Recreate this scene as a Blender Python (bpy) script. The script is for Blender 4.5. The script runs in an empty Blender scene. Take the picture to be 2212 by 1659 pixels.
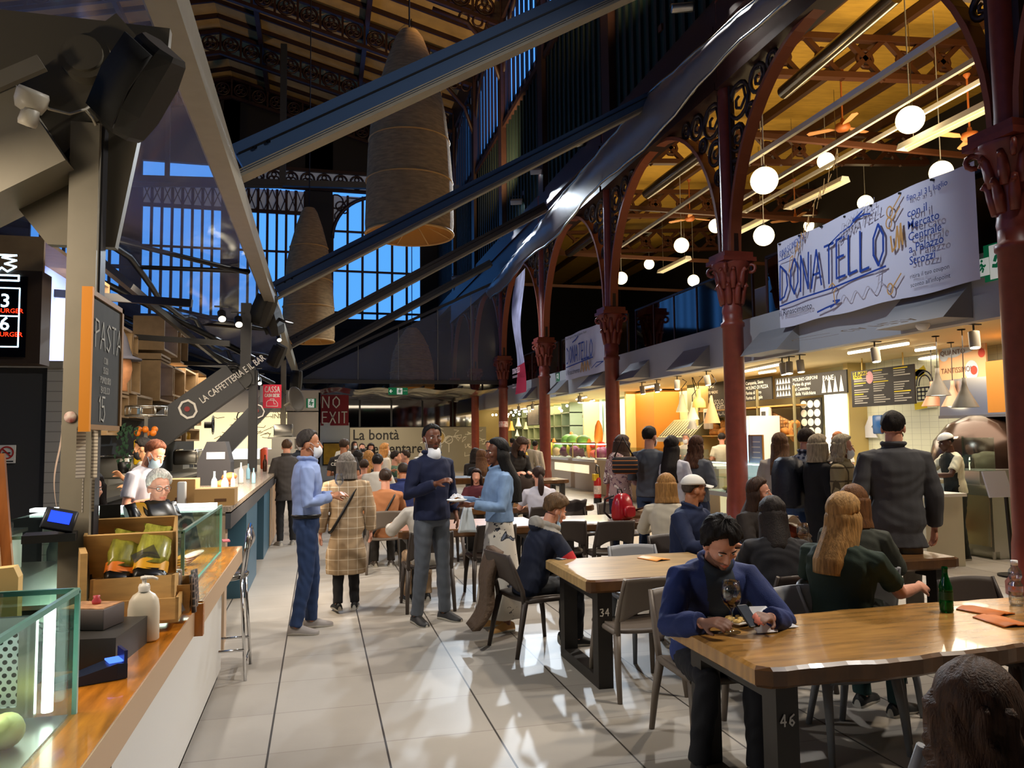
import bpy, math, random
import numpy as np
from mathutils import Vector, Matrix, noise as mnoise
random.seed(7)
S = bpy.context.scene
COL = S.collection
PI = math.pi

# ---------------------------------------------------------------- camera
CZ = 1.62
FPX = 1650.0
YAW, PITCH, ROLL = 0.247672, 0.069049, 0.0105
def cam_axes():
    fw = np.array([math.sin(YAW)*math.cos(PITCH), math.cos(YAW)*math.cos(PITCH), math.sin(PITCH)])
    r = np.array([math.cos(YAW), -math.sin(YAW), 0.0])
    u = np.cross(r, fw)
    c, s = math.cos(ROLL), math.sin(ROLL)
    return c*r - s*u, s*r + c*u, fw
AX = cam_axes()
cam_data = bpy.data.cameras.new('camera')
cam = bpy.data.objects.new('camera', cam_data)
COL.objects.link(cam)
cam_data.sensor_fit = 'HORIZONTAL'
cam_data.sensor_width = 36.0
cam_data.lens = 36.0*FPX/2212.0
cam_data.clip_start = 0.05
cam_data.clip_end = 300
M = Matrix.Identity(4)
for i in range(3):
    M[i][0] = AX[0][i]; M[i][1] = AX[1][i]; M[i][2] = -AX[2][i]
M[2][3] = CZ
cam.matrix_world = M
S.camera = cam
# ---------------------------------------------------------------- view, world
S.view_settings.view_transform = 'Standard'
S.view_settings.look = 'None'
S.view_settings.exposure = 0.5
S.view_settings.gamma = 1.0
S.view_settings.use_curve_mapping = False
S.cycles.use_denoising = True
S.cycles.max_bounces = 6
S.cycles.diffuse_bounces = 3
S.cycles.glossy_bounces = 3
S.cycles.transmission_bounces = 5
S.cycles.transparent_max_bounces = 12
S.cycles.adaptive_threshold = .025
S.cycles.caustics_reflective = False
S.cycles.caustics_refractive = False
S.cycles.sample_clamp_indirect = 4.0
world = bpy.data.worlds.new('dusk_sky')
S.world = world
world.use_nodes = True
_bg = world.node_tree.nodes['Background']
_bg.inputs[0].default_value = (0.075, 0.30, 0.86, 1)
_bg.inputs[1].default_value = 1.0

def lamp(kind, name, loc, to, energy, color, size=0.3, size_y=None, spot=60, blend=0.5):
    L = bpy.data.lights.new(name, kind)
    L.energy = energy
    L.color = color
    if kind == 'AREA':
        L.size = size
        if size_y:
            L.shape = 'RECTANGLE'; L.size_y = size_y
    elif kind == 'SPOT':
        L.spot_size = math.radians(spot); L.spot_blend = blend; L.shadow_soft_size = size
    else:
        L.shadow_soft_size = size
    o = bpy.data.objects.new(name, L)
    COL.objects.link(o)
    o.location = loc
    d = Vector(to) - Vector(loc)
    o.rotation_euler = d.to_track_quat('-Z', 'Y').to_euler()
    return o
WARM = (1.0, 0.72, 0.42)
WARM2 = (1.0, 0.83, 0.62)
WHITE = (1.0, 0.95, 0.88)
COOL = (0.80, 0.90, 1.0)
# cool floods under the clerestory wall
lamp('SPOT', 'flood_light', (6.6, 22.0, 9.0), (1.5, 11.0, 0), 2600, COOL, 0.15, spot=75)
lamp('SPOT', 'flood_light', (6.6, 26.5, 9.2), (0.0, 17.0, 0), 2600, COOL, 0.15, spot=75)
lamp('SPOT', 'flood_light', (6.6, 11.2, 8.9), (0.3, 6.0, 0), 1500, WHITE, 0.15, spot=80)
lamp('SPOT', 'flood_light', (6.6, 3.0, 8.9), (1.2, 4.0, 0), 1300, WHITE, 0.25, spot=90)
# track spots on the stand posts and on the stall fronts
for y in (4.9, 8.0, 13.3, 18.0):
    lamp('SPOT', 'track_light', (-.5, y, 3.7), (0.9, y+1.2, 0.6), 170, WHITE, 0.05, spot=85)
for y in (2.0, 7.6, 11.3, 14.5, 18.0, 24.0):
    lamp('SPOT', 'track_light', (6.1, y, 6.4), (3.4, y+0.2, 0.6), 520, WARM2, 0.12, spot=80)
for y in (8.6, 17.5, 24):  # fill spots added in mid-nave to brighten the banners and fascia
    lamp('SPOT', 'banner_fill_light', (2.6, y-1.0, 6.6), (7.2, y+.4, 3.7), 520, COOL, 0.08, spot=62)
# stall ceilings
for x, y, sx, sy, e, c in ((8.5, 8.6, 1.6, 3.0, 105, WARM2), (8.5, 13.6, 1.8, 4.0, 135, WARM2), (9.0, 19.3, 2.0, 4.0, 170, WARM),
                           (9.0, 25.0, 2.0, 4.0, 150, WHITE), (9.0, 31.0, 2.0, 5.0, 150, WARM)):
    lamp('AREA', 'stall_lighting', (x, y, 2.86), (x, y, 0), e, c, sx, sy)
# bar and market stall on the other side
lamp('AREA', 'bar_lighting', (-1.7, 8.5, 2.9), (-2.6, 9.5, 1.2), 170, WARM2, 1.2, 5.0)
lamp('AREA', 'bar_lighting', (-1.9, 2.6, 2.45), (-1.2, 2.8, 0.8), 22, WARM2, .5, 1.5)
lamp('AREA', 'bar_lighting', (-2.6, 19.0, 3.1), (-2.6, 19.0, 0), 160, WARM2, 2.0, 6.0)
lamp('AREA', 'hall_lighting', (2.5, 33.0, 3.3), (2.5, 33, 0), 160, WARM2, 3.0, 3.0)
lamp('POINT', 'bar_lighting', (-2.1, 2.3, 2.2), (0, 0, 0), 16, WARM2, .1)
# warm uplights that wash the roofs
lamp('SPOT', 'roof_uplight', (6.3, 14.0, 10.5), (-1.0, 20.0, 21.5), 1500, (1, .66, .3), 0.3, spot=120)
lamp('SPOT', 'roof_uplight', (6.3, 26.0, 10.5), (0.0, 34.0, 21.5), 1500, (1, .66, .3), 0.3, spot=120)
lamp('AREA', 'aisle_uplight', (12.0, 12.0, 6.2), (12.0, 12.5, 10), 330, (1, .78, .45), 2.0, 8.0)
lamp('AREA', 'aisle_uplight', (12.0, 24.0, 6.2), (12.0, 24.5, 10), 160, (1, .78, .45), 2.0, 8.0)

# ---------------------------------------------------------------- pixel rays, used to read places off the floor plan
def _ray(x, y):
    return AX[2]*FPX + AX[0]*(x-1106.0) - AX[1]*(y-829.5)
def OX(x, y, X):
    v = _ray(x, y); t = X/v[0]; return Vector((X, v[1]*t, CZ+v[2]*t))
def OY(x, y, Y):
    v = _ray(x, y); t = Y/v[1]; return Vector((v[0]*t, Y, CZ+v[2]*t))
def OZ(x, y, Z):
    v = _ray(x, y); t = (Z-CZ)/v[2]; return Vector((v[0]*t, v[1]*t, Z))
def OD(x, y, d):
    v = _ray(x, y); t = d/FPX; return Vector((v[0]*t, v[1]*t, CZ+v[2]*t))

# ---------------------------------------------------------------- materials
def lin(h):
    if isinstance(h, str):
        h = h.lstrip('#'); c = [int(h[i:i+2], 16)/255 for i in (0, 2, 4)]
    else:
        c = [v/255 for v in h]
    return tuple(v/12.92 if v <= .04045 else ((v+.055)/1.055)**2.4 for v in c)
_M = {}
def mat(name, col, rough=.5, metal=0, noise=0, nscale=6, stretch=(1, 1, 1), bump=0, bscale=60, emit=0, trans=0, alpha=1, spec=.5, ior=1.45, col2=None, coat=0):
    if name in _M: return _M[name]
    m = bpy.data.materials.new(name); _M[name] = m
    m.use_nodes = True
    N = m.node_tree; b = N.nodes['Principled BSDF']
    c = lin(col)
    b.inputs['Base Color'].default_value = (*c, 1)
    b.inputs['Roughness'].default_value = rough
    b.inputs['Metallic'].default_value = metal
    b.inputs['Specular IOR Level'].default_value = spec
    b.inputs['IOR'].default_value = ior
    if coat: b.inputs['Coat Weight'].default_value = coat
    if trans: b.inputs['Transmission Weight'].default_value = trans
    if alpha < 1: b.inputs['Alpha'].default_value = alpha
    if emit:
        b.inputs['Emission Color'].default_value = (*c, 1); b.inputs['Emission Strength'].default_value = emit
    if noise or bump or col2:
        tc = N.nodes.new('ShaderNodeTexCoord'); mp = N.nodes.new('ShaderNodeMapping')
        mp.inputs['Scale'].default_value = stretch
        N.links.new(tc.outputs['Object'], mp.inputs[0])
    if noise or col2:
        n = N.nodes.new('ShaderNodeTexNoise'); n.inputs['Scale'].default_value = nscale; n.inputs['Detail'].default_value = 4
        N.links.new(mp.outputs[0], n.inputs['Vector'])
        r = N.nodes.new('ShaderNodeValToRGB')
        r.color_ramp.elements[0].position = .3; r.color_ramp.elements[1].position = .7
        ca = tuple(min(1, v*(1-noise)) for v in c); cb = tuple(min(1, v*(1+noise)) for v in c)
        if col2: ca, cb = c, lin(col2)
        r.color_ramp.elements[0].color = (*ca, 1); r.color_ramp.elements[1].color = (*cb, 1)
        N.links.new(n.outputs['Fac'], r.inputs[0]); N.links.new(r.outputs[0], b.inputs['Base Color'])
    if bump:
        n2 = N.nodes.new('ShaderNodeTexNoise'); n2.inputs['Scale'].default_value = bscale; n2.inputs['Detail'].default_value = 3
        N.links.new(mp.outputs[0], n2.inputs['Vector'])
        bp = N.nodes.new('ShaderNodeBump'); bp.inputs['Strength'].default_value = bump; bp.inputs['Distance'].default_value = .02
        N.links.new(n2.outputs['Fac'], bp.inputs['Height']); N.links.new(bp.outputs[0], b.inputs['Normal'])
    return m
def grid_mat(name, base, line, sx, sy, sz, w=.08, rough=.8, base2=None):
    """cloth with a window check: lines of one colour over another, in object space"""
    if name in _M: return _M[name]
    m = bpy.data.materials.new(name); _M[name] = m; m.use_nodes = True
    N = m.node_tree; b = N.nodes['Principled BSDF']; b.inputs['Roughness'].default_value = rough
    tc = N.nodes.new('ShaderNodeTexCoord'); sp = N.nodes.new('ShaderNodeSeparateXYZ'); N.links.new(tc.outputs['Object'], sp.inputs[0])
    prev = None
    for i, s in enumerate((sx, sy, sz)):
        if not s: continue
        a = N.nodes.new('ShaderNodeMath'); a.operation = 'MULTIPLY'; a.inputs[1].default_value = 1/s; N.links.new(sp.outputs[i], a.inputs[0])
        f = N.nodes.new('ShaderNodeMath'); f.operation = 'FRACT'; N.links.new(a.outputs[0], f.inputs[0])
        l = N.nodes.new('ShaderNodeMath'); l.operation = 'LESS_THAN'; l.inputs[1].default_value = w; N.links.new(f.outputs[0], l.inputs[0])
        if prev is None: prev = l
        else:
            q = N.nodes.new('ShaderNodeMath'); q.operation = 'ADD' if base2 else 'MAXIMUM'; N.links.new(prev.outputs[0], q.inputs[0]); N.links.new(l.outputs[0], q.inputs[1]); prev = q
    r = N.nodes.new('ShaderNodeValToRGB'); r.color_ramp.interpolation = 'CONSTANT'
    r.color_ramp.elements[0].color = (*lin(base), 1)
    if base2:
        d = N.nodes.new('ShaderNodeMath'); d.operation = 'MULTIPLY'; d.inputs[1].default_value = .5; N.links.new(prev.outputs[0], d.inputs[0]); prev = d
        e = r.color_ramp.elements.new(.4); e.color = (*lin(base2), 1)
        r.color_ramp.elements[-1].position = .8; r.color_ramp.elements[-1].color = (*lin(line), 1)
    else:
        r.color_ramp.elements[1].position = .5; r.color_ramp.elements[1].color = (*lin(line), 1)
    N.links.new(prev.outputs[0], r.inputs[0]); N.links.new(r.outputs[0], b.inputs['Base Color'])
    return m
def spot_mat(name, base, spot, scale=9, thr=.58, rough=.8, spot2=None):
    """cloth with irregular printed blots"""
    if name in _M: return _M[name]
    m = mat(name, base, rough); N = m.node_tree; b = N.nodes['Principled BSDF']
    tc = N.nodes.new('ShaderNodeTexCoord'); n = N.nodes.new('ShaderNodeTexNoise'); n.inputs['Scale'].default_value = scale; n.inputs['Detail'].default_value = 5; n.inputs['Distortion'].default_value = 1.2
    N.links.new(tc.outputs['Object'], n.inputs['Vector'])
    r = N.nodes.new('ShaderNodeValToRGB'); r.color_ramp.interpolation = 'CONSTANT'
    r.color_ramp.elements[0].color = (*lin(base), 1); r.color_ramp.elements[1].position = thr; r.color_ramp.elements[1].color = (*lin(spot), 1)
    if spot2:
        e = r.color_ramp.elements.new(thr+.06); e.color = (*lin(spot2), 1)
    N.links.new(n.outputs['Fac'], r.inputs[0]); N.links.new(r.outputs[0], b.inputs['Base Color'])
    return m
def glow(name, col, strength):
    if name in _M: return _M[name]
    m = bpy.data.materials.new(name); _M[name] = m; m.use_nodes = True
    N = m.node_tree; N.nodes.remove(N.nodes['Principled BSDF'])
    e = N.nodes.new('ShaderNodeEmission'); e.inputs[0].default_value = (*lin(col), 1); e.inputs[1].default_value = strength
    N.links.new(e.outputs[0], N.nodes['Material Output'].inputs[0]); return m
def clear(name, col='#ffffff', rough=.02, fac=.12, bump=0, bscale=3, gain=.5):
    """thin clear sheet: mostly see-through with a glossy skin"""
    if name in _M: return _M[name]
    m = bpy.data.materials.new(name); _M[name] = m; m.use_nodes = True
    N = m.node_tree; N.nodes.remove(N.nodes['Principled BSDF'])
    t = N.nodes.new('ShaderNodeBsdfTransparent'); t.inputs[0].default_value = (*lin(col), 1)
    g = N.nodes.new('ShaderNodeBsdfGlossy'); g.inputs['Roughness'].default_value = rough
    mx = N.nodes.new('ShaderNodeMixShader')
    lw = N.nodes.new('ShaderNodeLayerWeight'); lw.inputs[0].default_value = .35
    mr = N.nodes.new('ShaderNodeMapRange'); mr.inputs[3].default_value = fac; mr.inputs[4].default_value = min(1, fac+gain)
    N.links.new(lw.outputs['Fresnel'], mr.inputs[0]); N.links.new(mr.outputs[0], mx.inputs[0])
    N.links.new(t.outputs[0], mx.inputs[1]); N.links.new(g.outputs[0], mx.inputs[2])
    N.links.new(mx.outputs[0], N.nodes['Material Output'].inputs[0])
    if bump:
        tc = N.nodes.new('ShaderNodeTexCoord'); n = N.nodes.new('ShaderNodeTexNoise'); n.inputs['Scale'].default_value = bscale; n.inputs['Detail'].default_value = 2
        N.links.new(tc.outputs['Object'], n.inputs['Vector'])
        bp = N.nodes.new('ShaderNodeBump'); bp.inputs['Strength'].default_value = bump; bp.inputs['Distance'].default_value = .15
        N.links.new(n.outputs['Fac'], bp.inputs['Height']); N.links.new(bp.outputs[0], g.inputs['Normal']); N.links.new(bp.outputs[0], lw.inputs['Normal'])
    return m

# ---------------------------------------------------------------- mesh builder
def frame_of(d):
    d = Vector(d).normalized()
    a = Vector((0, 0, 1)) if abs(d.z) < .95 else Vector((1, 0, 0))
    x = d.cross(a).normalized(); y = d.cross(x).normalized()
    return x, y
_TX = {}
def text_geo(s, bold=0.0):
    k = (s, bold)
    if k in _TX: return _TX[k]
    cu = bpy.data.curves.new('lettering', 'FONT'); cu.body = s; cu.size = 1; cu.resolution_u = 2; cu.offset = bold
    o = bpy.data.objects.new('lettering', cu); COL.objects.link(o)
    dg = bpy.context.evaluated_depsgraph_get()
    me = bpy.data.meshes.new_from_object(o.evaluated_get(dg))
    v = [tuple(p.co) for p in me.vertices]; f = [tuple(p.vertices) for p in me.polygons]
    bpy.data.objects.remove(o); bpy.data.curves.remove(cu); bpy.data.meshes.remove(me)
    _TX[k] = (v, f); return _TX[k]
class MB:
    def __init__(s): s.v = []; s.f = []; s.m = []; s.s = []
    def add(s, vs, fs, m=0, smooth=False, M=None):
        k = len(s.v)
        if M is not None: vs = [M @ Vector(p) for p in vs]
        s.v += [tuple(p) for p in vs]
        s.f += [tuple(i+k for i in f) for f in fs]
        s.m += [m]*len(fs); s.s += [smooth]*len(fs); return s
    def bx(s, x0, x1, y0, y1, z0, z1, m=0, M=None):
        v = [(x0, y0, z0), (x1, y0, z0), (x1, y1, z0), (x0, y1, z0), (x0, y0, z1), (x1, y0, z1), (x1, y1, z1), (x0, y1, z1)]
        return s.add(v, [(0, 3, 2, 1), (4, 5, 6, 7), (0, 1, 5, 4), (1, 2, 6, 5), (2, 3, 7, 6), (3, 0, 4, 7)], m, False, M)
    def box(s, c, d, m=0, M=None):
        return s.bx(c[0]-d[0]/2, c[0]+d[0]/2, c[1]-d[1]/2, c[1]+d[1]/2, c[2]-d[2]/2, c[2]+d[2]/2, m, M)
    def rbox(s, c, d, r, m=0, M=None, n=3):
        """box with rounded vertical edges and a small chamfer top and bottom"""
        hx, hy, hz = d[0]/2, d[1]/2, d[2]/2
        def ring(z, k):
            out = []
            for cx, cy, a0 in ((hx-r, hy-r, 0), (-hx+r, hy-r, PI/2), (-hx+r, -hy+r, PI), (hx-r, -hy+r, 1.5*PI)):
                for i in range(n+1):
                    a = a0+PI/2*i/n
                    out.append((c[0]+cx+(r-k)*math.cos(a), c[1]+cy+(r-k)*math.sin(a), c[2]+z))
            return out
        e = min(r*.5, hz*.6)
        return s.loft([ring(-hz, e), ring(-hz+e, 0), ring(hz-e, 0), ring(hz, e)], m, True, M)
    def bar(s, p0, p1, w, h, m=0, up=(0, 0, 1)):
        p0 = Vector(p0); p1 = Vector(p1); d = (p1-p0).normalized(); up = Vector(up)
        x = d.cross(up)
        if x.length < 1e-4: x = d.cross(Vector((0, 1, 0)))
        x.normalize(); y = x.cross(d).normalized()
        v = []
        for p in (p0, p1):
            for a, b in ((-1, -1), (1, -1), (1, 1), (-1, 1)): v.append(p+x*(a*w/2)+y*(b*h/2))
        return s.add(v, [(0, 1, 2, 3), (7, 6, 5, 4), (0, 4, 5, 1), (1, 5, 6, 2), (2, 6, 7, 3), (3, 7, 4, 0)], m)
    def cyl(s, p0, p1, r0, r1=None, n=14, m=0, caps=True, smooth=True):
        r1 = r0 if r1 is None else r1
        p0 = Vector(p0); p1 = Vector(p1); x, y = frame_of(p1-p0)
        v = [p+(x*math.cos(2*PI*i/n)+y*math.sin(2*PI*i/n))*r for p, r in ((p0, r0), (p1, r1)) for i in range(n)]
        s.add(v, [(i, (i+1) % n, n+(i+1) % n, n+i) for i in range(n)], m, smooth)
        if caps: s.add(v, [tuple(range(n-1, -1, -1)), tuple(range(n, 2*n))], m)
        return s
    def tube(s, pts, r, n=8, m=0, caps=True, closed=False):
        pts = [Vector(p) for p in pts]; rr = r if isinstance(r, (list, tuple)) else [r]*len(pts)
        L = len(pts); rings = []; x = None
        for i, p in enumerate(pts):
            a = pts[i-1] if (i > 0 or closed) else p; b = pts[(i+1) % L] if (i < L-1 or closed) else p
            d = (b-a)
            if d.length < 1e-9: d = Vector((0, 0, 1))
            d.normalize()
            if x is None: x, y = frame_of(d)
            else:
                x = (x-d*x.dot(d))
                if x.length < 1e-6: x, _ = frame_of(d)
                x.normalize(); y = d.cross(x)
            rings.append([p+(x*math.cos(2*PI*k/n)+y*math.sin(2*PI*k/n))*rr[i] for k in range(n)])
        if closed: rings.append(rings[0])
        return s.loft(rings, m, caps and not closed, None, True)
    def loft(s, rings, m=0, caps=True, M=None, smooth=True, open_=False):
        n = len(rings[0]); v = [p for r in rings for p in r]; f = []
        for a in range(len(rings)-1):
            for i in range(n-1 if open_ else n):
                j = (i+1) % n; f.append((a*n+i, a*n+j, (a+1)*n+j, (a+1)*n+i))
        k = len(s.v)
        s.add(v, f, m, smooth, M)
        if caps:
            s.f += [tuple(k+i for i in range(n-1, -1, -1)), tuple(k+(len(rings)-1)*n+i for i in range(n))]
            s.m += [m, m]; s.s += [False, False]
        return s
    def lathe(s, prof, c=(0, 0, 0), n=20, m=0, M=None, caps=False, smooth=True):
        rings = [[(c[0]+r*math.cos(2*PI*i/n), c[1]+r*math.sin(2*PI*i/n), c[2]+z) for i in range(n)] for r, z in prof]
        return s.loft(rings, m, caps, M, smooth)
    def ball(s, c, r, nu=14, nv=9, m=0, M=None):
        if not isinstance(r, (tuple, list)): r = (r, r, r)
        rings = []
        for j in range(nv+1):
            t = -PI/2+PI*(j+.0001 if j == 0 else (j-.0001 if j == nv else j))/nv
            rings.append([(c[0]+r[0]*math.cos(t)*math.cos(2*PI*i/nu), c[1]+r[1]*math.cos(t)*math.sin(2*PI*i/nu), c[2]+r[2]*math.sin(t)) for i in range(nu)])
        return s.loft(rings, m, True, M)
    def quad(s, a, b, c, d, m=0): return s.add([a, b, c, d], [(0, 1, 2, 3)], m)
    def plate(s, poly, x, y, nrm, o, t, m=0):
        """extruded polygon: 2-D points in the plane (x,y) at o, thickness t along nrm"""
        x = Vector(x); y = Vector(y); nr = Vector(nrm); o = Vector(o); n = len(poly)
        v = [o+x*p[0]+y*p[1] for p in poly]+[o+x*p[0]+y*p[1]+nr*t for p in poly]
        return s.add(v, [tuple(range(n-1, -1, -1)), tuple(range(n, 2*n))]+[(i, (i+1) % n, n+(i+1) % n, n+i) for i in range(n)], m)
    def sheet(s, fn, nu, nv, m=0, smooth=True):
        v = [fn(i/nu, j/nv) for j in range(nv+1) for i in range(nu+1)]
        return s.add(v, [(j*(nu+1)+i, j*(nu+1)+i+1, (j+1)*(nu+1)+i+1, (j+1)*(nu+1)+i) for j in range(nv) for i in range(nu)], m, smooth)
    def text(s, t, o, x, y, size, m=0, bold=0.0, align='l', width=None, lift=.002):
        v, f = text_geo(t, bold)
        if not v: return s
        o = Vector(o); x = Vector(x).normalized(); y = Vector(y).normalized(); nr = x.cross(y)
        x0 = min(p[0] for p in v); x1 = max(p[0] for p in v)
        sx = size if width is None else width/(x1-x0)
        off = {'l': -x0, 'c': -(x0+x1)/2, 'r': -x1}[align]
        return s.add([o+x*((p[0]+off)*sx)+y*(p[1]*size)+nr*lift for p in v], f, m)
    def strokes(s, lines, o, x, y, sc, r, m=0, lift=.003):
        o = Vector(o); x = Vector(x).normalized(); y = Vector(y).normalized(); nr = x.cross(y)
        for L in lines:
            P = [o+x*(p[0]*sc)+y*(p[1]*sc) for p in L]
            for i in range(len(P)-1):
                d = P[i+1]-P[i]
                if d.length < 1e-9: continue
                d.normalize(); w = nr.cross(d)*r; l = nr*(lift+i*2e-5); a, b = P[i]-d*r*.5+l, P[i+1]+d*r*.5+l
                s.add([a-w, b-w, b+w, a+w], [(0, 1, 2, 3)], m)
        return s
    def build(s, name, mats, parent=None, loc=None, rot=None):
        me = bpy.data.meshes.new(name)
        me.from_pydata(s.v, [], s.f)
        if not isinstance(mats, (list, tuple)): mats = [mats]
        for a in mats: me.materials.append(a)
        me.polygons.foreach_set('material_index', s.m)
        me.polygons.foreach_set('use_smooth', s.s)
        me.update()
        o = bpy.data.objects.new(name, me); COL.objects.link(o)
        if parent is not None: o.parent = parent
        if loc is not None: o.location = loc
        if rot is not None: o.rotation_euler = rot
        return o
def tag(o, label, cat, group=None, kind=None):
    o['label'] = label
    if cat: o['category'] = cat
    if group: o['group'] = group
    if kind: o['kind'] = kind
    return o
def thing(name, label, cat, loc=(0, 0, 0), rz=0, group=None):
    o = bpy.data.objects.new(name, None); COL.objects.link(o); o.empty_display_size = .1
    o.location = loc; o.rotation_euler = (0, 0, rz)
    return tag(o, label, cat, group)
def struct(o, label=None):
    o['kind'] = 'structure'
    if label: o['label'] = label
    return o
def copy_tree(o, parent=None):
    c = o.copy(); COL.objects.link(c)
    if parent is not None: c.parent = parent
    for ch in list(o.children): copy_tree(ch, c)
    return c
def put(o, loc, rz=0, label=None, group=None, sc=None):
    o.location = loc; o.rotation_euler = (0, 0, rz)
    if label: o['label'] = label
    if group: o['group'] = group
    if sc: o.scale = (sc, sc, sc)
    return o
def lerp(a, b, t): return Vector(a)*(1-t)+Vector(b)*t
# single-stroke capitals on a 0..1 grid, for hand lettering
SL = {'A': [[(0, 0), (.35, 1), (.7, 0)], [(.12, .38), (.58, .38)]], 'B': [[(0, 0), (0, 1), (.45, .95), (.5, .7), (.1, .52), (.6, .4), (.55, .08), (0, 0)]],
 'C': [[(.6, .9), (.3, 1), (.05, .6), (.1, .15), (.4, 0), (.65, .15)]], 'D': [[(0, 0), (.02, 1), (.5, .75), (.6, .35), (.35, .05), (0, 0)]],
 'E': [[(.55, 1), (0, 1), (0, 0), (.55, 0)], [(0, .52), (.45, .52)]], 'F': [[(.55, 1), (0, 1), (0, 0)], [(0, .52), (.4, .52)]],
 'G': [[(.6, .9), (.3, 1), (.05, .6), (.1, .15), (.4, 0), (.62, .15), (.62, .45), (.4, .45)]], 'H': [[(0, 0), (0, 1)], [(.6, 0), (.6, 1)], [(0, .5), (.6, .5)]],
 'I': [[(.1, 0), (.1, 1)]], 'K': [[(0, 0), (0, 1)], [(.5, 1), (0, .45), (.55, 0)]], 'L': [[(0, 1), (0, 0), (.5, .02)]], 'M': [[(0, 0), (.08, 1), (.38, .35), (.68, 1), (.76, 0)]],
 'N': [[(0, 0), (.02, 1), (.55, 0), (.58, 1)]], 'O': [[(.33, 1), (.06, .7), (.06, .3), (.33, 0), (.6, .3), (.6, .7), (.33, 1)]], 'P': [[(0, 0), (0, 1), (.45, .95), (.5, .65), (0, .5)]],
 'Q': [[(.33, 1), (.06, .7), (.06, .3), (.33, 0), (.6, .3), (.6, .7), (.33, 1)], [(.4, .25), (.65, -.05)]], 'R': [[(0, 0), (0, 1), (.45, .95), (.5, .68), (0, .5), (.55, 0)]],
 'S': [[(.55, .9), (.3, 1), (.05, .78), (.3, .55), (.55, .3), (.3, 0), (0, .12)]], 'T': [[(.3, 0), (.3, 1)], [(0, 1), (.6, 1)]], 'U': [[(0, 1), (.05, .2), (.3, 0), (.55, .2), (.58, 1)]],
 'V': [[(0, 1), (.3, 0), (.6, 1)]], 'W': [[(0, 1), (.15, 0), (.38, .6), (.6, 0), (.76, 1)]], 'X': [[(0, 0), (.6, 1)], [(0, 1), (.6, 0)]], 'Z': [[(0, 1), (.55, 1), (0, 0), (.6, 0)]],
 '1': [[(0, .8), (.18, 1), (.18, 0)]], '5': [[(.55, 1), (.1, 1), (.05, .6), (.4, .62), (.55, .3), (.35, 0), (0, .08)]], '2': [[(0, .8), (.3, 1), (.5, .7), (0, 0), (.55, 0)]], '3': [[(0, .95), (.4, 1), (.45, .7), (.2, .53), (.5, .35), (.35, 0), (0, .06)]], '4': [[(.4, 0), (.4, 1), (0, .35), (.55, .35)]], '6': [[(.5, .95), (.15, .7), (.05, .25), (.3, 0), (.5, .25), (.3, .5), (.07, .3)]], ' ': [], "'": [[(.1, 1), (.05, .8)]]}
def hand(t, gap=.22, slant=0.0):
    out = []; x = 0
    for ch in t:
        L = SL.get(ch.upper(), [])
        w = max([p[0] for q in L for p in q], default=.35)
        for q in L: out.append([(x+p[0]+slant*p[1], p[1]) for p in q])
        x += w+gap
    return out, max(.01, x-gap)
# ================================================================ MATERIALS
def tile_material():
    m = mat('floor_tile', '#a09a92', .42, noise=.10, nscale=1.3, bump=.02, bscale=30); N = m.node_tree; b = N.nodes['Principled BSDF']
    src = b.inputs['Base Color'].links[0].from_socket
    g = N.nodes.new('ShaderNodeNewGeometry'); sp = N.nodes.new('ShaderNodeSeparateXYZ'); N.links.new(g.outputs['Position'], sp.inputs[0])
    out = []
    for ax, off, w in ((0, -.35, .011), (1, -.05, .008)):
        a = N.nodes.new('ShaderNodeMath'); a.operation = 'ADD'; a.inputs[1].default_value = off+60*.6; N.links.new(sp.outputs[ax], a.inputs[0])
        d = N.nodes.new('ShaderNodeMath'); d.operation = 'DIVIDE'; d.inputs[1].default_value = .6; N.links.new(a.outputs[0], d.inputs[0])
        f = N.nodes.new('ShaderNodeMath'); f.operation = 'FRACT'; N.links.new(d.outputs[0], f.inputs[0])
        l = N.nodes.new('ShaderNodeMath'); l.operation = 'LESS_THAN'; l.inputs[1].default_value = w/.6; N.links.new(f.outputs[0], l.inputs[0])
        fl = N.nodes.new('ShaderNodeMath'); fl.operation = 'FLOOR'; N.links.new(d.outputs[0], fl.inputs[0]); out.append((l, fl))
    cv = N.nodes.new('ShaderNodeCombineXYZ'); N.links.new(out[0][1].outputs[0], cv.inputs[0]); N.links.new(out[1][1].outputs[0], cv.inputs[1])
    wn = N.nodes.new('ShaderNodeTexWhiteNoise'); wn.noise_dimensions = '2D'; N.links.new(cv.outputs[0], wn.inputs['Vector'])
    mr = N.nodes.new('ShaderNodeMapRange'); mr.inputs[3].default_value = .88; mr.inputs[4].default_value = 1.05; N.links.new(wn.outputs['Value'], mr.inputs[0])
    mu = N.nodes.new('ShaderNodeMix'); mu.data_type = 'RGBA'; mu.blend_type = 'MULTIPLY'; mu.inputs[0].default_value = 1
    N.links.new(src, mu.inputs[6]); N.links.new(mr.outputs[0], mu.inputs[7])
    m1 = N.nodes.new('ShaderNodeMix'); m1.data_type = 'RGBA'; N.links.new(out[1][0].outputs[0], m1.inputs[0]); N.links.new(mu.outputs[2], m1.inputs[6]); m1.inputs[7].default_value = (*lin('#857e77'), 1)
    m2 = N.nodes.new('ShaderNodeMix'); m2.data_type = 'RGBA'; N.links.new(out[0][0].outputs[0], m2.inputs[0]); N.links.new(m1.outputs[2], m2.inputs[6]); m2.inputs[7].default_value = (*lin('#3a3633'), 1)
    N.links.new(m2.outputs[2], b.inputs['Base Color']); return m
TILE = tile_material()
IRON = mat('painted_iron', '#743022', .42, noise=.12, nscale=9)
IRON_DK = mat('dark_iron', '#2a1714', .5, noise=.2, nscale=6)
STEEL = mat('grey_steel', '#8f8878', .5, noise=.05, nscale=8)
STEEL_DK = mat('charcoal_steel', '#37373a', .45)
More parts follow.
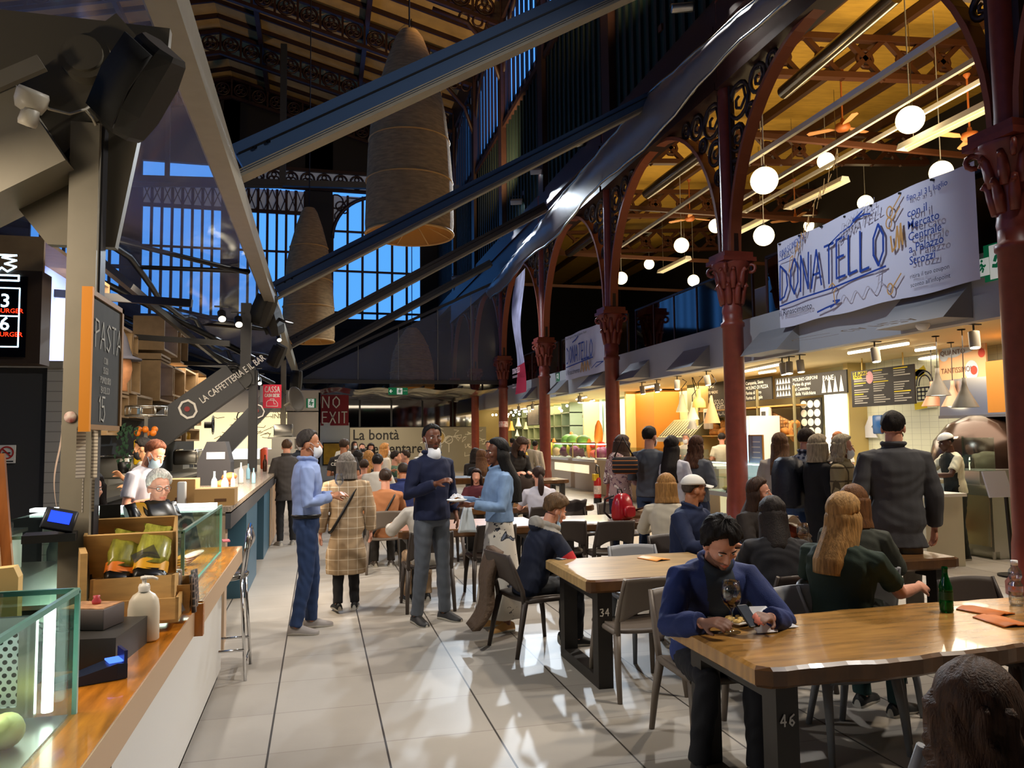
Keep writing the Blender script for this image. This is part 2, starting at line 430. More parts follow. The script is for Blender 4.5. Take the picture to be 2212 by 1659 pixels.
STEEL_BL = mat('slate_steel', '#3c5374', .4)
BLACK = mat('black_metal', '#141313', .4)
CHROME = mat('chrome', '#d8d8d8', .12, 1)
STAIN = mat('brushed_steel', '#b9b7b0', .3, 1)
WHITE_P = mat('white_paint', '#e8e4da', .6)
CREAM = mat('cream_plaster', '#e6d9ae', .7)
GREYP = mat('grey_paint', '#a9a7a6', .6)
GREEN_DK = mat('green_louvre', '#16332f', .5)
YELLOW = mat('ochre_boards', '#c79a3a', .8, noise=.12, nscale=2, stretch=(1, 6, 1))
TAN = mat('tan_boards', '#a98a55', .85, noise=.15, nscale=1.5)
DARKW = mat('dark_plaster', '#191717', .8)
GLASS = clear('clear_glass', '#f4fbf8', .02, .03, gain=.3)
GLASSG = clear('green_edge_glass', '#eaf6f1', .02, .02, gain=.16)
GEDGE = mat('glass_edge', '#6f9e90', .15, spec=.8)
SMOKE = clear('smoked_glass', '#6b5148', .05, .14)
VINYL = mat('blue_sheen_vinyl', '#8b96d0', .12, alpha=.36, bump=.25, bscale=1.1)  # blue window reflections and haze are put into the film's colour
VINYL2 = mat('grey_vinyl', '#77777c', .28, alpha=.72, bump=.08, bscale=.8)
VINYL3 = mat('hazy_vinyl', '#767c96', .12, alpha=.42, bump=.2, bscale=1.0)
PALE = mat('frosted_pane', '#98a0b4', .4, emit=.10)
WOOD = mat('counter_wood', '#b8701f', .25, noise=.35, nscale=5, stretch=(6, 1, 1), coat=.3)
LAM = mat('beige_laminate', '#b79a7c', .5)
BOXWOOD = mat('box_wood', '#c9a063', .6, noise=.15, nscale=6, stretch=(1, 1, 5))
PLY = mat('shelf_plywood', '#8f7450', .6, noise=.15, nscale=7, stretch=(1, 4, 1))
TUBE = glow('tube_light', '#fff2d6', 5.0)
GLOBE = glow('globe_glow', '#ffe2a6', 4.2)
SPOTG = glow('spot_glow', '#fff0cc', 9.0)
COOLG = glow('flood_glow', '#e8f6ff', 12.0)
LED = glow('led_strip', '#f3fff8', 6)

# ================================================================ SHELL
CY = [6.19, 11.73, 17.35, 23.1, 28.7, 34.2, 39.8]
struct(MB().bx(-17, 19, -6, 46, -.2, 0).build('floor', TILE))
b = MB(); b.bx(-17, 7.5, 46, 46.2, 0, 8.5); b.bx(-5.5, -4.6, 46, 46.3, 8.5, 23.5); b.bx(-10.8, -9.8, 46, 46.3, 8.5, 23.5); b.bx(-17, -15.4, 46, 46.3, 8.5, 23.5); b.bx(-.9, .7, 46, 46.4, 8.5, 23.5); b.bx(6.0, 7.3, 46, 46.3, 8.5, 23.5); b.bx(-17, 7.3, 46, 46.3, 17.5, 23.5); b.bx(-17, 7.3, 45.9, 46.3, 8.1, 8.7)
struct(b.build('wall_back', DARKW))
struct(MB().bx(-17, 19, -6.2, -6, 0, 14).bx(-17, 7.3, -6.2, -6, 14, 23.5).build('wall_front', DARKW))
struct(MB().bx(19, 19.2, -6, 46, 0, 12).build('wall_right', mat('brown_black_plaster', '#241d18', .8)))
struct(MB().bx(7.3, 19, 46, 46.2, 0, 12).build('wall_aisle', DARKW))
b = MB(); b.bx(-17.2, -17, -6, 46, 0, 5); b.bx(-17.2, -17, -6, 46, 11, 19.6)
for k in range(9): b.bx(-17.2, -16.8, -6+k*6.2, -4.6+k*6.2, 5, 11)
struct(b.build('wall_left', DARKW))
def glazing(n, x0, x1, z0, z1, nx, zs, arch=False):
    """leaded gable window: mullions, transoms and, in an arched one, pale tracery above the arch"""
    f = MB(); Y = 46.05
    for i in range(nx+1):
        x = x0+(x1-x0)*i/nx; f.bx(x-.07, x+.07, Y, Y+.14, z0, z1)
    for z in zs: f.bx(x0, x1, Y+.01, Y+.13, z-.06, z+.06)
    mats = [IRON_DK, PALE]
    if arch:
        cx = (x0+x1)/2; r = (x1-x0)/2; zc = z1-r; n_ = 24
        f.tube([(cx+r*math.cos(PI*i/n_), Y, zc+r*math.sin(PI*i/n_)) for i in range(n_+1)], .12, 6)
        for sgn in (-1, 1):
            pts = [(cx+sgn*r*math.cos(PI/2*i/10), Y+.16, zc+r*math.sin(PI/2*i/10)) for i in range(11)]
            c = (cx+sgn*r, Y+.16, z1)
            for i in range(10): f.add([pts[i], pts[i+1], c], [(0, 1, 2)], 1)
            for q, rr in ((.18, .42), (.42, .28), (.62, .2)):
                px, pz = cx+sgn*r*(1-q*.42), z1-q*r*.42-.12*sgn*0
                f.tube([(px+rr*math.cos(2*PI*i/14), Y+.05, pz-.2+rr*math.sin(2*PI*i/14)) for i in range(14)], .05, 5, closed=True)
            f.tube([(cx+sgn*r*.95, Y+.05, zc+r*(.45+.05*i)) if i < 3 else (cx+sgn*r*(.95-.1*i), Y+.05, zc+r*.95) for i in range(7)], .045, 5)
    else:
        f.bx(x0, x1, Y+.15, Y+.17, z1-1.3, z1, 1)
        for i in range(8):
            xa = x0+(x1-x0)*i/8; xb = x0+(x1-x0)*(i+1)/8
            f.bar((xa, Y+.05, z1-1.3), (xb, Y+.05, z1), .05, .05); f.bar((xb, Y+.05, z1-1.3), (xa, Y+.05, z1), .05, .05)
        f.bx(x0, x1, Y+.02, Y+.12, z1-1.38, z1-1.24)
    struct(f.build('window_%d' % n, mats))
glazing(1, -4.6, -.9, 8.6, 16.3, 7, (12.6, 14.9))
glazing(21, -9.8, -5.5, 8.6, 16.3, 8, (12.6, 14.9)); glazing(22, -15.4, -10.8, 8.6, 16.3, 8, (12.6, 14.9))
glazing(2, .7, 6.0, 8.6, 16.2, 6, (9.1, 11.6, 14.0), True)
# pierced cast-iron frieze over the gable windows
b = MB()
for z in (16.35, 17.45): b.bx(-6, 6.6, 45.6, 45.8, z-.09, z+.09)
for i in range(13):
    for s0 in (0,):
        x = -5.5+i*.95
        b.tube([(x+.38*math.cos(2*PI*k/14), 45.7, 16.9+.38*math.sin(2*PI*k/14)) for k in range(14)], .07, 5, closed=True)
        for a in (PI/2, PI*7/6, -PI/6): b.tube([(x+.16*math.cos(a)+.13*math.cos(2*PI*k/8), 45.7, 16.9+.16*math.sin(a)+.13*math.sin(2*PI*k/8)) for k in range(8)], .045, 4, closed=True)
b.bx(-6, 6.6, 45.85, 45.9, 16.3, 17.5, 1)
struct(b.build('trim_1', [IRON_DK, PALE]))
# right clerestory: green louvres, blue lights over them, iron posts between the bays
b = MB()
b.bx(7.05, 7.2, -6, 46, 9.2, 13.9)
for y in np.arange(-6, 46, .42): b.bx(6.98, 7.06, y, y+.1, 9.4, 13.9, 1)
b.bx(6.9, 7.2, -6, 46, 8.8, 9.5, 2); b.bx(6.9, 7.2, -6, 46, 13.75, 13.95, 2); b.bx(6.9, 7.25, -6, 46, 18.2, 19.7, 2)
b.bx(7.1, 7.14, -6, 46, 13.95, 14.5, 3)
struct(b.build('wall_clerestory', [GREEN_DK, mat('black_green', '#0d1c1b', .6), IRON_DK, mat('mauve_pane', '#9a8688', .5)]))
for n, y0 in enumerate(CY[1:]):
    y1 = y0+5.56; b = MB(); y0 -= 0
    for k in range(9):
        y = y0+.25+k*.63; b.bx(7.0, 7.1, y-.05, y+.05, 13.95, 18.2)
    b.bx(6.85, 7.15, y0-.3, y0+.22, 9.2, 19)
    mid = (y0+y1)/2
    P = [(7.02, mid+2.55*math.cos(PI*i/20), 16.0+2.1*math.sin(PI*i/20)) for i in range(21)]
    b.tube(P, .09, 6)
    for i in range(20):
        yc = y0 if i >= 10 else y1
        b.add([(7.08, P[i][1], P[i][2]), (7.08, P[i+1][1], P[i+1][2]), (7.08, yc, 18.2)], [(0, 1, 2)], 1)
    struct(b.build('window_%d' % (n+3), [IRON_DK, PALE]))
# nave roof: boards, rafters, pierced lattice trusses
def roof_z(x): return 19.5+(7-x)*.26 if x > -5 else 22.62+(x+5)*.26
b = MB()
for xa, xb in ((7.3, -5), (-5, -17.2)):
    b.add([(xa, -6, roof_z(xa)), (xb, -6, roof_z(xb)), (xb, 46.5, roof_z(xb)), (xa, 46.5, roof_z(xa))], [(0, 1, 2, 3)], 0)
for y in np.arange(4, 46, 1.39): 
    for xa, xb in ((7, -5), (-5, -17)): b.bar((xa, y, roof_z(xa)-.1), (xb, y, roof_z(xb)-.1), .12, .2, 1)
for x in (2.0, -3.0, -9): b.bar((x, -6, roof_z(x)-.3), (x, 46, roof_z(x)-.3), .22, .3, 1)
struct(b.build('ceiling', [TAN, IRON_DK]))
for n, y in enumerate(CY[2:]+[45.0]):
    b = MB()
    for off in (.35, 1.45): b.bar((7, y, roof_z(7)-off), (-5, y, roof_z(-5)-off), .2, .16)
    b.bar((-5, y, roof_z(-5)-.35), (-17, y, roof_z(-17)-.35), .2, .16); b.bar((-5, y, roof_z(-5)-1.45), (-17, y, roof_z(-17)-1.45), .2, .16)
    for k in range(19):
        x = 6.3-k*.98; z = roof_z(x)-.9
        b.tube([(x+.36*math.cos(2*PI*i/12), y, z+.36*math.sin(2*PI*i/12)) for i in range(12)], .06, 4, closed=True)
        for a in (PI/2, PI*7/6, -PI/6): b.tube([(x+.16*math.cos(a)+.12*math.cos(2*PI*i/7), y, z+.16*math.sin(a)+.12*math.sin(2*PI*i/7)) for i in range(7)], .05, 4, closed=True)
        xm = x-.49; zm = roof_z(xm)-.9; b.bar((xm, y, zm-.5), (xm, y, zm+.5), .1, .1); 
    b.tube([(6.9, y, 15.8), (6.5, y, 17.0), (5.6, y, 18.0), (4.2, y, 18.4)], .09, 6)
    for q in range(3): b.tube([(6.55-q*.55+.2*math.cos(2*PI*i/10), y, 18.0+q*.1+.2*math.sin(2*PI*i/10)) for i in range(10)], .05, 4, closed=True)
    struct(b.build('trim_%d' % (n+2), [IRON_DK]))
# long iron tie across the nave
b = MB(); b.bar((-13, 38, 13.6), (6.9, 38, 14.4), .25, .3); b.bar((-13, 37.6, 13.1), (-1.8, 38, 13.9), .12, .2); b.bar((-7, 38, 14), (-7, 38, 21.8), .2, .2); b.bar((-1.8, 38, 14), (-1.8, 38, 21), .3, .3)
struct(b.build('trim_9', [mat('soot_iron', '#20242c', .6)]))
# aisle roof, with brown lattice girders
b = MB(); b.add([(7.1, -6, 10.7), (19.2, -6, 11.7), (19.2, 46, 11.7), (7.1, 46, 10.7)], [(0, 1, 2, 3)])
for x in np.arange(8.5, 19, 2.2): b.bar((x, -6, 10.55+(x-7)*.083), (x, 46, 10.55+(x-7)*.083), .16, .22, 1)
struct(b.build('ceiling_aisle', [YELLOW, mat('brown_rafter', '#4a2a14', .6)]))
BR = mat('brown_girder', '#55301c', .5)
for n, y in enumerate([9.0, 14.5, 20.1, 25.8, 31.5]):
    b = MB()
    b.bar((7.0, y, 10.3), (19, y, 11.2), .18, .14); b.bar((7.0, y, 9.4), (19, y, 10.3), .2, .14)
    for k in range(11):
        x = 7.3+k*1.08; z = 9.4+(x-7)*.075
        b.bar((x, y, z), (x+1.0, y, z+.95), .1, .12); b.bar((x+1.0, y, z), (x, y, z+.9), .1, .12)
        b.tube([(x+.5+.2*math.cos(2*PI*i/10), y, z+.46+.2*math.sin(2*PI*i/10)) for i in range(10)], .06, 4, closed=True)
    b.bar((7.0, y+.1, 8.2), (19, y+.1, 8.2), .1, .12)
    struct(b.build('trim_%d' % (n+10), [BR]))

# ================================================================ IRON COLUMNS, ARCHES
def make_column():
    r = thing('iron_column', '', 'column'); r['kind'] = 'thing'
    MB().lathe([(.26, 0), (.26, .12), (.2, .2), (.19, .5), (.175, .6), (.175, 3.45), (.2, 3.47), (.2, 3.53), (.165, 3.56), (.165, 3.68)], n=24).build('shaft', IRON, r)
    c = MB(); c.lathe([(.165, 3.68), (.175, 3.74), (.165, 3.8), (.16, 3.9), (.18, 4.15), (.24, 4.4), (.33, 4.52), (.33, 4.56)], n=24)
    for row, (z, rr, h, nn) in enumerate(((3.85, .17, .34, 8), (4.12, .2, .34, 8))):
        for k in range(nn):
            a = 2*PI*(k+.5*row)/nn
            pts = [(math.cos(a)*(rr+q), math.sin(a)*(rr+q), z+zz) for q, zz in ((-.01, 0), (.015, h*.5), (.04, h*.8), (.09, h*.98), (.11, h*.85))]
            c.tube(pts, [.05, .06, .05, .035, .02], 6)
    for k in range(4):
        a = PI/4+k*PI/2; cx, cy = math.cos(a)*.34, math.sin(a)*.34
        c.tube([(cx*1.0+.07*math.cos(t)*math.cos(a), cy*1.0+.07*math.cos(t)*math.sin(a), 4.45+.07*math.sin(t)) for t in np.linspace(-2, 3.3, 9)], .03, 6)
    c.box((0, 0, 4.6), (.62, .62, .07)); c.box((0, 0, 4.68), (.54, .54, .1))
    c.build('capital', IRON, r)
    MB().lathe([(.15, 4.73), (.14, 4.9), (.14, 9.3)], n=20).build('upper_shaft', IRON, r)
    return r
col0 = make_column()
cl = ['reddish iron column in front of the pizza stall beside the large exhibition banner', 'reddish iron column rising out of the bakery display case', 'reddish iron column with a red fire extinguisher beside it',
      'reddish iron column between the small exhibition banner and the tall pink-footed banner', 'reddish iron column beside the tall hanging banner, next to the vinyl end wall', 'slim reddish iron column past the end of the clear canopy', 'farthest reddish iron column along the stalls']
for i, y in enumerate(CY):
    o = col0 if i == 0 else copy_tree(col0)
    put(o, (6.9, y, 0), 0, cl[i], 'iron columns along the stalls')
def make_arch():
    r = thing('iron_arch', '', 'arch'); r['kind'] = 'thing'
    H = 2.78; rib = MB()
    for s in (-1, 1):
        lat = MB()
        P = [(s*(H-.16-2.55*(1-math.cos(t))), 4.75+2.95*math.sin(t)) for t in np.linspace(0, PI/2, 15)]
        for i in range(14):
            rib.bar((0, P[i][0], P[i][1]), (0, P[i+1][0], P[i+1][1]), .07, .2, 0, (1, 0, 0))
        for dy, z, q in ((.44, 7.3, .3), (.36, 6.68, .22), (.26, 6.2, .13), (1.02, 7.42, .22), (1.45, 7.52, .14), (.8, 6.98, .12)):
            lat.tube([(0, s*(H-dy)+q*math.cos(2*PI*i/14), z+q*math.sin(2*PI*i/14)) for i in range(14)], .04, 5, closed=True)
            lat.tube([(0, s*(H-dy)+q*(1-i*.11)*math.cos(1.1*i), z+q*(1-i*.11)*math.sin(1.1*i)) for i in range(8)], .03, 4)
        lat.bar((0, s*(H-.16), 4.75), (0, s*(H-.16), 7.7), .08, .1); lat.build('scrollwork', IRON_DK, r)
    g = MB(); g.bx(-.14, .16, -H, H, 7.72, 9.25); g.bx(-.2, .2, -H, H, 7.66, 7.8); g.bx(-.2, .2, -H, H, 8.7, 8.82)
    rib.build('rib', mat('rib_iron', '#8a4a30', .5), r); g.build('girder', mat('girder_iron', '#2e1512', .5), r)
    return r
a0 = make_arch()
al = ['iron arch over the large exhibition banner', 'iron arch with scrollwork beside the bakery column', 'iron arch with scrollwork over the small exhibition banner', 'iron arch that the tall banner hangs in front of', 'iron arch next to the vinyl end wall', 'iron arch past the end of the clear canopy', 'iron arch nearest the viewer, over the pizza stall']
for i in range(6):
    o = a0 if i == 0 else copy_tree(a0)
    put(o, (6.9, (CY[i]+CY[i+1])/2, 0), 0, al[i], 'iron arches between the columns')
put(copy_tree(a0), (6.9, CY[0]-2.78, 0), 0, al[6], 'iron arches between the columns')

# ================================================================ CANOPY OVER THE TABLES
canopy = thing('steel_canopy', 'grey steel canopy frame with clear vinyl edge strip crossing the nave above the tables', 'canopy')
MB().bar((-.8, .2, 3.97), (-.8, 29, 3.97), .16, .22).bar((-.92, .2, 4.08), (-.92, 29, 4.08), .1, .04).build('edge_beam', STEEL, canopy)
for y, m_, up in ((7.5, STEEL_BL, 0), (13.9, STEEL_BL, 0), (21.4, STEEL_DK, 0), (28.9, STEEL_DK, .0)):
    b = MB(); z0, z1 = 4.25, 8.45+up; w = .3 if y < 12 else .26
    b.bar((-.75, y, z0), (6.5, y, z1), .16, w, 0, (0, 0, 1))
    b.bar((-.75, y-.085, z0+.05), (6.5, y-.085, z1+.05), .012, .018, 1); 
    for q in (-.11, -.135): b.bar((-.75, y-.085, z0+q), (6.5, y-.085, z1+q), .012, .012, 2)
    b.bar((-.75, y, z0-.17), (6.5, y, z1-.17), .2, .03, 2)
    for q in (.1, .22): b.cyl((-.7+q, y-.1, z0+.06+q*.58), (-.7+q, y-.08, z0+.06+q*.58), .018, n=8, m=3)
    b.build('cross_beam', [m_, BLACK, STEEL, CHROME], canopy)
def strip(u, v):
    y = .5+u*28.2
    zt = np.interp(y, [0, 9.8, 13.9, 20, 28.1, 29], [8.0, 8.2, 8.5, 8.15, 7.5, 7.45]); zb = np.interp(y, [0, 9.1, 14.8, 20.1, 28.1, 29], [7.6, 7.76, 7.55, 7.3, 6.98, 6.9])
    sag = .10*math.sin(y*2*PI/6.2)
    return (6.4-.16*math.sin(PI*v)+.02*math.sin(y*9), y, zb+(zt-zb)*v-sag*(1-v))
MB().sheet(strip, 90, 8).build('edge_strip', VINYL2, canopy)
b = MB(); b.tube([Vector(strip(i/60, 1)) for i in range(61)], .035, 6); b.tube([Vector(strip(i/60, 0)) for i in range(61)], .03, 6); b.build('edge_pipe', STAIN, canopy)
b = MB(); b.add([(-.7, 29, 3.78), (6.9, 29, 3.78), (6.9, 29, 7.75), (-.2, 29, 4.1)], [(0, 1, 2, 3)])
b.build('end_sheet', VINYL3, canopy)
b = MB(); b.bar((-.8, 29, 3.74), (6.9, 29, 3.74), .12, .14); b.bar((-.75, 28.95, 4.1), (6.9, 28.95, 7.8), .08, .1)
for x in (1.4, 2.9, 4.4, 5.7): b.bar((x, 28.98, 3.8), (x, 28.98, 4.5+(x)*.48), .02, .02, 1)
b.build('end_frame', [STEEL_DK, STEEL], canopy)
# hanging film ceiling past the canopy
b = MB(); b.sheet(lambda u, v: (-.9+u*7.8, 29.3+v*7.5, 3.55-.12*math.sin(v*3*PI)**2-.1*math.sin(u*5*PI)**2), 40, 24)
for k in range(6): x = -.6+k*1.5; b.bar((x, 29.2, 3.58), (x, 36.8, 3.55), .05, .08, 1)
for y in (31.6, 34.2, 36.7): b.bar((-.9, y, 3.56), (6.9, y, 3.56), .05, .08, 1)
struct(b.build('ceiling_film', [clear('milky_film', '#9aa0b4', .2, .35, bump=.5, bscale=1.3), BLACK]))
# clear roof over the bar side, on forked steel posts
roof = thing('vinyl_roof', 'clear rippled vinyl roof with dark rafters over the bar', 'roof'); roof['kind'] = 'thing'
def film(u, v):
    y = -1+v*30; x = -.85-u*6.4
    bay = (y % 5.9)/5.9
    return (x, y, 4.0+u*1.2-.28*math.sin(PI*bay)*math.sin(PI*min(1, u*1.6))+.03*math.sin(7*x+3*y))
MB().sheet(film, 30, 120).build('film', VINYL, roof)
b = MB()
for u in (.28, .62, .99): b.tube([Vector(film(u, i/40))-Vector((0, 0, .06)) for i in range(41)], .05, 6)
for k in range(6):
    y = -.9+k*5.9
    b.tube([(-.95, y, 3.9), (-3.5, y, 4.45), (-7.3, y, 5.2)], .035, 6)
    if k > 1: b.tube([(-1.05, y+2.3, 2.95), (-3.0, y+1.3, 3.9), (-6.2, y, 5.0)], .05, 6)
    b.tube([(-.95, y, 3.92), (-7.2, y+5.9, 5.15)], .035, 6)
b.build('rafter', BLACK, roof)
b = MB()
for y in (8.5, 12.0, 16.0): b.bar((-1.3, y, 3.05), (-6.5, y+1.0, 3.45), .05, .08)
b.bar((-2.0, 6, 3.3), (-2.0, 28, 3.2), .06, .08); b.bar((-3.4, 6, 3.5), (-3.4, 28, 3.3), .06, .08)
b.build('tie_bar', BLACK, roof)
# posts
def make_post(loc, label, w, ztop, zlow=0.0, col=STEEL):
    r = thing('steel_post', label, 'post', loc); r['kind'] = 'thing'
    MB().bx(-w/2, w/2, -w/2, w/2, zlow, ztop).bx(w/2, w/2+.008, -w*.2, w/2, zlow, ztop, 1).build('shaft', [col, STEEL_DK], r)
    return r
p1 = make_post((-.955, 3.5, 0), 'beige-painted steel post with paper lists and a chalkboard on it', .11, 2.95)
g = MB()
g.plate([(-.16, -.5), (.1, -.5), (.2, .1), (.28, .22), (.3, .5), (-.4, .5), (-.75, .25), (-.55, .0)], (1, 0, 0), (0, 0, 1), (0, -1, 0), (0, .1, 2.95), .05)
g.plate([(-.1, -.15), (.28, .3), (.1, .5), (-.35, .05)], (1, 0, 0), (0, 0, 1), (0, -1, 0), (0, .02, 2.95), .05)
g.cyl((.0, -.1, 3.22), (0, .0, 3.22), .1, n=20); g.cyl((.0, -.12, 3.22), (0, -.1, 3.22), .075, n=20)
g.build('gusset', [mat('gusset_steel', '#6f6858', .55), BLACK], p1)
g = MB(); g.bar((-.15, -.02, 2.92), (-1.6, -.02, 1.98), .3, .42); g.bar((-.12, -.2, 3.12), (-1.6, -.2, 2.2), .03, .06); g.build('strut', STEEL, p1)
LOGO = [(0, .5), (.12, .85), (.45, 1), (.8, .9), (.95, .55), (.78, .15), (.45, .02), (.12, .15), (0, .5)]
def strut_text(r, A, B, t, o0, size, logo_at):
    """lettering that climbs the face of a strut, A low end, B high end, both in the post's own space"""
    d = (Vector(B)-Vector(A)).normalized(); y = Vector((0, -1, 0)).cross(d); y = Vector((-d.z, 0, d.x))
    L = MB(); o = Vector(A)
    L.text(t, o+d*o0-y*size*.36, d, y, size, 0, .012, width=1.18 if len(t) > 5 else None)
    P = [(p[0]*.9-.45, p[1]-.5) for p in LOGO]
    L.strokes([P], o+d*logo_at, d, y, size*1.9, .016, 0)
    L.add([o+d*logo_at+d*(math.cos(a)*size*.28-.1*size)+y*(math.sin(a)*size*.28+.1*size)+Vector((0, -.004, 0)) for a in np.linspace(0, 2*PI, 10)[:-1]], [tuple(range(9))], 1)
    L.build('lettering', [mat('white_lettering', '#f2efe8', .6), mat('logo_red', '#9c3b3f', .6)], r)
N2 = OX(548, 745, -1.05)
p2 = make_post((-1.05, N2.y, 0), 'charcoal forked steel post behind the bar, strut lettered LA CAFFETTERIA E IL BAR', .13, 2.75, 0, STEEL_DK)
MB().bx(-.2, -.04, -.08, .08, 2.5, 3.85).build('upper_shaft', STEEL_DK, p2)
E2 = OY(325, 945, N2.y-.15)-Vector((-1.05, N2.y, 0)); T2 = Vector((-.25, -.15, 2.62))
g = MB(); g.bar(T2, E2+(E2-T2)*.25, .3, .47); g.build('strut', mat('strut_grey', '#45464a', .5), p2)
strut_text(p2, E2+Vector((0, -.17, 0)), T2+Vector((0, -.17, 0)), 'LA CAFFETTERIA E IL BAR', .94, .15, .72)
g = MB(); g.box((-.14, 0, 2.66), (.34, .3, .3)); g.cyl((-.16, -.2, 2.6), (-.16, .2, 2.6), .16, n=16)
for k in range(3): g.tube([(-.3+.09*math.cos(t), -.22, 2.7+.05*k+.05*math.sin(t)) for t in np.linspace(0, 6, 10)], .012, 5)
g.build('joint', BLACK, p2)
N3 = OX(612, 850, -1.0)
p3 = make_post((-1.0, N3.y, 0), 'farther charcoal forked steel post with the oval fan beside the exit sign', .14, 3.9, 0, STEEL)
E3 = OY(475, 975, N3.y-.2)-Vector((-1.0, N3.y, 0)); T3 = Vector((-.1, -.2, 3.05))
MB().bar(T3, E3, .3, .5).build('strut', mat('strut_grey', '#45464a', .5), p3)
strut_text(p3, E3+Vector((0, -.17, 0)), T3+Vector((0, -.17, 0)), 'IL', 2.0, .21, 1.5)
# ================================================================ TABLES AND CHAIRS
TW = mat('table_oak', '#a87b3f', .22, noise=.32, nscale=3.2, stretch=(1, 7, 1), coat=.35, bump=.05, bscale=12)
TW2 = mat('table_pale_oak', '#a88a5c', .3, noise=.25, nscale=3.5, stretch=(1, 7, 1), coat=.15, bump=.05, bscale=12)
TW3 = mat('table_brown_oak', '#7a5634', .3, noise=.3, nscale=3.5, stretch=(1, 7, 1), coat=.2)
TEDGE = mat('live_edge', '#5a3a1c', .3, noise=.3, nscale=9, coat=.3)
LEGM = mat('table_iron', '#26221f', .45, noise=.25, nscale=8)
CHB = mat('brown_plastic', '#413731', .5, bump=.03, bscale=200)
CHG = mat('grey_plastic', '#7b7d82', .5, bump=.03, bscale=200)
CHT = mat('taupe_plastic', '#6a5f55', .5, bump=.03, bscale=200)
TZ = .70
def make_table(name, label, x0, x1, y0, y1, wood, number=None, seed=1):
    """heavy plank table with a wavy live edge on two iron hoop ends"""
    L = x1-x0; W = y1-y0; r = thing(name, label, 'table', (x0, y0, 0))
    rnd = random.Random(seed); n = 40
    ph = [rnd.uniform(0, 6) for _ in range(4)]
    def wav(t): return .013*math.sin(5*t+ph[0])+.007*math.sin(13*t+ph[1])+.004*math.sin(29*t+ph[2])
    def edge(front, inset):
        out = []
        for i in range(n+1):
            x = L*i/n; c = .06*max(0, 1-min(x, L-x)/.10)**2
            out.append((x, (wav(x)+.02+c*.6+inset) if front else (W-wav(x+3)-.02-inset)))
        return out
    rings = []
    for z, k in ((TZ-.085, .02), (TZ-.07, .0), (TZ-.012, .0), (TZ, .018)):
        f = edge(True, k); bk = edge(False, k)
        rings.append([(x+ (k if i == 0 else (-k if i == n else 0)), y, z) for i, (x, y) in enumerate(f)]+[(x+(k if i == 0 else (-k if i == n else 0)), y, z) for i, (x, y) in reversed(list(enumerate(bk)))])
    m = MB(); m.loft(rings, 0, True, smooth=False)
    k = len(m.f); N = 2*(n+1)
    for q in range(3*N): 
        if q % N < n: m.m[q] = 1
    m.build('table_top', [wood, TEDGE], r)
    for x in (.09, L-.19):
        lg = thing_part('leg_frame', r)
        for y in (.07, W-.17):
            MB().bx(x, x+.1, y, y+.1, 0, TZ-.09).build('leg', LEGM, lg)
        MB().bx(x, x+.1, .17, W-.17, 0, .07).bx(x, x+.1, .17, W-.17, TZ-.15, TZ-.085).build('rail', LEGM, lg)
    if number:
        s, w = hand(number, .3)
        MB().strokes(s, (.105, .068, TZ-.24), (1, 0, 0), (0, 0, 1), .045, .0035, 0).build('painted_number', mat('chalk_white', '#cfcac2', .8), r)
    return r
def thing_part(name, parent):
    o = bpy.data.objects.new(name, None); COL.objects.link(o); o.parent = parent; o.empty_display_size = .05; return o
make_table('plank_table', 'long glossy plank table with the wine glass and green bottle, leg painted 46', 1.68, 3.95, 2.70, 3.56, TW, '46', 3)
make_table('plank_table', 'pale plank table with the orange menu, leg painted 34, in front of the boy', 1.66, 2.84, 4.66, 5.60, TW2, '34', 5)
make_table('plank_table', 'brown plank table with wine glasses and a red leather bag', 2.92, 4.6, 4.70, 5.62, TW3, None, 8)
make_table('plank_table', 'plank table carrying the red backpack and the brown handbag', 2.42, 4.4, 7.66, 8.55, TW3, None, 11)
make_table('plank_table', 'plank table where the curly-haired woman in white sits', .77, 2.3, 7.66, 8.6, mat('table_red_oak', '#9c6a44', .3, noise=.25, nscale=3.5, stretch=(1, 7, 1)), None, 14)
make_table('plank_table', 'plank table of the white-haired woman in black', 1.9, 3.6, 9.75, 10.6, TW3, None, 17)
make_table('plank_table', 'plank table of the orange-jacketed woman with a hair bun', .5, 1.7, 10.0, 10.8, TW3, None, 21)
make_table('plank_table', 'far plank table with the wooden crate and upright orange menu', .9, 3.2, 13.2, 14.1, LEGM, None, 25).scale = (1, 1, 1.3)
make_table('plank_table', 'far plank table of the long-haired diner and the man in orange', 3.0, 5.2, 15.6, 16.5, TW3, None, 27)

def slab(mb, fn, nu, nv, off, m=0):
    """curved panel of even thickness: fn(u,v) front face, off() back offset"""
    off = Vector(off); V = [Vector(fn(i/nu, j/nv)) for j in range(nv+1) for i in range(nu+1)]
    k = (nu+1)*(nv+1); v = V+[p+off for p in V]
    f = []; a = lambda i, j: j*(nu+1)+i
    for j in range(nv):
        for i in range(nu):
            f.append((a(i, j), a(i+1, j), a(i+1, j+1), a(i, j+1))); f.append((k+a(i, j+1), k+a(i+1, j+1), k+a(i+1, j), k+a(i, j)))
    for i in range(nu):
        f.append((a(i, 0), k+a(i, 0), k+a(i+1, 0), a(i+1, 0))); f.append((a(i+1, nv), k+a(i+1, nv), k+a(i, nv), a(i, nv)))
    for j in range(nv):
        f.append((a(0, j+1), k+a(0, j+1), k+a(0, j), a(0, j))); f.append((a(nu, j), k+a(nu, j), k+a(nu, j+1), a(nu, j+1)))
    return mb.add(v, f, m, True)
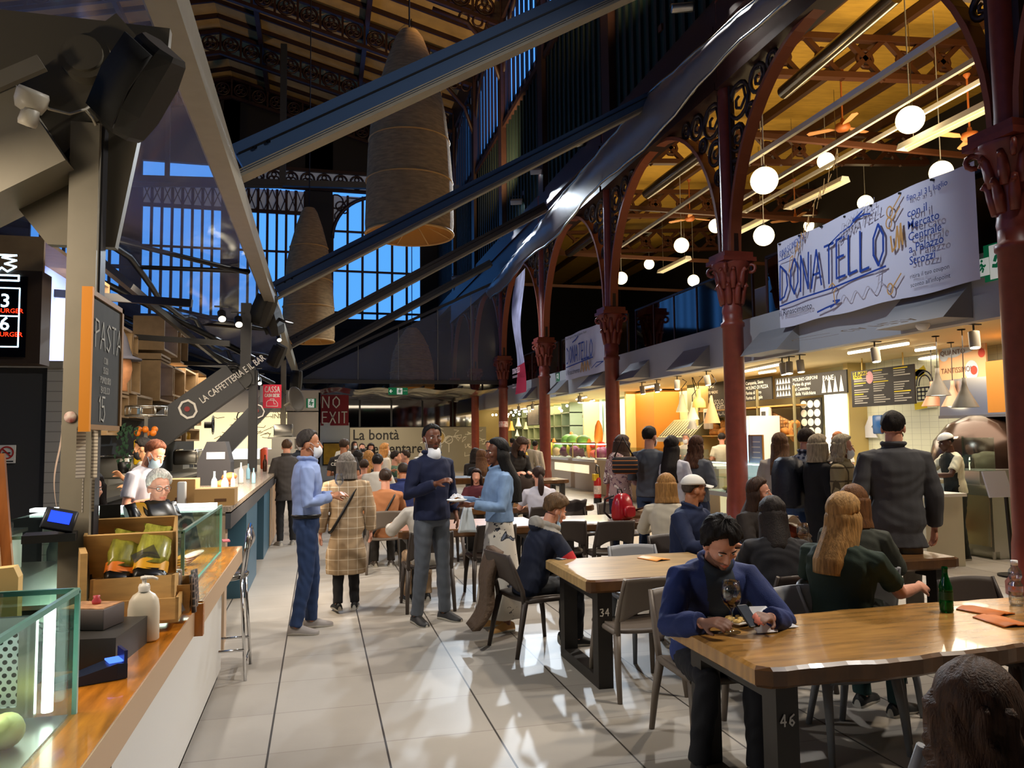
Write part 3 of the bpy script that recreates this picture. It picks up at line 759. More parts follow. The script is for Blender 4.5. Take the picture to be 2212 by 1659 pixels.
def make_chair(m, label):
    r = thing('stacking_chair', label, 'chair')
    b = MB()
    slab(b, lambda u, v: ((u-.5)*.41, -.19+.4*v, .405+.012*math.cos((v-.4)*3)+.012*(2*u-1)**2-.03*max(0, v-.85)/.15*.3), 10, 10, (0, 0, -.025))
    b.tube([(-.205, .2, .395), (-.205, -.2, .4)], .02, 8); b.tube([(.205, .2, .395), (.205, -.2, .4)], .02, 8); b.tube([(-.2, .2, .39), (.2, .2, .39)], .018, 8)
    b.build('seat', m, r)
    b = MB()
    def back(u, v):
        q = 2*u-1; zb = .475+.075*(1-min(1, abs(q)/.9)**2.2); zt = .755-.01*q*q
        z = zb+(zt-zb)*v; return (q*(.2-.004*v), -.205-.11*((z-.42)/.34)-.025*(1-q*q), z)
    slab(b, back, 14, 8, (0, -.016, 0))
    for s in (-1, 1): b.tube([(s*.2, -.195, .36), (s*.205, -.215, .48), (s*.2, -.27, .62), (s*.193, -.32, .748)], [.02, .019, .016, .012], 8)
    b.build('backrest', m, r)
    for sx in (-1, 1):
        MB().tube([(sx*.2, .18, .39), (sx*.215, .215, .2), (sx*.225, .235, 0)], [.026, .02, .015], 8).build('leg', m, r)
        MB().tube([(sx*.2, -.19, .4), (sx*.215, -.235, .2), (sx*.222, -.275, 0)], [.026, .021, .016], 8).build('leg', m, r)
    return r
CH = {'b': make_chair(CHB, ''), 'g': make_chair(CHG, ''), 't': make_chair(CHT, '')}
used_chair = set()
def chair(k, x, y, deg, label):
    o = CH[k] if k not in used_chair else copy_tree(CH[k]); used_chair.add(k)
    put(o, (x, y, 0), -math.radians(deg), label, 'stacking chairs around the tables')
    return o
chair('t', 2.02, 3.76, 180, 'taupe stacking chair under the man in the blue work jacket')
chair('g', 2.66, 3.58, 180, 'grey stacking chair empty between the blue-jacketed man and the woman in green')
chair('g', 3.02, 3.80, 140, 'grey stacking chair under the long-haired blonde woman in green')
chair('b', 3.76, 3.52, 180, 'brown stacking chair beyond the water bottle')
chair('g', 1.86, 2.16, 5, 'pale grey stacking chair at the near side of the long glossy table')
chair('t', 2.0, 4.72, 0, 'taupe stacking chair pushed under the pale plank table, its back to the viewer')
chair('b', 1.62, 5.80, 75, 'brown stacking chair under the boy in the navy hooded top')
chair('g', 2.42, 5.42, 180, 'slate grey stacking chair whose back tops the pale plank table by the orange menu')
chair('b', 2.95, 7.70, 0, 'brown stacking chair with a broad back in front of the red backpack table')
chair('b', 2.52, 7.86, 8, 'brown stacking chair just behind the head of the boy in navy')
chair('b', 3.2, 9.35, 180, 'brown stacking chair draped with a jacket, by the ponytailed woman')
chair('b', 3.72, 9.15, 180, 'brown stacking chair facing the viewer behind the red backpack')
chair('b', 2.92, 4.52, 0, 'brown stacking chair under the dark-haired woman with her back turned')
chair('g', 3.55, 4.62, 15, 'grey stacking chair under the woman with the auburn bob')
chair('b', 1.02, 7.45, 0, 'brown stacking chair under the curly-haired woman in white')
chair('b', 1.72, 7.80, 0, 'brown stacking chair between the man in navy and the denim-jacketed woman')
chair('t', .78, 9.62, 0, 'taupe stacking chair under the woman in the orange jacket')
chair('b', 1.55, 9.75, 0, 'brown stacking chair behind the curly-haired woman')
chair('b', 3.0, 5.92, 175, 'brown stacking chair under the man in the white cap')
chair('b', 3.75, 5.95, 180, 'brown stacking chair under the long-haired woman looking sideways')
chair('b', 2.75, 9.5, 0, 'brown stacking chair under the ponytailed woman in white')
chair('b', 2.5, 10.85, 180, 'brown stacking chair under the white-haired woman in black')
WCH = mat('orange_wood', '#b9782f', .5)
chair('b', 1.15, 12.9, 0, 'brown stacking chair by the far table with the crate')
jk = MB(); slab(jk, lambda u, v: ((u-.5)*.46, .02+.06*math.sin(v*PI), .42+.36*v+.01*math.sin(u*20)), 16, 8, (0, -.09, 0))
tag(jk.build('jacket', mat('grey_brown_cloth', '#4a423f', .9, bump=.3, bscale=20), None, (3.2, 9.66, 0)), 'dark jacket hanging over the back of a brown chair', 'jacket')
q = MB(); slab(q, lambda u, v: (.03*math.sin(v*7)-.16*(1-v)**2-.02, (u-.5)*.36*(1-.25*(1-v)), .16+.59*v), 14, 16, (-.06, 0, 0))
tag(q.build('quilted_coat', mat('quilted_brown', '#5a4738', .75, bump=.9, bscale=24), None, (1.37, 5.90, 0)), 'quilted brown coat hanging over the chair of the boy in navy', 'coat')

# bar stool of bent chrome by the counter end
st = thing('bar_stool', 'chrome wire bar stool with a low curved metal back by the counter end', 'stool', (-.66, 5.75, 0))
b = MB(); b.lathe([(.0, .66), (.16, .655), (.185, .665), (.19, .69), (.17, .70), (.0, .685)], n=24); b.build('seat', mat('smoked_seat', '#8d8a84', .15, .8), st)
for sx in (-1, 1):
    MB().tube([(sx*.15, .15, .67), (sx*.19, .2, 0)], .011, 8).build('leg', CHROME, st)
    MB().tube([(sx*.15, -.12, .67), (sx*.19, -.2, 0)], .011, 8).build('leg', CHROME, st)
b = MB()
for sx in (-1, 1): b.tube([(sx*.18, -.18, .1), (sx*.18, .18, .1)], .009, 6)
b.tube([(-.18, .18, .2), (.18, .18, .2)], .009, 6); b.tube([(-.18, -.18, .2), (.18, -.18, .2)], .009, 6); b.build('footrest', CHROME, st)
b = MB(); b.tube([(.15, -.13, .67), (.19, -.16, .98), (.19, .02, 1.02)], .012, 8); b.tube([(.15, .13, .67), (.19, .16, .98), (.19, .02, 1.02)], .012, 8)
slab(b, lambda u, v: (.19+.02*math.sin(PI*v), -.16+.32*u, .86+.15*v-.05*(2*u-1)**2*v), 10, 6, (.008, 0, 0)); b.build('backrest', CHROME, st)

# ================================================================ THINGS ON THE TABLES
def wine_glass(loc, label, wine=None, sc=1.0, group='stemmed glasses'):
    r = thing('wine_glass', label, 'glass', loc, 0, group); r.scale = (sc, sc, sc)
    MB().lathe([(.0, 0), (.034, .001), (.034, .004), (.008, .008), (.004, .02), (.004, .085), (.012, .098), (.034, .118), (.043, .145), (.041, .175), (.033, .212), (.0315, .212), (.039, .175), (.041, .145), (.032, .119), (.0, .1)], n=24).build('bowl', clear('wine_glass_body', '#f6f8f8', .02, .07), r)
    if wine: MB().lathe([(.0, .102), (.02, .107), (.036, .126), (.039, .145), (.038, .15), (.0, .15)], n=20).build('wine', wine, r)
    return r
RED_WINE = mat('red_wine', '#2a0509', .05, spec=.6)
wine_glass(OZ(1582, 1366, TZ), 'stemmed glass of red wine in front of the blue-jacketed man', RED_WINE, 1.12)
wine_glass(OZ(1736, 1196, TZ), 'stemmed glass of red wine beside the red leather bag', RED_WINE, 1.1)
wine_glass(OZ(1655, 1183, TZ), 'empty stemmed glass in front of the long-haired woman looking sideways', None, 1.1)
wine_glass(OZ(1168, 1083, TZ), 'glass of orange drink beside the white-haired woman in black', mat('orange_drink', '#d8751c', .1))
def bottle(name, loc, label, prof, m, cap=None, lab=None, group=None):
    r = thing(name, label, 'bottle', loc, 0, group)
    MB().lathe(prof, n=20).build('body', m, r)
    zt = prof[-1][1]
    if cap: MB().lathe([(.0, zt+.012), (prof[-1][0]+.003, zt+.012), (prof[-1][0]+.003, zt-.014), (prof[-1][0], zt-.014)], n=16).build('cap', cap, r)
    if lab:
        mm, z0, z1, rr = lab; MB().lathe([(rr, z0), (rr, z1)], n=24).build('label', mm, r)
    return r
GREENG = mat('green_bottle_glass', '#0e5a22', .06, trans=.55, ior=1.3)
bottle('glass_bottle', OZ(2045, 1322, TZ), 'green glass bottle on the long glossy table', [(0, 0), (.03, .002), (.033, .012), (.033, .06), (.0285, .085), (.033, .11), (.032, .13), (.02, .165), (.0135, .19), (.0135, .215), (.015, .218), (.015, .228), (.0125, .23)], GREENG, None, (mat('dark_green_label', '#16401f', .4), .065, .105, .0335))
bottle('water_bottle', OZ(2196, 1308, TZ), 'clear plastic water bottle at the edge of the long glossy table', [(0, 0), (.03, .003), (.034, .015), (.034, .05), (.031, .06), (.034, .07), (.034, .11), (.024, .125), (.026, .14), (.033, .155), (.03, .185), (.014, .205), (.0135, .225)], clear('pet_plastic', '#eef6fa', .05, .2), mat('white_cap', '#f4f4f4', .4), (mat('water_label', '#9fb9dc', .4, noise=.5, nscale=30, col2='#e07a3c'), .075, .105, .0345))
bottle('beer_bottle', OZ(1477, 1178, TZ), 'brown bottle with a cream label beside the man in the white cap', [(0, 0), (.034, .002), (.036, .02), (.036, .13), (.03, .16), (.015, .2), (.013, .25)], mat('amber_glass', '#1d120c', .08), mat('red_foil', '#a03324', .4), (mat('cream_label', '#d8c9a0', .6, col2='#b96b2c', nscale=40), .03, .11, .037))
b = thing('dinner_plate', 'square white plate of food in front of the blue-jacketed man', 'plate', OZ(1592, 1342, TZ), .35)
m = MB(); m.loft([[(s*q, t*q, z) for s, t in ((-1, -1), (1, -1), (1, 1), (-1, 1))] for q, z in ((.075, 0), (.1, .014), (.1, .018), (.08, .008), (.0, .007))], 0, True, smooth=False); m.build('dish', mat('white_china', '#ece8e0', .25), b)
m = MB()
for i in range(22): m.ball((random.uniform(-.06, .06), random.uniform(-.06, .06), .016), (.016, .012, .007), 7, 5)
m.build('food', mat('pale_food', '#d9b56a', .6, noise=.2, nscale=60), b); b.children[-1]['kind'] = 'stuff'
# crumpled napkin
def crumple(name, loc, label, cat, sx, sy, sz, m, seed, rz=0):
    rr = random.Random(seed); b = MB(); n = 9
    H = [[rr.uniform(0, 1) for _ in range(n+1)] for _ in range(n+1)]
    b.sheet(lambda u, v: ((u-.5)*sx*(1+.15*H[int(v*n)][int(u*n)]), (v-.5)*sy*(1+.15*H[int(u*n)][int(v*n)]), .004+sz*(H[int(u*n)][int(v*n)]*.5+.5)*max(0, 1-((2*u-1)**2+(2*v-1)**2)*.62)), n, n, 0, False)
    o = b.build(name, m, None, loc, (0, 0, rz)); s = o.modifiers.new('thickness', 'SOLIDIFY'); s.thickness = .003
    return tag(o, label, cat)
NAP = mat('paper_white', '#dadbe0', .8)
b = MB()
P = [(-.10, -.05, .005), (.0, -.075, .005), (.05, -.03, .004), (.16, -.05, .004), (.13, .04, .03), (.06, .06, .09), (-.05, .055, .10), (-.08, .02, .05), (.03, .0, .06)]
b.add(P, [(0, 1, 8, 7), (1, 2, 8), (2, 3, 4, 8), (4, 5, 8), (5, 6, 7, 8), (0, 7, 6)], 0)
o = b.build('paper_napkin', NAP, None, OZ(1655, 1360, TZ)+Vector((0, 0, .002)), (0, 0, .2)); s = o.modifiers.new('thickness', 'SOLIDIFY'); s.thickness = .003
tag(o, 'crumpled white paper napkin beside the wine glass on the long glossy table', 'napkin')
o = MB().lathe([(0, .0015), (.036, .0015), (.036, 0)], n=20).build('wood_knot', mat('dark_knot', '#2a1708', .35), None, OZ(1548, 1366, TZ)); o.scale = (1.25, .7, 1); tag(o, 'dark round knot stain in the glossy table by the napkin', 'stain')
def menu(loc, rz, label, m, w=.15, h=.21, tilt=0, group='orange menus'):
    b = MB()
    slab(b, lambda u, v: ((u-.5)*2*w*.5, (v-.5)*h, .006+.012*math.sin(PI*u)*(1 if u < .5 else .6)), 12, 2, (0, 0, -.005))
    b.bx(-w/2, w/2, -h/2, h/2, 0, .003, 1)
    return tag(b.build('menu', [m, mat('dark_paper', '#30343c', .6)], None, loc, (tilt, 0, rz)), label, 'menu', group)
ORM = mat('orange_paper', '#d9772a', .55, noise=.12, nscale=8)
ORM2 = mat('amber_paper', '#e8963a', .55)
menu(OZ(2128, 1322, TZ), .25, 'orange folded menu on top of its pile beside the green bottle', ORM); menu(OZ(2165, 1344, TZ)+Vector((0, 0, -.0)), -.15, 'orange folded menu underneath, nearer the table edge', ORM)
menu(OZ(1412, 1208, TZ), .35, 'orange folded menu on the pale plank table', ORM2, .14, .2)
o = MB().bx(-.03, .03, -.045, .045, 0, .002).bx(.01, .07, -.03, .05, .002, .004, 1).build('playing_card', [mat('card_dark', '#22242a', .5), NAP], None, OZ(1207, 1208, TZ), (0, 0, .3)); tag(o, 'small black and white cards at the corner of the pale plank table by the boy', 'card')
tag(MB().bx(-.05, .05, -.05, .05, 0, .004).build('napkin', mat('red_paper', '#8c2a30', .7), None, OZ(1735, 1212, TZ), (0, 0, .2)), 'dark red napkin on the brown plank table', 'napkin')
# red backpack
bp = thing('backpack', 'small glossy red backpack on the table by the third column', 'bag', OZ(1345, 1122, TZ), .5)
RB = mat('red_leather', '#9c1420', .25, coat=.3, bump=.08, bscale=30)
b = MB(); b.loft([[(.13*k*math.copysign(abs(math.cos(t))**.7, math.cos(t)), .09*k2*math.copysign(abs(math.sin(t))**.7, math.sin(t)), z) for t in np.linspace(0, 2*PI, 21)[:-1]] for z, k, k2 in ((0, .92, .95), (.03, 1, 1.05), (.12, 1, 1.05), (.2, .92, .85), (.26, .72, .6), (.285, .4, .35))], 0, True); b.build('body', RB, bp)
MB().loft([[(.09*k*math.copysign(abs(math.cos(t))**.6, math.cos(t)), -.085-y, .09+.065*k*math.copysign(abs(math.sin(t))**.6, math.sin(t))) for t in np.linspace(0, 2*PI, 17)[:-1]] for y, k in ((0, 1), (.03, .98), (.04, .8))], 0, True).build('front_pocket', RB, bp)
for s in (-1, 1): MB().tube([(s*.06, .07, .26), (s*.1, .16, .22), (s*.11, .17, .08), (s*.08, .1, .01)], .013, 6).build('strap', mat('black_strap', '#161314', .5), bp)
MB().tube([(-.04, .03, .275), (-.03, .04, .33), (.03, .04, .33), (.04, .03, .275)], .008, 6).build('handle', mat('black_strap', '#161314', .5), bp)
# brown handbag lying down
hb = thing('handbag', 'beige and brown handbag lying on the table beside the red backpack', 'bag', OZ(1392, 1116, TZ), -.1)
MB().loft([[(x*k, y*k, z) for x, y in ((-.2, -.13), (.2, -.15), (.17, .14), (-.15, .15))] for k, z in ((.95, 0), (1, .03), (.9, .075), (.5, .09))], 0, True, smooth=False).build('body', mat('beige_leather', '#8d7252', .5, bump=.05), hb)
MB().tube([(-.15, -.1, .08), (-.05, -.16, .12), (.1, -.15, .1), (.17, -.12, .05)], .012, 6).build('handle', mat('brown_leather', '#3c2216', .45), hb)
o = crumple('scarf', OZ(1352, 1129, TZ)+Vector((.12, -.05, 0)), 'brown crumpled scarf in front of the red backpack', 'scarf', .22, .12, .05, mat('brown_cloth', '#4e3022', .8), 5)
pl = thing('dinner_plate', 'white plate with a bread roll beside the beige handbag', 'plate', OZ(1425, 1118, TZ)); MB().lathe([(0, .004), (.07, .005), (.1, .015), (.1, .018), (.07, .009), (0, .008)], n=24).build('dish', mat('white_china', '#ece8e0', .25), pl); MB().ball((.01, 0, .03), (.045, .03, .022)).build('bread_roll', mat('crust', '#b8752f', .6, noise=.2, nscale=20), pl)
# red leather bag and white cloth
rb = thing('shoulder_bag', 'rust-red leather bag on the brown plank table behind the wine glass', 'bag', OZ(1708, 1172, TZ), .2)
MB().loft([[(.11*k*math.cos(t), .06*k*math.sin(t), z) for t in np.linspace(0, 2*PI, 17)[:-1]] for z, k in ((0, .9), (.03, 1.05), (.12, .95), (.18, .6), (.2, .3))], 0, True).build('body', mat('rust_leather', '#6b2c18', .35), rb)
MB().tube([(-.08, -.03, .16), (-.05, -.04, .22), (.05, -.04, .22), (.08, -.03, .16)], .007, 6).build('strap', mat('brown_leather', '#3c2216', .45), rb)
b = MB(); slab(b, lambda u, v: ((u-.5)*.3, .03+.05*math.sin(v*3), .17*math.sin(PI*min(1, .15+u*.85))+.05*v+.02*math.sin(9*u+4*v)), 14, 8, (0, .12, -.01))
tag(b.build('white_jacket', mat('offwhite_cloth', '#cfc8bd', .9, bump=.3, bscale=18), None, OZ(1735, 1178, TZ)+Vector((0, .05, 0))), 'crumpled off-white jacket behind the rust-red bag', 'jacket')
pd = MB(); pd.plate([(-.12, -.06), (.1, -.05), (.14, .0), (.1, .05), (-.1, .06)], (1, 0, 0), (0, 1, 0), (0, 0, 1), (0, 0, 0), .01); pd.bar((.12, 0, .008), (.32, .03, .012), .05, .012)
tag(pd.build('serving_board', mat('board_wood', '#a87a48', .6), None, OZ(1782, 1186, TZ)), 'wooden serving board on the brown plank table past the wine glass', 'board')
# far table: wooden crate, upright menu, serviette holder
ct = thing('wooden_crate', 'slatted wooden crate on the far table in front of the man in the denim jacket', 'crate', (1.55, 13.6, .912), 0)
for z in (0, .06, .12): MB().bx(-.2, .2, -.13, -.115, z, z+.05).bx(-.2, .2, .115, .13, z, z+.05).bx(-.2, -.185, -.115, .115, z, z+.05).bx(.185, .2, -.115, .115, z, z+.05).build('slat', BOXWOOD, ct)
tag(MB().bx(-.1, .02, -.01, .01, 0, .26).bx(.03, .12, -.01, .01, 0, .26, 1).build('menu', [mat('menu_orange', '#d8622a', .5), mat('menu_blue', '#3f7bb0', .5)], None, (1.55, 13.6, .915)), 'upright orange and blue menu standing in the far crate', 'menu')
# ================================================================ DELI COUNTER
cn = thing('deli_counter', 'long deli counter with an amber wooden ledge and grey front panels', 'counter', (0, 0, 0))
b = MB(); b.bx(-.84, -.53, .6, 3.7, .83, .87); b.bx(-.84, -.50, 3.7, 5.5, .865, .905); b.build('ledge', WOOD, cn)
b = MB(); b.bx(-.545, -.525, .6, 3.7, .765, .868); b.bx(-.515, -.495, 3.7, 5.5, .80, .903); b.bx(-.54, -.49, 3.66, 3.7, .76, .9, 1); b.build('apron', [LAM, WOOD], cn)
b = MB(); b.bx(-1.6, -.66, .6, 5.5, 0, .84); b.build('carcass', mat('panel_grey', '#b7b3ad', .5), cn)
b = MB()
for y0, y1 in ((.6, 2.72), (2.80, 5.7)): b.bx(-.66, -.645, y0, y1, .05, .86)
b.build('front_panel', mat('panel_white', '#c9c7c3', .45), cn)
MB().bx(-.66, -.65, 2.72, 2.80, .05, .85).build('joint_strip', mat('brown_strip', '#6b5b4d', .5), cn)
MB().bx(-.7, -.66, .6, 5.68, 0, .06).build('plinth', BLACK, cn)
MB().bx(-2.2, -.84, .6, 5.5, .84, .862).build('worktop', STAIN, cn)
# near glass case
gc = thing('display_case', 'glass display case with pale yellow cheeses beside the card reader', 'display case', (0, 0, 0))
b = MB()
def pane(b, x0, x1, y0, y1, z0, z1): b.bx(x0, x1, y0, y1, z0, z1)
pane(b, -.655, -.645, .7, 2.4, .87, 1.2); pane(b, -1.5, -.655, 2.385, 2.395, .87, 1.2); pane(b, -1.5, -.645, .7, 2.4, 1.2, 1.21); b.build('glass', GLASSG, gc)
b = MB()
for p0, p1 in (((-.65, .7, 1.205), (-.65, 2.4, 1.205)), ((-1.5, 2.4, 1.205), (-.65, 2.4, 1.205)), ((-.65, 2.4, .87), (-.65, 2.4, 1.205))): b.bar(p0, p1, .012, .014)
b.build('glass_edge', GEDGE, gc)
MB().cyl((-.70, 2.34, .9), (-.70, 2.34, 1.17), .014, n=10).build('led_strip', LED, gc)
b = MB(); b.bx(-1.45, -.72, 2.30, 2.32, .9, .93); b.bx(-1.45, -.72, 2.30, 2.32, 1.12, 1.16); b.bx(-.76, -.72, 2.30, 2.32, .93, 1.12)
b.build('frame', STAIN, gc)
pf = mat('perforated_steel', '#c8cbc8', .35, .6)
N = pf.node_tree; tc = N.nodes.new('ShaderNodeTexCoord'); sp = N.nodes.new('ShaderNodeSeparateXYZ'); N.links.new(tc.outputs['Object'], sp.inputs[0])
def _m(op, a, bv):
    n = N.nodes.new('ShaderNodeMath'); n.operation = op
    for i, q in enumerate((a, bv)):
        if isinstance(q, (int, float)): n.inputs[i].default_value = q
        else: N.links.new(q, n.inputs[i])
    return n.outputs[0]
zz = _m('DIVIDE', sp.outputs[2], .017); row = _m('FLOOR', zz, 0); xx = _m('ADD', _m('DIVIDE', sp.outputs[0], .022), _m('MULTIPLY', _m('MODULO', row, 2), .5))
fx = _m('SUBTRACT', _m('FRACT', _m('ADD', xx, 100), 0), .5); fz = _m('SUBTRACT', _m('FRACT', zz, 0), .5)
dd = _m('ADD', _m('MULTIPLY', fx, fx), _m('MULTIPLY', _m('MULTIPLY', fz, fz), .6)); hole = _m('LESS_THAN', dd, .075)
mx = N.nodes.new('ShaderNodeMix'); mx.data_type = 'RGBA'; N.links.new(hole, mx.inputs[0]); mx.inputs[6].default_value = (*lin('#c8cbc8'), 1); mx.inputs[7].default_value = (.02, .02, .02, 1)
N.links.new(mx.outputs[2], N.nodes['Principled BSDF'].inputs['Base Color'])
MB().bx(-1.45, -.76, 2.305, 2.312, .93, 1.12).build('perforated_panel', pf, gc)
MB().bx(-1.5, -.66, .7, 2.38, .862, .875).build('base_tray', STAIN, gc)
CHEESE = mat('yellow_cheese', '#d9cf84', .5, noise=.08, nscale=10)
ch = None
for i, (px, py, s, lb) in enumerate(((58, 1562, 1.0, 'pale yellow pear-shaped cheese at the back of the near glass case'), (24, 1580, 1.05, 'pale yellow pear-shaped cheese in the middle of the near glass case'), (-6, 1548, 1.0, 'pale yellow pear-shaped cheese touching the perforated panel'), (-4, 1600, .8, 'small pale yellow cheese at the front of the near glass case'))):
    p = OZ(px, py, .93)
    if ch is None: ch = MB().lathe([(0, -.04), (.026, -.037), (.042, -.015), (.043, .005), (.032, .025), (.022, .036), (.02, .044), (0, .05)], n=18).build('cheese', CHEESE); o = ch
    else: o = ch.copy(); COL.objects.link(o)
    o.location = (min(p.x, -.74-i*.05), min(p.y, 2.24), .917); o.scale = (s, s, s); o.rotation_euler = (.9, .2*i, .5*i); tag(o, lb, 'cheese', 'cheeses in the near glass case')
o = MB().bx(-.16, .16, -.13, .13, 0, .003).build('striped_paper', grid_mat('stripe_paper', '#d7cfc6', '#6a4a40', 0, .035, 0, .4)); put(o, (-.87, 1.98, .876), .5); tag(o, 'striped paper sheet on the tray of the near glass case', 'paper')
o = MB().bx(-.055, .055, -.04, .04, 0, .003).build('price_card', mat('card_white', '#e6ecef', .6)); put(o, (-.78, 2.02, .881), .4); tag(o, 'blank white card on the striped paper in the near glass case', 'card')
# card reader
cr = thing('card_reader', 'dark blue card reader with a lit screen on the wooden ledge', 'card reader', OZ(192, 1472, .872), -1.1)
MB().loft([[(x*k, y, z+dz) for x, dz in ((-.045, 0), (.045, 0), (.045, h), (-.045, h))] for y, h, z, k in ((-.11, .02, 0, .7), (-.02, .03, 0, .8), (.07, .05, 0, 1), (.1, .045, 0, .95))], 0, True, smooth=False).build('body', mat('navy_plastic', '#1b2433', .35), cr)
MB().bx(-.03, .03, .05, .09, .05, .055).build('screen', glow('reader_screen', '#4b76ff', 1.6), cr)
MB().bx(-.04, .04, .09, .1, .03, .085).build('paper_lid', mat('navy_plastic2', '#232a5a', .3), cr)
# grey till box, leaflet box
o = MB().bx(-.17, .17, -.16, .16, 0, .1).build('till_box', mat('drawer_grey', '#3c3936', .45)); put(o, (-.80, 3.0, .87), -.1); tag(o, 'grey metal cash drawer behind the soap bottle', 'cash drawer')
o = MB().rbox((0, 0, .035), (.16, .13, .07), .004).bx(-.075, .075, -.06, .06, .07, .073, 1).build('pasta_box', [mat('mauve_card', '#59504f', .6), mat('cookie_print', '#b98a63', .6, noise=.4, nscale=30)]); put(o, (-.77, 3.02, .972), -.3); tag(o, 'mauve cardboard box on top of the grey cash drawer', 'box')
o = MB().lathe([(0, 0), (.014, 0), (.016, .01), (.01, .018), (.012, .028), (0, .03)], n=12).build('jar_lid', mat('red_white_lid', '#b5414a', .4)); put(o, (-.76, 3.03, 1.046)); tag(o, 'small red and white lid on the mauve cardboard box', 'lid')
o = MB().tube([(0, 0, 0), (.05, .02, .05), (.09, -.02, .01), (.03, -.06, .03), (-.03, -.03, .06), (.02, .05, .02), (.12, .04, 0)], .0035, 6).build('cable', BLACK); put(o, (-.9, 2.92, .972)); tag(o, 'tangled black cable on the grey cash drawer', 'cable')
# soap bottle
sb = thing('soap_bottle', 'milky white pump soap bottle on the wooden ledge', 'bottle', OZ(309, 1384, .872))
MB().loft([[(.055*k*math.copysign(abs(math.cos(t))**.75, math.cos(t)), .034*k*math.copysign(abs(math.sin(t))**.75, math.sin(t)), z) for t in np.linspace(0, 2*PI, 25)[:-1]] for z, k in ((0, .9), (.006, 1), (.12, 1), (.15, .92), (.17, .7), (.18, .42), (.185, .36))], 0, True).build('body', mat('milky_plastic', '#ddd3bf', .35), sb)
MB().lathe([(.02, .183), (.021, .2), (.017, .21), (.008, .212), (.008, .226), (.014, .228), (.014, .238), (0, .24)], n=16).build('collar', mat('white_plastic', '#efebe2', .35), sb)
MB().tube([(0, 0, .234), (.03, -.004, .234), (.048, -.006, .226)], [.008, .006, .005], 8).build('pump_spout', mat('white_plastic', '#efebe2', .35), sb)
# wooden crates with gift packs
def crate(name, label, loc, rz, tilt, w, d, h, t=.012):
    r = thing(name, label, 'crate', loc, rz); r.rotation_euler = (tilt[0], tilt[1], rz)
    for nm, q in (('base', (-w/2, w/2, -d/2, d/2, 0, t)), ('side', (-w/2, -w/2+t, -d/2, d/2, 0, h)), ('side', (w/2-t, w/2, -d/2, d/2, 0, h)), ('end', (-w/2, w/2, -d/2, -d/2+t, 0, h)), ('end', (-w/2, w/2, d/2-t, d/2, 0, h))):
        MB().bx(*q).build(nm, BOXWOOD, r)
    return r
c1 = crate('wooden_crate', 'pale wooden box standing behind, tilted open and holding gift packs', (-.76, 3.58, 1.08), .12, (.35, 0), .34, .16, .2)
c2 = crate('wooden_crate', 'pale wooden box at the front with dovetailed corners, holding two gift packs', (-.71, 3.40, .965), .08, (-.12, 0), .30, .2, .11)
c3 = crate('wooden_crate', 'low pale wooden box under the other two on the counter', (-.71, 3.42, .905), .05, (0, 0), .34, .26, .095)
cw = MB().bx(-.012, .012, -.1, .1, 0, .24).build('wooden_board', BOXWOOD); put(cw, (-.88, 3.3, .96), .3); tag(cw, 'upright pale wooden board leaning at the side of the gift boxes', 'board')
OLV = mat('olive_pack', '#7d7a2c', .25, noise=.45, nscale=18, stretch=(3, 1, 1), coat=.4); OLV2 = mat('lime_pack', '#9c9a3e', .25, noise=.4, nscale=22, stretch=(3, 1, 1), coat=.4)
def pack(loc, rot, label, body, band, sc=1):
    r = thing('pasta_pack', label, 'pack', loc, 0, 'pasta packs in the wooden boxes'); r.rotation_euler = rot; r.scale = (sc, sc, sc)
    def ring(z, k, kd): return [(.055*k*math.copysign(abs(math.cos(t))**.6, math.cos(t)), .026*kd*math.copysign(abs(math.sin(t))**.8, math.sin(t))+.004*math.sin(5*t+90*z), z) for t in np.linspace(0, 2*PI, 15)[:-1]]
    MB().loft([ring(.07, 1.05, 1), ring(.10, 1.0, 1.15), ring(.13, 1.08, .95), ring(.16, 1.0, 1.0), ring(.19, .97, .6), ring(.215, .85, .12), ring(.24, .95, .08)], 0, True).build('body', body, r)
    MB().loft([ring(.045, 1.07, 1.02), ring(.085, 1.08, 1.05)], 0, False).build('band', mat('band_'+band, {'o': '#d9751c', 'y': '#dba021'}[band], .4), r)
    MB().loft([ring(0, .95, .7), ring(.05, 1.06, 1)], 0, True).build('foot', mat('pack_black', '#15120f', .3), r)
pack((-.76, 3.34, 1.05), (-.62, .25, .35), 'olive gift pack with an orange band in the front wooden box', OLV, 'o', 1.05); pack((-.655, 3.34, 1.055), (-.62, .2, .22), 'lime gift pack with an amber band in the front wooden box', OLV2, 'y', 1.1)
pack((-.80, 3.62, 1.30), (-1.5, .9, -.9), 'dark gift pack with an amber band lying on top of the tilted wooden box', mat('dark_pack', '#2c261b', .3, noise=.5, nscale=20), 'y', .95)
o = MB().bx(-.04, .04, -.003, .003, 0, .11).build('tag_card', mat('card_black', '#15130f', .4)); put(o, (-.86, 3.6, 1.24), .3); tag(o, 'black gift card clipped among the packs at the back', 'card')
wk = thing('wicker_basket', 'dark checked-cloth basket of small packs beside the soap bottle', 'basket', (-.575, 3.55, .905), .1); wk.scale = (.62, 1, 1)
MB().loft([[(.09*k*x, .12*k*y, z) for x, y in ((-1, -1), (1, -1), (1, 1), (-1, 1))] for k, z in ((.85, 0), (1, .12), (.94, .12), (.8, .01))], 0, True, smooth=False).build('body', BOXWOOD, wk)
b = MB(); slab(b, lambda u, v: (.095-.015*v+.012*math.sin(u*14), -.13+.26*u, .005+.14*v), 12, 8, (.02, 0, 0)); b.build('cloth', grid_mat('plaid_cloth', '#2c2320', '#7a675a', .03, .03, .03, .25), wk)
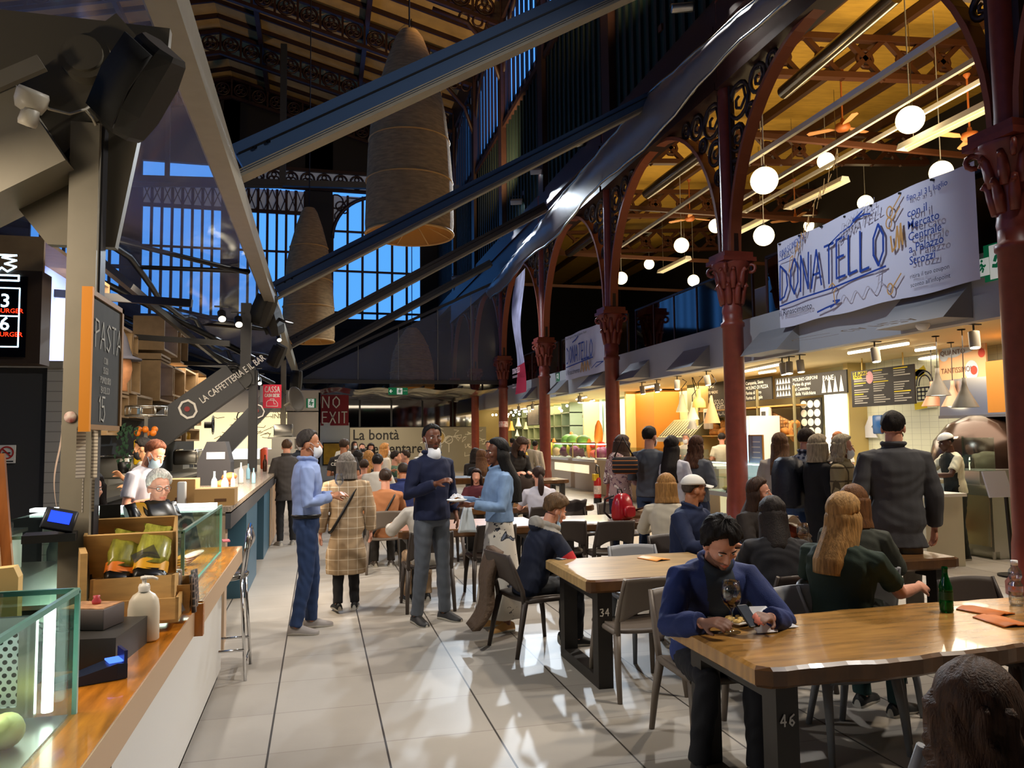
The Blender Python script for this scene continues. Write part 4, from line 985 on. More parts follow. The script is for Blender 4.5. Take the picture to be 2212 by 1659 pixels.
for i in range(4): MB().rbox((-.03+.02*(i % 2), -.08+.05*i, .12), (.05, .045, .07), .012).build('pack', mat('small_pack_%d' % (i % 2), ('#2b2420', '#8e7c6a')[i % 2], .35), wk)
o = MB().bx(-.045, .045, -.004, .004, 0, .3).build('sign_holder', clear('acrylic', '#d9d6e0', .2, .3)); o.rotation_euler = (.0, -.42, .25); o.location = (-.565, 3.40, .91); tag(o, 'tilted clear acrylic sign holder leaning on the basket', 'sign holder')
o = MB(); o.plate([(-.06, 0), (.06, 0), (.06, .2), (.045, .235), (-.035, .23), (-.06, .19)], (1, 0, 0), (0, 0, 1), (0, -1, 0), (0, .03, 0), .06); o = o.build('paper_bag', mat('kraft_lit', '#d8b878', .7)); put(o, (-1.03, 2.93, .97), .1); tag(o, 'kraft paper bag standing behind the grey cash drawer', 'bag')
# slicer and scale
sl = thing('slicing_machine', 'grey-green slicing machine with a sloping back panel', 'slicer', (-1.16, 2.72, .862), .12)
MB().loft([[(x, y, z) for x, y in ((-.14+k, -.12+f), (.13-k*.3, -.12+f), (.13-k*.3, .12), (-.14+k, .12))] for z, k, f in ((0, 0, 0), (.1, .02, .01), (.34, .06, .1), (.36, .07, .11))], 0, True, smooth=False).build('body', mat('slicer_paint', '#56666a', .35), sl)
MB().bx(-.12, .14, -.06, .12, .36, .385).build('top_plate', STAIN, sl); MB().rbox((-.14, -.02, .47), (.2, .18, .1), .03).build('motor_hood', mat('slicer_hood', '#7c7466', .4), sl)
MB().bx(-.08, .04, -.128, -.126, .12, .26, 0, Matrix.Rotation(-.0, 4, 'X')).build('rating_plate', mat('plate_label', '#76807a', .5), sl)
sc_ = thing('weighing_scale', 'black weighing scale with a glowing blue display beside the steel post', 'scale', OD(128, 1140, 3.0), .2)
MB().bx(-.12, .06, -.05, .08, -.05, -.02).build('base', BLACK, sc_)
d = MB(); d.rbox((0, 0, 0), (.115, .03, .085), .008); d.build('display', mat('scale_plastic', '#22242b', .35), sc_); sc_.children[-1].rotation_euler = (-.45, .25, 0); sc_.children[-1].location = (0, 0, .03)
d = MB().bx(-.038, .038, -.0175, -.016, -.018, .028).build('screen', glow('lcd_blue', '#1f3bff', 2.0), sc_.children[-1])
# prepared-meat case
g2 = thing('display_case', 'glass display case of sliced cold meats under a bright light bar', 'display case')
b = MB(); b.bx(-.61, -.60, 3.8, 5.2, .905, 1.2); b.bx(-1.6, -.6, 3.8, 3.81, .905, 1.2); b.bx(-1.6, -.6, 5.19, 5.2, .905, 1.2); b.bx(-1.6, -.6, 3.8, 5.2, 1.2, 1.205); b.build('glass', GLASSG, g2)
b = MB()
for p0, p1 in (((-.6, 3.8, 1.202), (-.6, 5.2, 1.202)), ((-1.6, 3.8, 1.202), (-.6, 3.8, 1.202)), ((-.6, 3.8, .905), (-.6, 3.8, 1.202)), ((-.6, 5.2, .905), (-.6, 5.2, 1.202)), ((-.6, 3.8, .91), (-.6, 5.2, .91))): b.bar(p0, p1, .014, .014)
b.build('glass_edge', GEDGE, g2)
MB().bx(-1.65, -.62, 5.1, 5.18, 1.206, 1.225).build('light_bar', LED, g2)
MB().bx(-1.5, -.63, 3.84, 5.15, .88, .9).build('base_tray', STAIN, g2)
HAM = mat('ham_pink', '#d98d84', .4, noise=.25, nscale=40, col2='#f0d9c6'); CHS = mat('cheese_slice', '#e6c277', .5)
first = None
for i in range(9):
    y = 3.98+.2*(i % 5)+.1*(i//5); x = -.73-.19*(i//5)-.03*(i % 2)
    b = MB()
    for k in range(5): b.lathe([(0, .0), (.06, .0), (.062, .004), (0, .006)], (.014*k-.03, .02*k-.04, .012*k), 14, 0, Matrix.Rotation(.3, 4, 'X'))
    o = b.build('meat_slice_pile', HAM if i % 3 else CHS); put(o, (x, y, .905), i*1.3); o['kind'] = 'stuff'; tag(o, 'fanned slices of cold meat in the display case' if i % 3 else 'fanned slices of cheese in the display case', 'cold cuts', 'cold cuts in the display case')
o = MB().rbox((0, 0, 0), (.05, .09, .012), .004).build('sticky_note', mat('pink_note', '#e07a80', .7)); put(o, OZ(488, 1168, .911), .2); tag(o, 'pink note lying at the far end of the wooden ledge', 'note')
# shelf with cocktails beyond the scale
bc = thing('back_counter', 'back counter with a glowing white front edge and cocktails on it', 'counter', (0, 0, 0))
MB().bx(-3.4, -1.72, 4.7, 5.3, 1.08, 1.1).build('top', STAIN, bc); MB().bx(-3.4, -1.72, 4.68, 4.7, 1.055, 1.1).build('led_edge', LED, bc); MB().bx(-3.4, -1.75, 4.75, 5.3, 0, 1.08).build('carcass', mat('panel_grey', '#b7b3ad', .5), bc)
dr = mat('spritz', '#d98a2b', .15)
tum = thing('tumbler', 'tumbler of orange cocktail on the back counter nearest the wooden panel', 'glass', (-2.95, 4.95, 1.1), 0, 'cocktails on the back counter')
MB().lathe([(0, .003), (.035, .003), (.042, .11), (.04, .11), (.033, .006), (0, .006)], n=18).build('glass', clear('tumbler_g', '#f6f8f8', .02, .07), tum); MB().lathe([(0, .008), (.032, .008), (.037, .07), (0, .07)], n=16).build('drink', dr, tum); MB().lathe([(0, .075), (.03, .075), (.03, .083), (0, .083)], n=14).build('lemon_slice', mat('lemon', '#e0a92a', .5), tum)
for i, (x, y, l) in enumerate(((-2.78, 5.0, 'tumbler of orange cocktail with a lemon slice, second on the back counter'), (-2.62, 4.92, 'tumbler of orange cocktail in the middle of the back counter'), (-2.45, 5.02, 'tumbler of orange cocktail beside the steel post on the back counter'), (-2.3, 4.93, 'tumbler of orange cocktail behind the steel post'))): put(copy_tree(tum), (x, y, 1.1), i, l)
o = MB().lathe([(0, 0), (.028, 0), (.04, .05), (.037, .05), (.025, .005), (0, .005)], n=16).build('coffee_cup', mat('white_china', '#ece8e0', .25)); put(o, (-2.98, 4.8, 1.1)); tag(o, 'white coffee cup on the back counter', 'cup')
o = MB(); o.bar((0, 0, -.6), (-.06, 0, .16), .07, .03); o.bar((.05, 0, -.6), (-.02, 0, .12), .02, .04); o = o.build('leaning_plank', mat('orange_plank', '#9a5a26', .5, noise=.3, nscale=4, stretch=(6, 1, 1))); o.location = OD(8, 1040, 3.3); tag(o, 'leaning brown wooden plank at the end of the counter', 'panel')

# ================================================================ THINGS ON THE STEEL POST
PAPER = mat('notice_paper', '#d9cfbf', .8)
def lines_mat(name, base, ink, sz):
    return grid_mat(name, base, ink, 0, 0, sz, .32)
LP = lines_mat('printed_list', '#d3c8b8', '#8b8175', .014)
for i, (x0, y0, x1, y1, d, lb) in enumerate(((166, 922, 212, 1032, 3.08, 'longest printed price list taped to the steel post'), (178, 1034, 206, 1104, 3.09, 'short printed list taped low on the steel post'))):
    a = OD(x0, y0, d); c = OD(x1, y1, d+.05)
    o = MB().sheet(lambda u, v: (a.x+(c.x-a.x)*u, a.y+.03*u+.015*math.sin(3*u), c.z+(a.z-c.z)*v), 6, 6).build('price_list', LP); tag(o, lb, 'paper list', 'lists on the steel post')
q = OD(126, 1015, 3.2); b = MB(); b.sheet(lambda u, v: (q.x-.02*u-.012*math.sin(v*5), q.y+.05*u, q.z-.16+.34*v+.01*u), 6, 10); tag(b.build('paper_sheaf', mat('peach_paper', '#d8bda6', .8)), 'sheaf of peach paper hanging at the back of the steel post', 'paper')
o = MB().lathe([(0, .004), (.022, .004), (.024, 0)], n=18).build('round_sticker', [mat('sticker', '#efe6da', .5, col2='#a23a30', nscale=26)]); o.rotation_euler = (PI/2, 0, 0); o.location = OY(152, 901, 3.442); tag(o, 'round white sticker on the steel post', 'sticker')
cb = thing('chalkboard', 'chalkboard reading PASTA and 15 in an orange-edged frame on the steel post', 'chalkboard', (-.878, 3.28, 1.94)); cb.scale = (1, .76, .82)
MB().bx(-.008, .008, 0, .62, -.31, .33).build('board', mat('slate', '#34332f', .8, noise=.2, nscale=6), cb)
b = MB()
for q in ((0, .62, .31, .335), (0, .62, -.335, -.31)): b.bx(-.014, .016, q[0]-.02, q[1]+.02, q[2], q[3])
b.bx(-.014, .016, .6, .64, -.335, .335); b.build('frame', mat('board_frame', '#8d6b44', .5), cb); MB().bx(-.02, .018, -.03, .0, -.345, .345).build('orange_edge', mat('orange_edge', '#e0902c', .5), cb)
b = MB(); s, w = hand('PASTA'); b.strokes(s, (.0085, .08, .07), (0, 1, 0), (0, 0, 1), .135, .005)
for i, (t, z) in enumerate((('con', .0), ('sugo', -.05), ('pomodoro', -.1), ('basilico', -.15))): s, w = hand(t); b.strokes(s, (.0085, .3-.03*w/2-.01, z), (0, 1, 0), (0, 0, 1), .032, .0018)
s, w = hand('15'); b.strokes(s, (.0085, .18, -.29), (0, 1, 0), (0, 0, 1), .12, .005); b.build('chalk_writing', mat('chalk', '#a8a69d', .9), cb)
dm = thing('dome_camera', 'white dome security camera hanging below the steel strut', 'camera', OD(66, 222, 2.9)); dm.rotation_euler = (.3, .35, 0)
MB().lathe([(0, .05), (.05, .05), (.056, .035), (.056, 0), (.045, -.03), (.0, -.045)], n=24).build('housing', mat('camera_white', '#cfc7b4', .4), dm)
MB().lathe([(0, -.085), (.03, -.085), (.034, -.07), (.03, -.02), (0, -.01)], (.018, -.02, 0), 20).build('eye', mat('camera_white', '#cfc7b4', .4), dm)
for q in (-.012, .012): MB().cyl((.018+q, -.02, -.084), (.018+q, -.02, -.088), .007, n=12).build('lens', BLACK, dm)
o = MB().tube([OD(78, 205, 2.9), OD(105, 235, 2.95), OD(150, 246, 3.1), OD(185, 236, 3.2), OD(215, 215, 3.25)], .006, 6).tube([OD(185, 238, 3.2), OD(200, 255, 3.2), OD(208, 272, 3.2)], .006, 6).build('camera_cable', mat('cable_white', '#cdc3ab', .5)); tag(o, 'white cable looping from the dome camera across the steel post', 'cable')
def speaker(loc, rot, label, sc=1.0):
    r = thing('loudspeaker', label, 'speaker', loc, 0, 'black curved loudspeakers on the posts'); r.rotation_euler = rot; r.scale = (sc, sc, sc)
    MB().loft([[(x, .055*math.cos(q)+.02, z) if 0 else (x*k, y*k2, z) for x, y in ((-.085, .07), (-.095, -.02), (-.06, -.075), (0, -.09), (.06, -.075), (.095, -.02), (.085, .07))] for z, k, k2, q in ((-.19, .92, .75, 0), (-.17, 1, .9, 0), (-.08, 1.04, 1.15, 0), (.08, 1.04, 1.15, 0), (.17, 1, .9, 0), (.19, .92, .75, 0))], 0, True, smooth=False).build('cabinet', mat('speaker_black', '#2a2824', .5), r)
    MB().tube([(0, .07, 0), (0, .14, -.05), (-.06, .2, -.1)], .018, 8).build('bracket', BLACK, r)
    MB().loft([[(.08*c, -.1-.02*(1-abs(z)/.18), z) for c in (-1, 1)]+[(.08*c, -.09-.02*(1-abs(z)/.18), z) for c in (1, -1)] for z in (-.16, -.08, 0, .08, .16)], 0, True).build('grille', mat('speaker_grille', '#191815', .7), r)
speaker(OD(300, 190, 3.15), (.15, .75, -.5), 'black curved loudspeaker on the beige steel post', 1.05)
speaker(OD(570, 668, 12.6), (.1, .45, -.5), 'black curved loudspeaker high on the charcoal forked post', 1.45); speaker(OD(590, 690, 12.9), (.1, .4, -2.0), 'black curved loudspeaker turned away on the charcoal forked post', 1.4); speaker(OD(599, 768, 15), (.1, .5, -.5), 'smaller black loudspeaker hanging past the charcoal forked post', 1.2); speaker(OD(640, 822, 20), (.1, .1, -.3), 'black loudspeaker at the far end of the canopy edge beam', 1.4)
def track_spot(loc, to, label, group, r=.05, L=.16, m=None, g=None):
    t = thing('spotlight', label, 'spotlight', loc, 0, group); d = (Vector(to)-Vector(loc)).normalized()
    MB().cyl((0, 0, 0), d*L, r, n=16).build('housing', m or BLACK, t); MB().cyl(d*(L+.002), d*(L+.006), r*.85, n=16).build('lamp_face', g or SPOTG, t)
    MB().cyl((0, 0, .0), (0, 0, .09), .012, n=8).box((0, 0, .095), (.2, .05, .02)).build('mount', BLACK, t); return t
for i, (x, y, d) in enumerate(((478, 690, 11.5), (514, 702, 12), (590, 698, 13.5), (587, 715, 13.2), (601, 735, 14.5), (553, 818, 14), (559, 828, 15.5))):
    p = OD(x, y, d); track_spot(p+Vector((0, 0, .1)), p+Vector((.5, -2.2, -2.0)), 'small lit spotlight clustered at the charcoal forked post', 'spotlights at the charcoal post', .06 if i < 4 else .045)
lamp('AREA', 'case_lighting', (-1.05, 4.5, 1.19), (-1.05, 4.5, 0), 16, (1, .95, .85), .7, 1.4)
lamp('AREA', 'case_lighting', (-1.0, 1.9, 1.18), (-1.0, 1.9, 0), 5, (.9, 1, .97), .6, .8)
# ================================================================ STALLS UNDER THE MEZZANINE
CEILW = mat('stall_ceiling', '#dcc694', .8)
b = MB(); b.bx(7.5, 19, -6, 46, 3.0, 3.6); b.bx(7.4, 10.2, -6, 46, 2.94, 3.0, 1); struct(b.build('floor_mezzanine', [GREYP, CEILW]))
struct(MB().bx(7.34, 7.5, -6, 46, 2.90, 3.66).build('trim_20', mat('fascia_grey', '#a5a4a6', .6)))
BACK = mat('stall_wall', '#cfc999', .6)
tileM = grid_mat('white_tile', '#dfe0c6', '#b9baa2', 0, .2, .1, .04, .35)
struct(MB().bx(10, 10.15, -6, 12.35, 0, 2.94).build('wall_pizza', tileM))
struct(MB().bx(10, 10.15, 12.35, 21.4, 0, 2.94).build('wall_bakery', BACK))
struct(MB().bx(10, 10.15, 21.4, 46, 0, 2.94).build('wall_stalls', mat('pale_green_wall', '#c3ccb2', .6)))
b = MB()
for y, x0 in ((5.6, 9.0), (12.3, 9.6), (17.6, 9.3), (21.3, 8.9), (26.2, 9.3), (31.0, 9.3), (37, 7.5)): b.bx(x0, 10, y, y+.12, 0, 2.94)
struct(b.build('wall_partition', mat('partition_cream', '#d3bb7a', .6)))
tag(MB().bx(9.2, 9.98, 20.0, 21.3, .9, 2.9).build('wall_cladding', mat('amber_panel', '#a86f25', .5)), 'amber wooden panel at the back of the stall behind the queue', 'panel')
# wedge hoods on the fascia
hd = MB(); hd.add([(0, -.55, .36), (0, .55, .36), (0, .55, -.06), (0, -.55, -.06), (-.42, -.55, -.06), (-.42, .55, -.06)], [(0, 4, 5, 1), (0, 3, 4), (1, 5, 2), (3, 2, 5, 4), (0, 1, 2, 3)])
hd = hd.build('fascia_hood', mat('hood_grey', '#8b8a8c', .6))
for i, (y, l) in enumerate(((7.75, 'grey wedge hood on the fascia at the dated end of the big banner'), (11.05, 'grey wedge hood on the fascia under the other end of the big banner'), (13.9, 'grey wedge hood on the fascia past the bakery column'), (16.7, 'grey wedge hood on the fascia beside the fire-extinguisher column'), (19.5, 'grey wedge hood on the fascia below the small banner'), (22.6, 'grey wedge hood on the fascia beside the exit symbol'), (26, 'grey wedge hood on the fascia near the tall banner'))):
    o = hd if i == 0 else hd.copy()
    if i: COL.objects.link(o)
    o.location = (7.34, y, 3.0); tag(o, l, 'hood', 'wedge hoods along the fascia')
# glass balustrade
for i, (y0, y1) in enumerate(((3.5, 6.2), (6.55, 11.5), (11.95, 17.1), (17.6, 22.9), (23.3, 28.5))):
    r = thing('glass_balustrade', ['smoked glass balustrade beside the green exit sign on the mezzanine', 'smoked glass balustrade behind the big exhibition banner', 'smoked glass balustrade reflecting white lamps, past the bakery column', 'smoked glass balustrade behind the small exhibition banner', 'smoked glass balustrade behind the tall banner'][i], 'balustrade', (7.45, y0, 3.66), 0, 'glass balustrades of the mezzanine'); L = y1-y0; n = 5
    MB().bx(-.006, .006, 0, L, .03, .98).build('pane', SMOKE, r)
    for k in range(n+1): MB().bx(-.02, .02, L*k/n-.02, L*k/n+.02, 0, 1.0).build('baluster', mat('brown_baluster', '#3a1f1a', .5), r)
    MB().bx(-.03, .03, 0, L, .97, 1.01).build('handrail', mat('dark_handrail', '#1d1413', .4), r)
# mezzanine back: dim counters and boards
for i, (y, l, x) in enumerate(((14.2, 'white seat cover on the mezzanine behind the glass', 9.2), (15.6, 'dark cabinet with white labels on the mezzanine', 9.6), (18.6, 'tall dark shelving on the mezzanine', 10.5))):
    b = MB(); b.rbox((0, 0, .55), (.5, .9, 1.1), .05)
    if i == 1:
        for q in range(3): b.bx(-.256, -.25, -.3+.25*q, -.15+.25*q, .8, .98, 1)
    o = b.build(['covered_seat', 'dark_cabinet', 'shelving'][i], [mat('seat_%d' % i, ['#9aa3b8', '#2b2522', '#2b211c'][i], .7), NAP]); put(o, (x, y, 3.6)); tag(o, l, ['seat', 'cabinet', 'shelving'][i])
bd = thing('notice_board', 'white notice board reading La bonta e elementare above a dark strip on the mezzanine', 'board', OX(1285, 700, 9.0)); bd.location.z = 3.7
MB().bx(-.02, .02, -1.5, 1.5, .7, 1.35).build('panel', WHITE_P, bd); MB().bx(-.02, .02, -1.5, 1.5, 0, .7).build('dark_strip', BLACK, bd)
MB().text('La bontà è elementare', (-.022, 1.35, .82), (0, -1, 0), (0, 0, 1), .16, 0, .01, width=2.5).build('lettering', BLACK, bd)
MB().add([(-.025, 1.0+.18*math.cos(a), .35+.18*math.sin(a)) for a in np.linspace(0, 2*PI, 17)[:-1]], [tuple(range(16))]).build('round_badge', NAP, bd)

# ================================================================ BANNERS
BAN = mat('banner_cloth', '#cfcddc', .75, bump=.15, bscale=2.0); INK = mat('ink_blue', '#1d3f94', .7); INKB = mat('ink_black', '#23243a', .7); OCH = mat('ochre_crayon', '#c08f52', .8); GRY = mat('pencil_grey', '#a9a2ae', .8)
bn = thing('exhibition_banner', 'large white banner with DONATELLO in blue brush capitals on the fascia', 'banner', (7.14, 10.7, 3.31))
L, H = 3.82, 1.37   # runs towards -Y
def bw(u): return .03*math.sin(u*9)+.015*math.sin(u*23)
MB().sheet(lambda u, v: (bw(u)*(1-abs(2*v-1)*.6), -L*u, H*v+.012*math.sin(u*18)*(2*v-1)), 40, 10).build('cloth', BAN, bn)
X_, Y_ = (0, -1, 0), (0, 0, 1)
def ink(fn, name, m, par=bn):
    b = MB(); fn(b); return b.build(name, m, par)
LF = .055
def don(b):
    s, w = hand('DONATELLO', .2, .08); sx = 2.3/w
    b.strokes([[(p[0]*sx, p[1]*.54+.02*math.sin(i)+p[0]*sx*.04) for p in q] for i, q in enumerate(s)], (0, -.10, .43), X_, Y_, 1, .018, 0, LF)
    b.strokes([[(0, 0), (.6, .035), (1.3, .05), (2.35, .13)]], (0, -.09, .33), X_, Y_, 1, .013, 0, LF)
    b.strokes([[(0, 0), (.2, .03), (.38, .05)], [(.3, .02), (.5, .09), (.36, .1)]], (0, -1.02, .09), X_, Y_, 1, .014, 0, LF); b.strokes([[(0, 0), (.25, .1), (.45, .14), (.7, .28), (.5, .2), (.75, .22), (.85, .2)]], (0, -1.35, 1.02), X_, Y_, 1, .011, 0, LF)
    for t, z, s in (('con il', .98, .15), ('Mercato', .83, .15), ('Centrale', .68, .15), ('a Palazzo', .53, .15), ('Strozzi', .38, .15)): b.text(t, (0, -2.85, z), X_, Y_, s, 0, .006, lift=LF)
    b.text('fino al 31 luglio', (0, -2.85, 1.19), X_, Y_, .105, 0, .004, lift=LF)
ink(don, 'lettering', INK)
def blk(b):
    b.text('il Rinascimento', (0, -.08, .17), X_, Y_, .135, 0, .003, lift=LF); b.text('ritira il tuo coupon', (0, -2.85, .21), X_, Y_, .08, 0, 0, lift=LF); b.text("sconto all'infopoint", (0, -2.85, .10), X_, Y_, .08, 0, 0, lift=LF)
ink(blk, 'lettering', INKB)
def pen(b):
    s, w = hand('RINASCIMENTO', .2); b.strokes([[(p[0]*.62/w, p[1]*.1+p[0]*.015) for p in q] for q in s], (0, -.14, 1.10), X_, Y_, 1, .005, 0, LF); b.strokes([[(0, 0), (.3, .02)]], (0, -.1, 1.05), X_, Y_, 1, .007, 0, LF)
ink(pen, 'lettering', INK)
def gr(b):
    s, w = hand('DONATELL', .25, .2); b.strokes([[(p[0]*.85/w, p[1]*.12+p[0]*.03) for p in q] for q in s], (0, -1.55, .98), X_, Y_, 1, .008, 0, LF)
    s, w = hand('DONATELL', .25, .2); b.strokes([[(p[0]*.7/w, p[1]*.1+p[0]*.03) for p in q] for q in s], (0, -1.62, 1.13), X_, Y_, 1, .005, 0, LF)
    b.strokes([[(x, .06*math.sin(x*26)+.06*x) for x in np.linspace(0, .95, 60)]], (0, -1.55, .17), X_, Y_, 1, .007, 0, LF); b.strokes([[(0, 0), (.06, .3), (.03, .1)], [(-.06, .2), (.12, .24)]], (0, -2.28, .2), X_, Y_, 1, .006, 0, LF)
ink(gr, 'print', GRY)
def oc(b):
    s, w = hand('DANATALLA', .3, .3); b.strokes([[(p[0]*1.25/w, p[1]*.16+p[0]*.17) for p in q] for q in s], (0, -.36, .82), X_, Y_, 1, .009, 0, LF)
    for x, z in ((2.55, 1.14), (2.53, 1.0), (2.5, .15)): b.strokes([[(.05*math.cos(t), .07*math.sin(t)) for t in np.linspace(0, 6.5, 14)]+[(.2, .16)]], (0, -x, z), X_, Y_, 1, .010, 0, LF)
    b.strokes([[(0, .2), (.02, 0), (.08, .05), (.12, .3), (.14, .02), (.18, .32), (.2, .05), (.17, .28)]], (0, -2.55, .62), X_, Y_, 1, .015, 0, LF); b.strokes([[(0, .15), (.08, .2), (.16, .12), (.1, .05), (.12, -.1)]], (0, -1.3, .25), X_, Y_, 1, .010, 0, LF)
ink(oc, 'print', OCH)
b = MB()
for u in np.linspace(0.02, .98, 8): b.cyl((.03, -L*u, H-.03), (-.03, -L*u, H-.03), .016, n=8)
b.build('eyelet', BLACK, bn)
bn2 = thing('exhibition_banner', 'smaller white banner with DONATELLO beside the third column', 'banner', (7.16, 24.2, 2.95)); L2 = 5.0
p0 = OX(1222, 800, 7.16); p1_ = OX(1308, 760, 7.16); L2 = p0.y-p1_.y; bn2.location.y = p0.y
z0 = OX(1222, 822, 7.16).z; z1 = OX(1222, 728, 7.16).z; bn2.location.z = z0; H2 = z1-z0
MB().sheet(lambda u, v: (.03*math.sin(u*11), -L2*u, H2*v), 30, 6).build('cloth', BAN, bn2)
def d2(b):
    s, w = hand('DONATELLO', .2, .08); sx = L2*.66/w; b.strokes([[(p[0]*sx, p[1]*H2*.36) for p in q] for q in s], (0, -.08*L2, H2*.36), X_, Y_, 1, .022, 0, LF)
    b.strokes([[(0, 0), (L2*.7, .08)]], (0, -.06*L2, H2*.28), X_, Y_, 1, .016, 0, LF); b.strokes([[(0, 0), (.3, .05), (.5, .12)]], (0, -.25*L2, H2*.8), X_, Y_, 1, .02, 0, LF); b.strokes([[(0, 0), (.4, .12), (.9, .1), (.3, .0)]], (0, -.72*L2, H2*.12), X_, Y_, 1, .012, 0, LF)
ink(d2, 'lettering', INK, bn2)
def d3(b): b.text('il Rinascimento', (0, -.06*L2, H2*.1), X_, Y_, .2, 0, .003, lift=LF); b.text('fino al 31 luglio con il Mercato Centrale a Palazzo', (0, -.07*L2, H2*.9), X_, Y_, .09, 0, 0, lift=LF)
ink(d3, 'lettering', INKB, bn2)
ink(lambda b: b.strokes([[(.12*i, .25*(i % 2)) for i in range(7)]], (0, -.45*L2, H2*.1), X_, Y_, 1, .03, 0, LF), 'print', OCH, bn2)
# tall hanging banner
pt = OX(1124, 590, 6.7); pb = OX(1124, 850, 6.7)
tb = thing('hanging_banner', 'tall narrow hanging banner of a pale statue above a crimson panel', 'banner', (6.62, pt.y, pb.z)); HB = pt.z-pb.z; WB = 1.15
def tcl(u, v): return (.10*math.sin(v*7+u), WB/2-WB*u+.05*math.sin(v*9), HB*v+.12*(u-.5)*(1 if v > .9 else .3))
STAT = mat('statue_print', '#9f9ab5', .8, noise=.45, nscale=1.6, stretch=(1, 2, 1))
MB().sheet(lambda u, v: tcl(u, .24+.76*v), 8, 30).build('cloth', STAT, tb); MB().sheet(lambda u, v: tcl(u, .24*v), 8, 10).build('crimson_panel', mat('crimson', '#a3203a', .75), tb)
b = MB(); b.text('DONATELLO', (-.05, WB/2-.08, HB*.165), X_, Y_, .26, 0, .01, width=WB*.86, lift=.06); b.text('IL RINASCIMENTO', (-.05, WB/2-.08, HB*.13), X_, Y_, .11, 0, 0, width=WB*.6, lift=.06); b.text('Firenze', (-.05, WB/2-.08, HB*.07), X_, Y_, .09, 0, 0, lift=.07); b.text('Palazzo Strozzi', (-.05, WB/2-.08, HB*.045), X_, Y_, .09, 0, 0, lift=.07); b.build('lettering', mat('pink_white', '#e9c9cf', .7), tb)
# exit signs
GR = mat('sign_green', '#0d7a4e', .5, emit=.15); WS = mat('sign_white', '#f1f5ee', .5, emit=.2)
def exit_sign(name, label, o, x, y, w, h, arrow=True):
    r = thing(name, label, 'sign', o); x = Vector(x).normalized(); y = Vector(y); n = x.cross(y)
    MB().plate([(-w/2, -h/2), (w/2, -h/2), (w/2, h/2), (-w/2, h/2)], x, y, -n, (0, 0, 0), .02).build('panel', GR, r)
    b = MB(); ox = w*.0 if arrow else 0; k = h*.42
    man = [[(-.1, .45), (.1, .2), (.0, -.05), (.2, -.25), (.05, -.6)], [(.0, -.05), (-.25, -.3), (-.5, -.25)], [(.1, .2), (-.25, .3), (-.35, .05)], [(.1, .2), (.35, .05), (.5, .2)]]
    c = (w*.08 if arrow else 0)
    if not arrow:
        b.plate([(-w*.32, -h*.46), (w*.32, -h*.46), (w*.32, h*.46), (-w*.32, h*.46)], x, y, n, n*.001, .001)
    else:
        b.plate([(c-h*.38, -h*.44), (c+h*.38, -h*.44), (c+h*.38, h*.44), (c-h*.38, h*.44)], x, y, n, n*.001, .001)
        b.strokes([[(-.3*w, 0), (-.42*w, 0)], [(-.36*w, .2*h), (-.43*w, 0), (-.36*w, -.2*h)]], (0, 0, 0), x, y, 1, h*.06, 0, .004); b.text('USCITA', Vector((0, 0, 0))+x*(w*.27), x, y, h*.16, 0, 0, lift=.004)
    b.build('white_field', WS, r)
    m = MB(); m.strokes([[(p[0]*k+c, p[1]*k) for p in q] for q in man], (0, 0, 0), x, y, 1, h*.05, 0, .006)
    m.add([x*(c+.0+h*.075*math.cos(a))+y*(h*.33+h*.075*math.sin(a))+n*.006 for a in np.linspace(0, 2*PI, 11)[:-1]], [tuple(range(10))]); m.build('running_figure', GR, r)
p = OY(860, 845, 28.7); exit_sign('exit_sign', 'green exit sign with an arrow hanging under the film ceiling', p, (1, 0, 0), (0, 0, 1), .72, .27)
p = OX(2160, 562, 7.33); exit_sign('exit_sign', 'green running-man sign on the fascia beside the big banner, larger of the two', (7.33, p.y, p.z), X_, Y_, .42, .42, False)
p = OX(2122, 578, 7.33); exit_sign('exit_sign', 'small green sign half hidden by the big banner edge', (7.33, p.y, p.z), X_, Y_, .3, .22, False)
p = OX(1211, 822, 7.33); exit_sign('exit_sign', 'green running-man sign at the foot of the small banner', (7.33, p.y+.3, p.z), X_, Y_, .36, .52, False)

# ================================================================ LAMPS OVER THE MEZZANINE
def gl(px, py, dpx): return OD(px, py, .5*FPX/dpx)
gbase = None
GL = [(1651, 390, 58, 'globe lamp beside the bakery column, upper of the two large ones'), (1966, 259, 58, 'globe lamp highest of all, under the ochre roof'), (1784, 348, 36, 'globe lamp under the ceiling fan in the middle'), (1869, 438, 32, 'globe lamp touching the top edge of the big banner'), (1650, 509, 44, 'globe lamp beside the bakery column, lower of the two large ones'), (2033, 372, 48, 'globe lamp half hidden by the dated corner of the big banner'),
      (1546, 488, 30, 'globe lamp cut by the bakery column shaft'), (1472, 530, 32, 'globe lamp between the fan and the hanging trough light'), (1402, 561, 22, 'smallest lone globe lamp in the arch of the fire-extinguisher column'), (1342, 601, 27, 'globe lamp against the fire-extinguisher column rib'), (1498, 606, 25, 'globe lamp just above the balustrade rail'), (1750, 488, 27, 'globe lamp over the banner word RINASCIMENTO')]
for i, (px, py, dp, l) in enumerate(GL):
    p = gl(px, py, dp); p.z = min(p.z, 10.0)
    if gbase is None:
        gbase = thing('globe_lamp', l, 'pendant lamp', p, 0, 'white globe lamps over the mezzanine')
        MB().ball((0, 0, 0), .25, 24, 14).build('globe', GLOBE, gbase); MB().cyl((0, 0, .245), (0, 0, .28), .05, n=14).build('cap', STAIN, gbase)
        o = gbase
    else: o = copy_tree(gbase); put(o, p, 0, l)
    c = MB().cyl((0, 0, .28), (0, 0, 10.6+(p.x-7)*.083-p.z), .012, n=6).build('cord', WHITE_P, o)
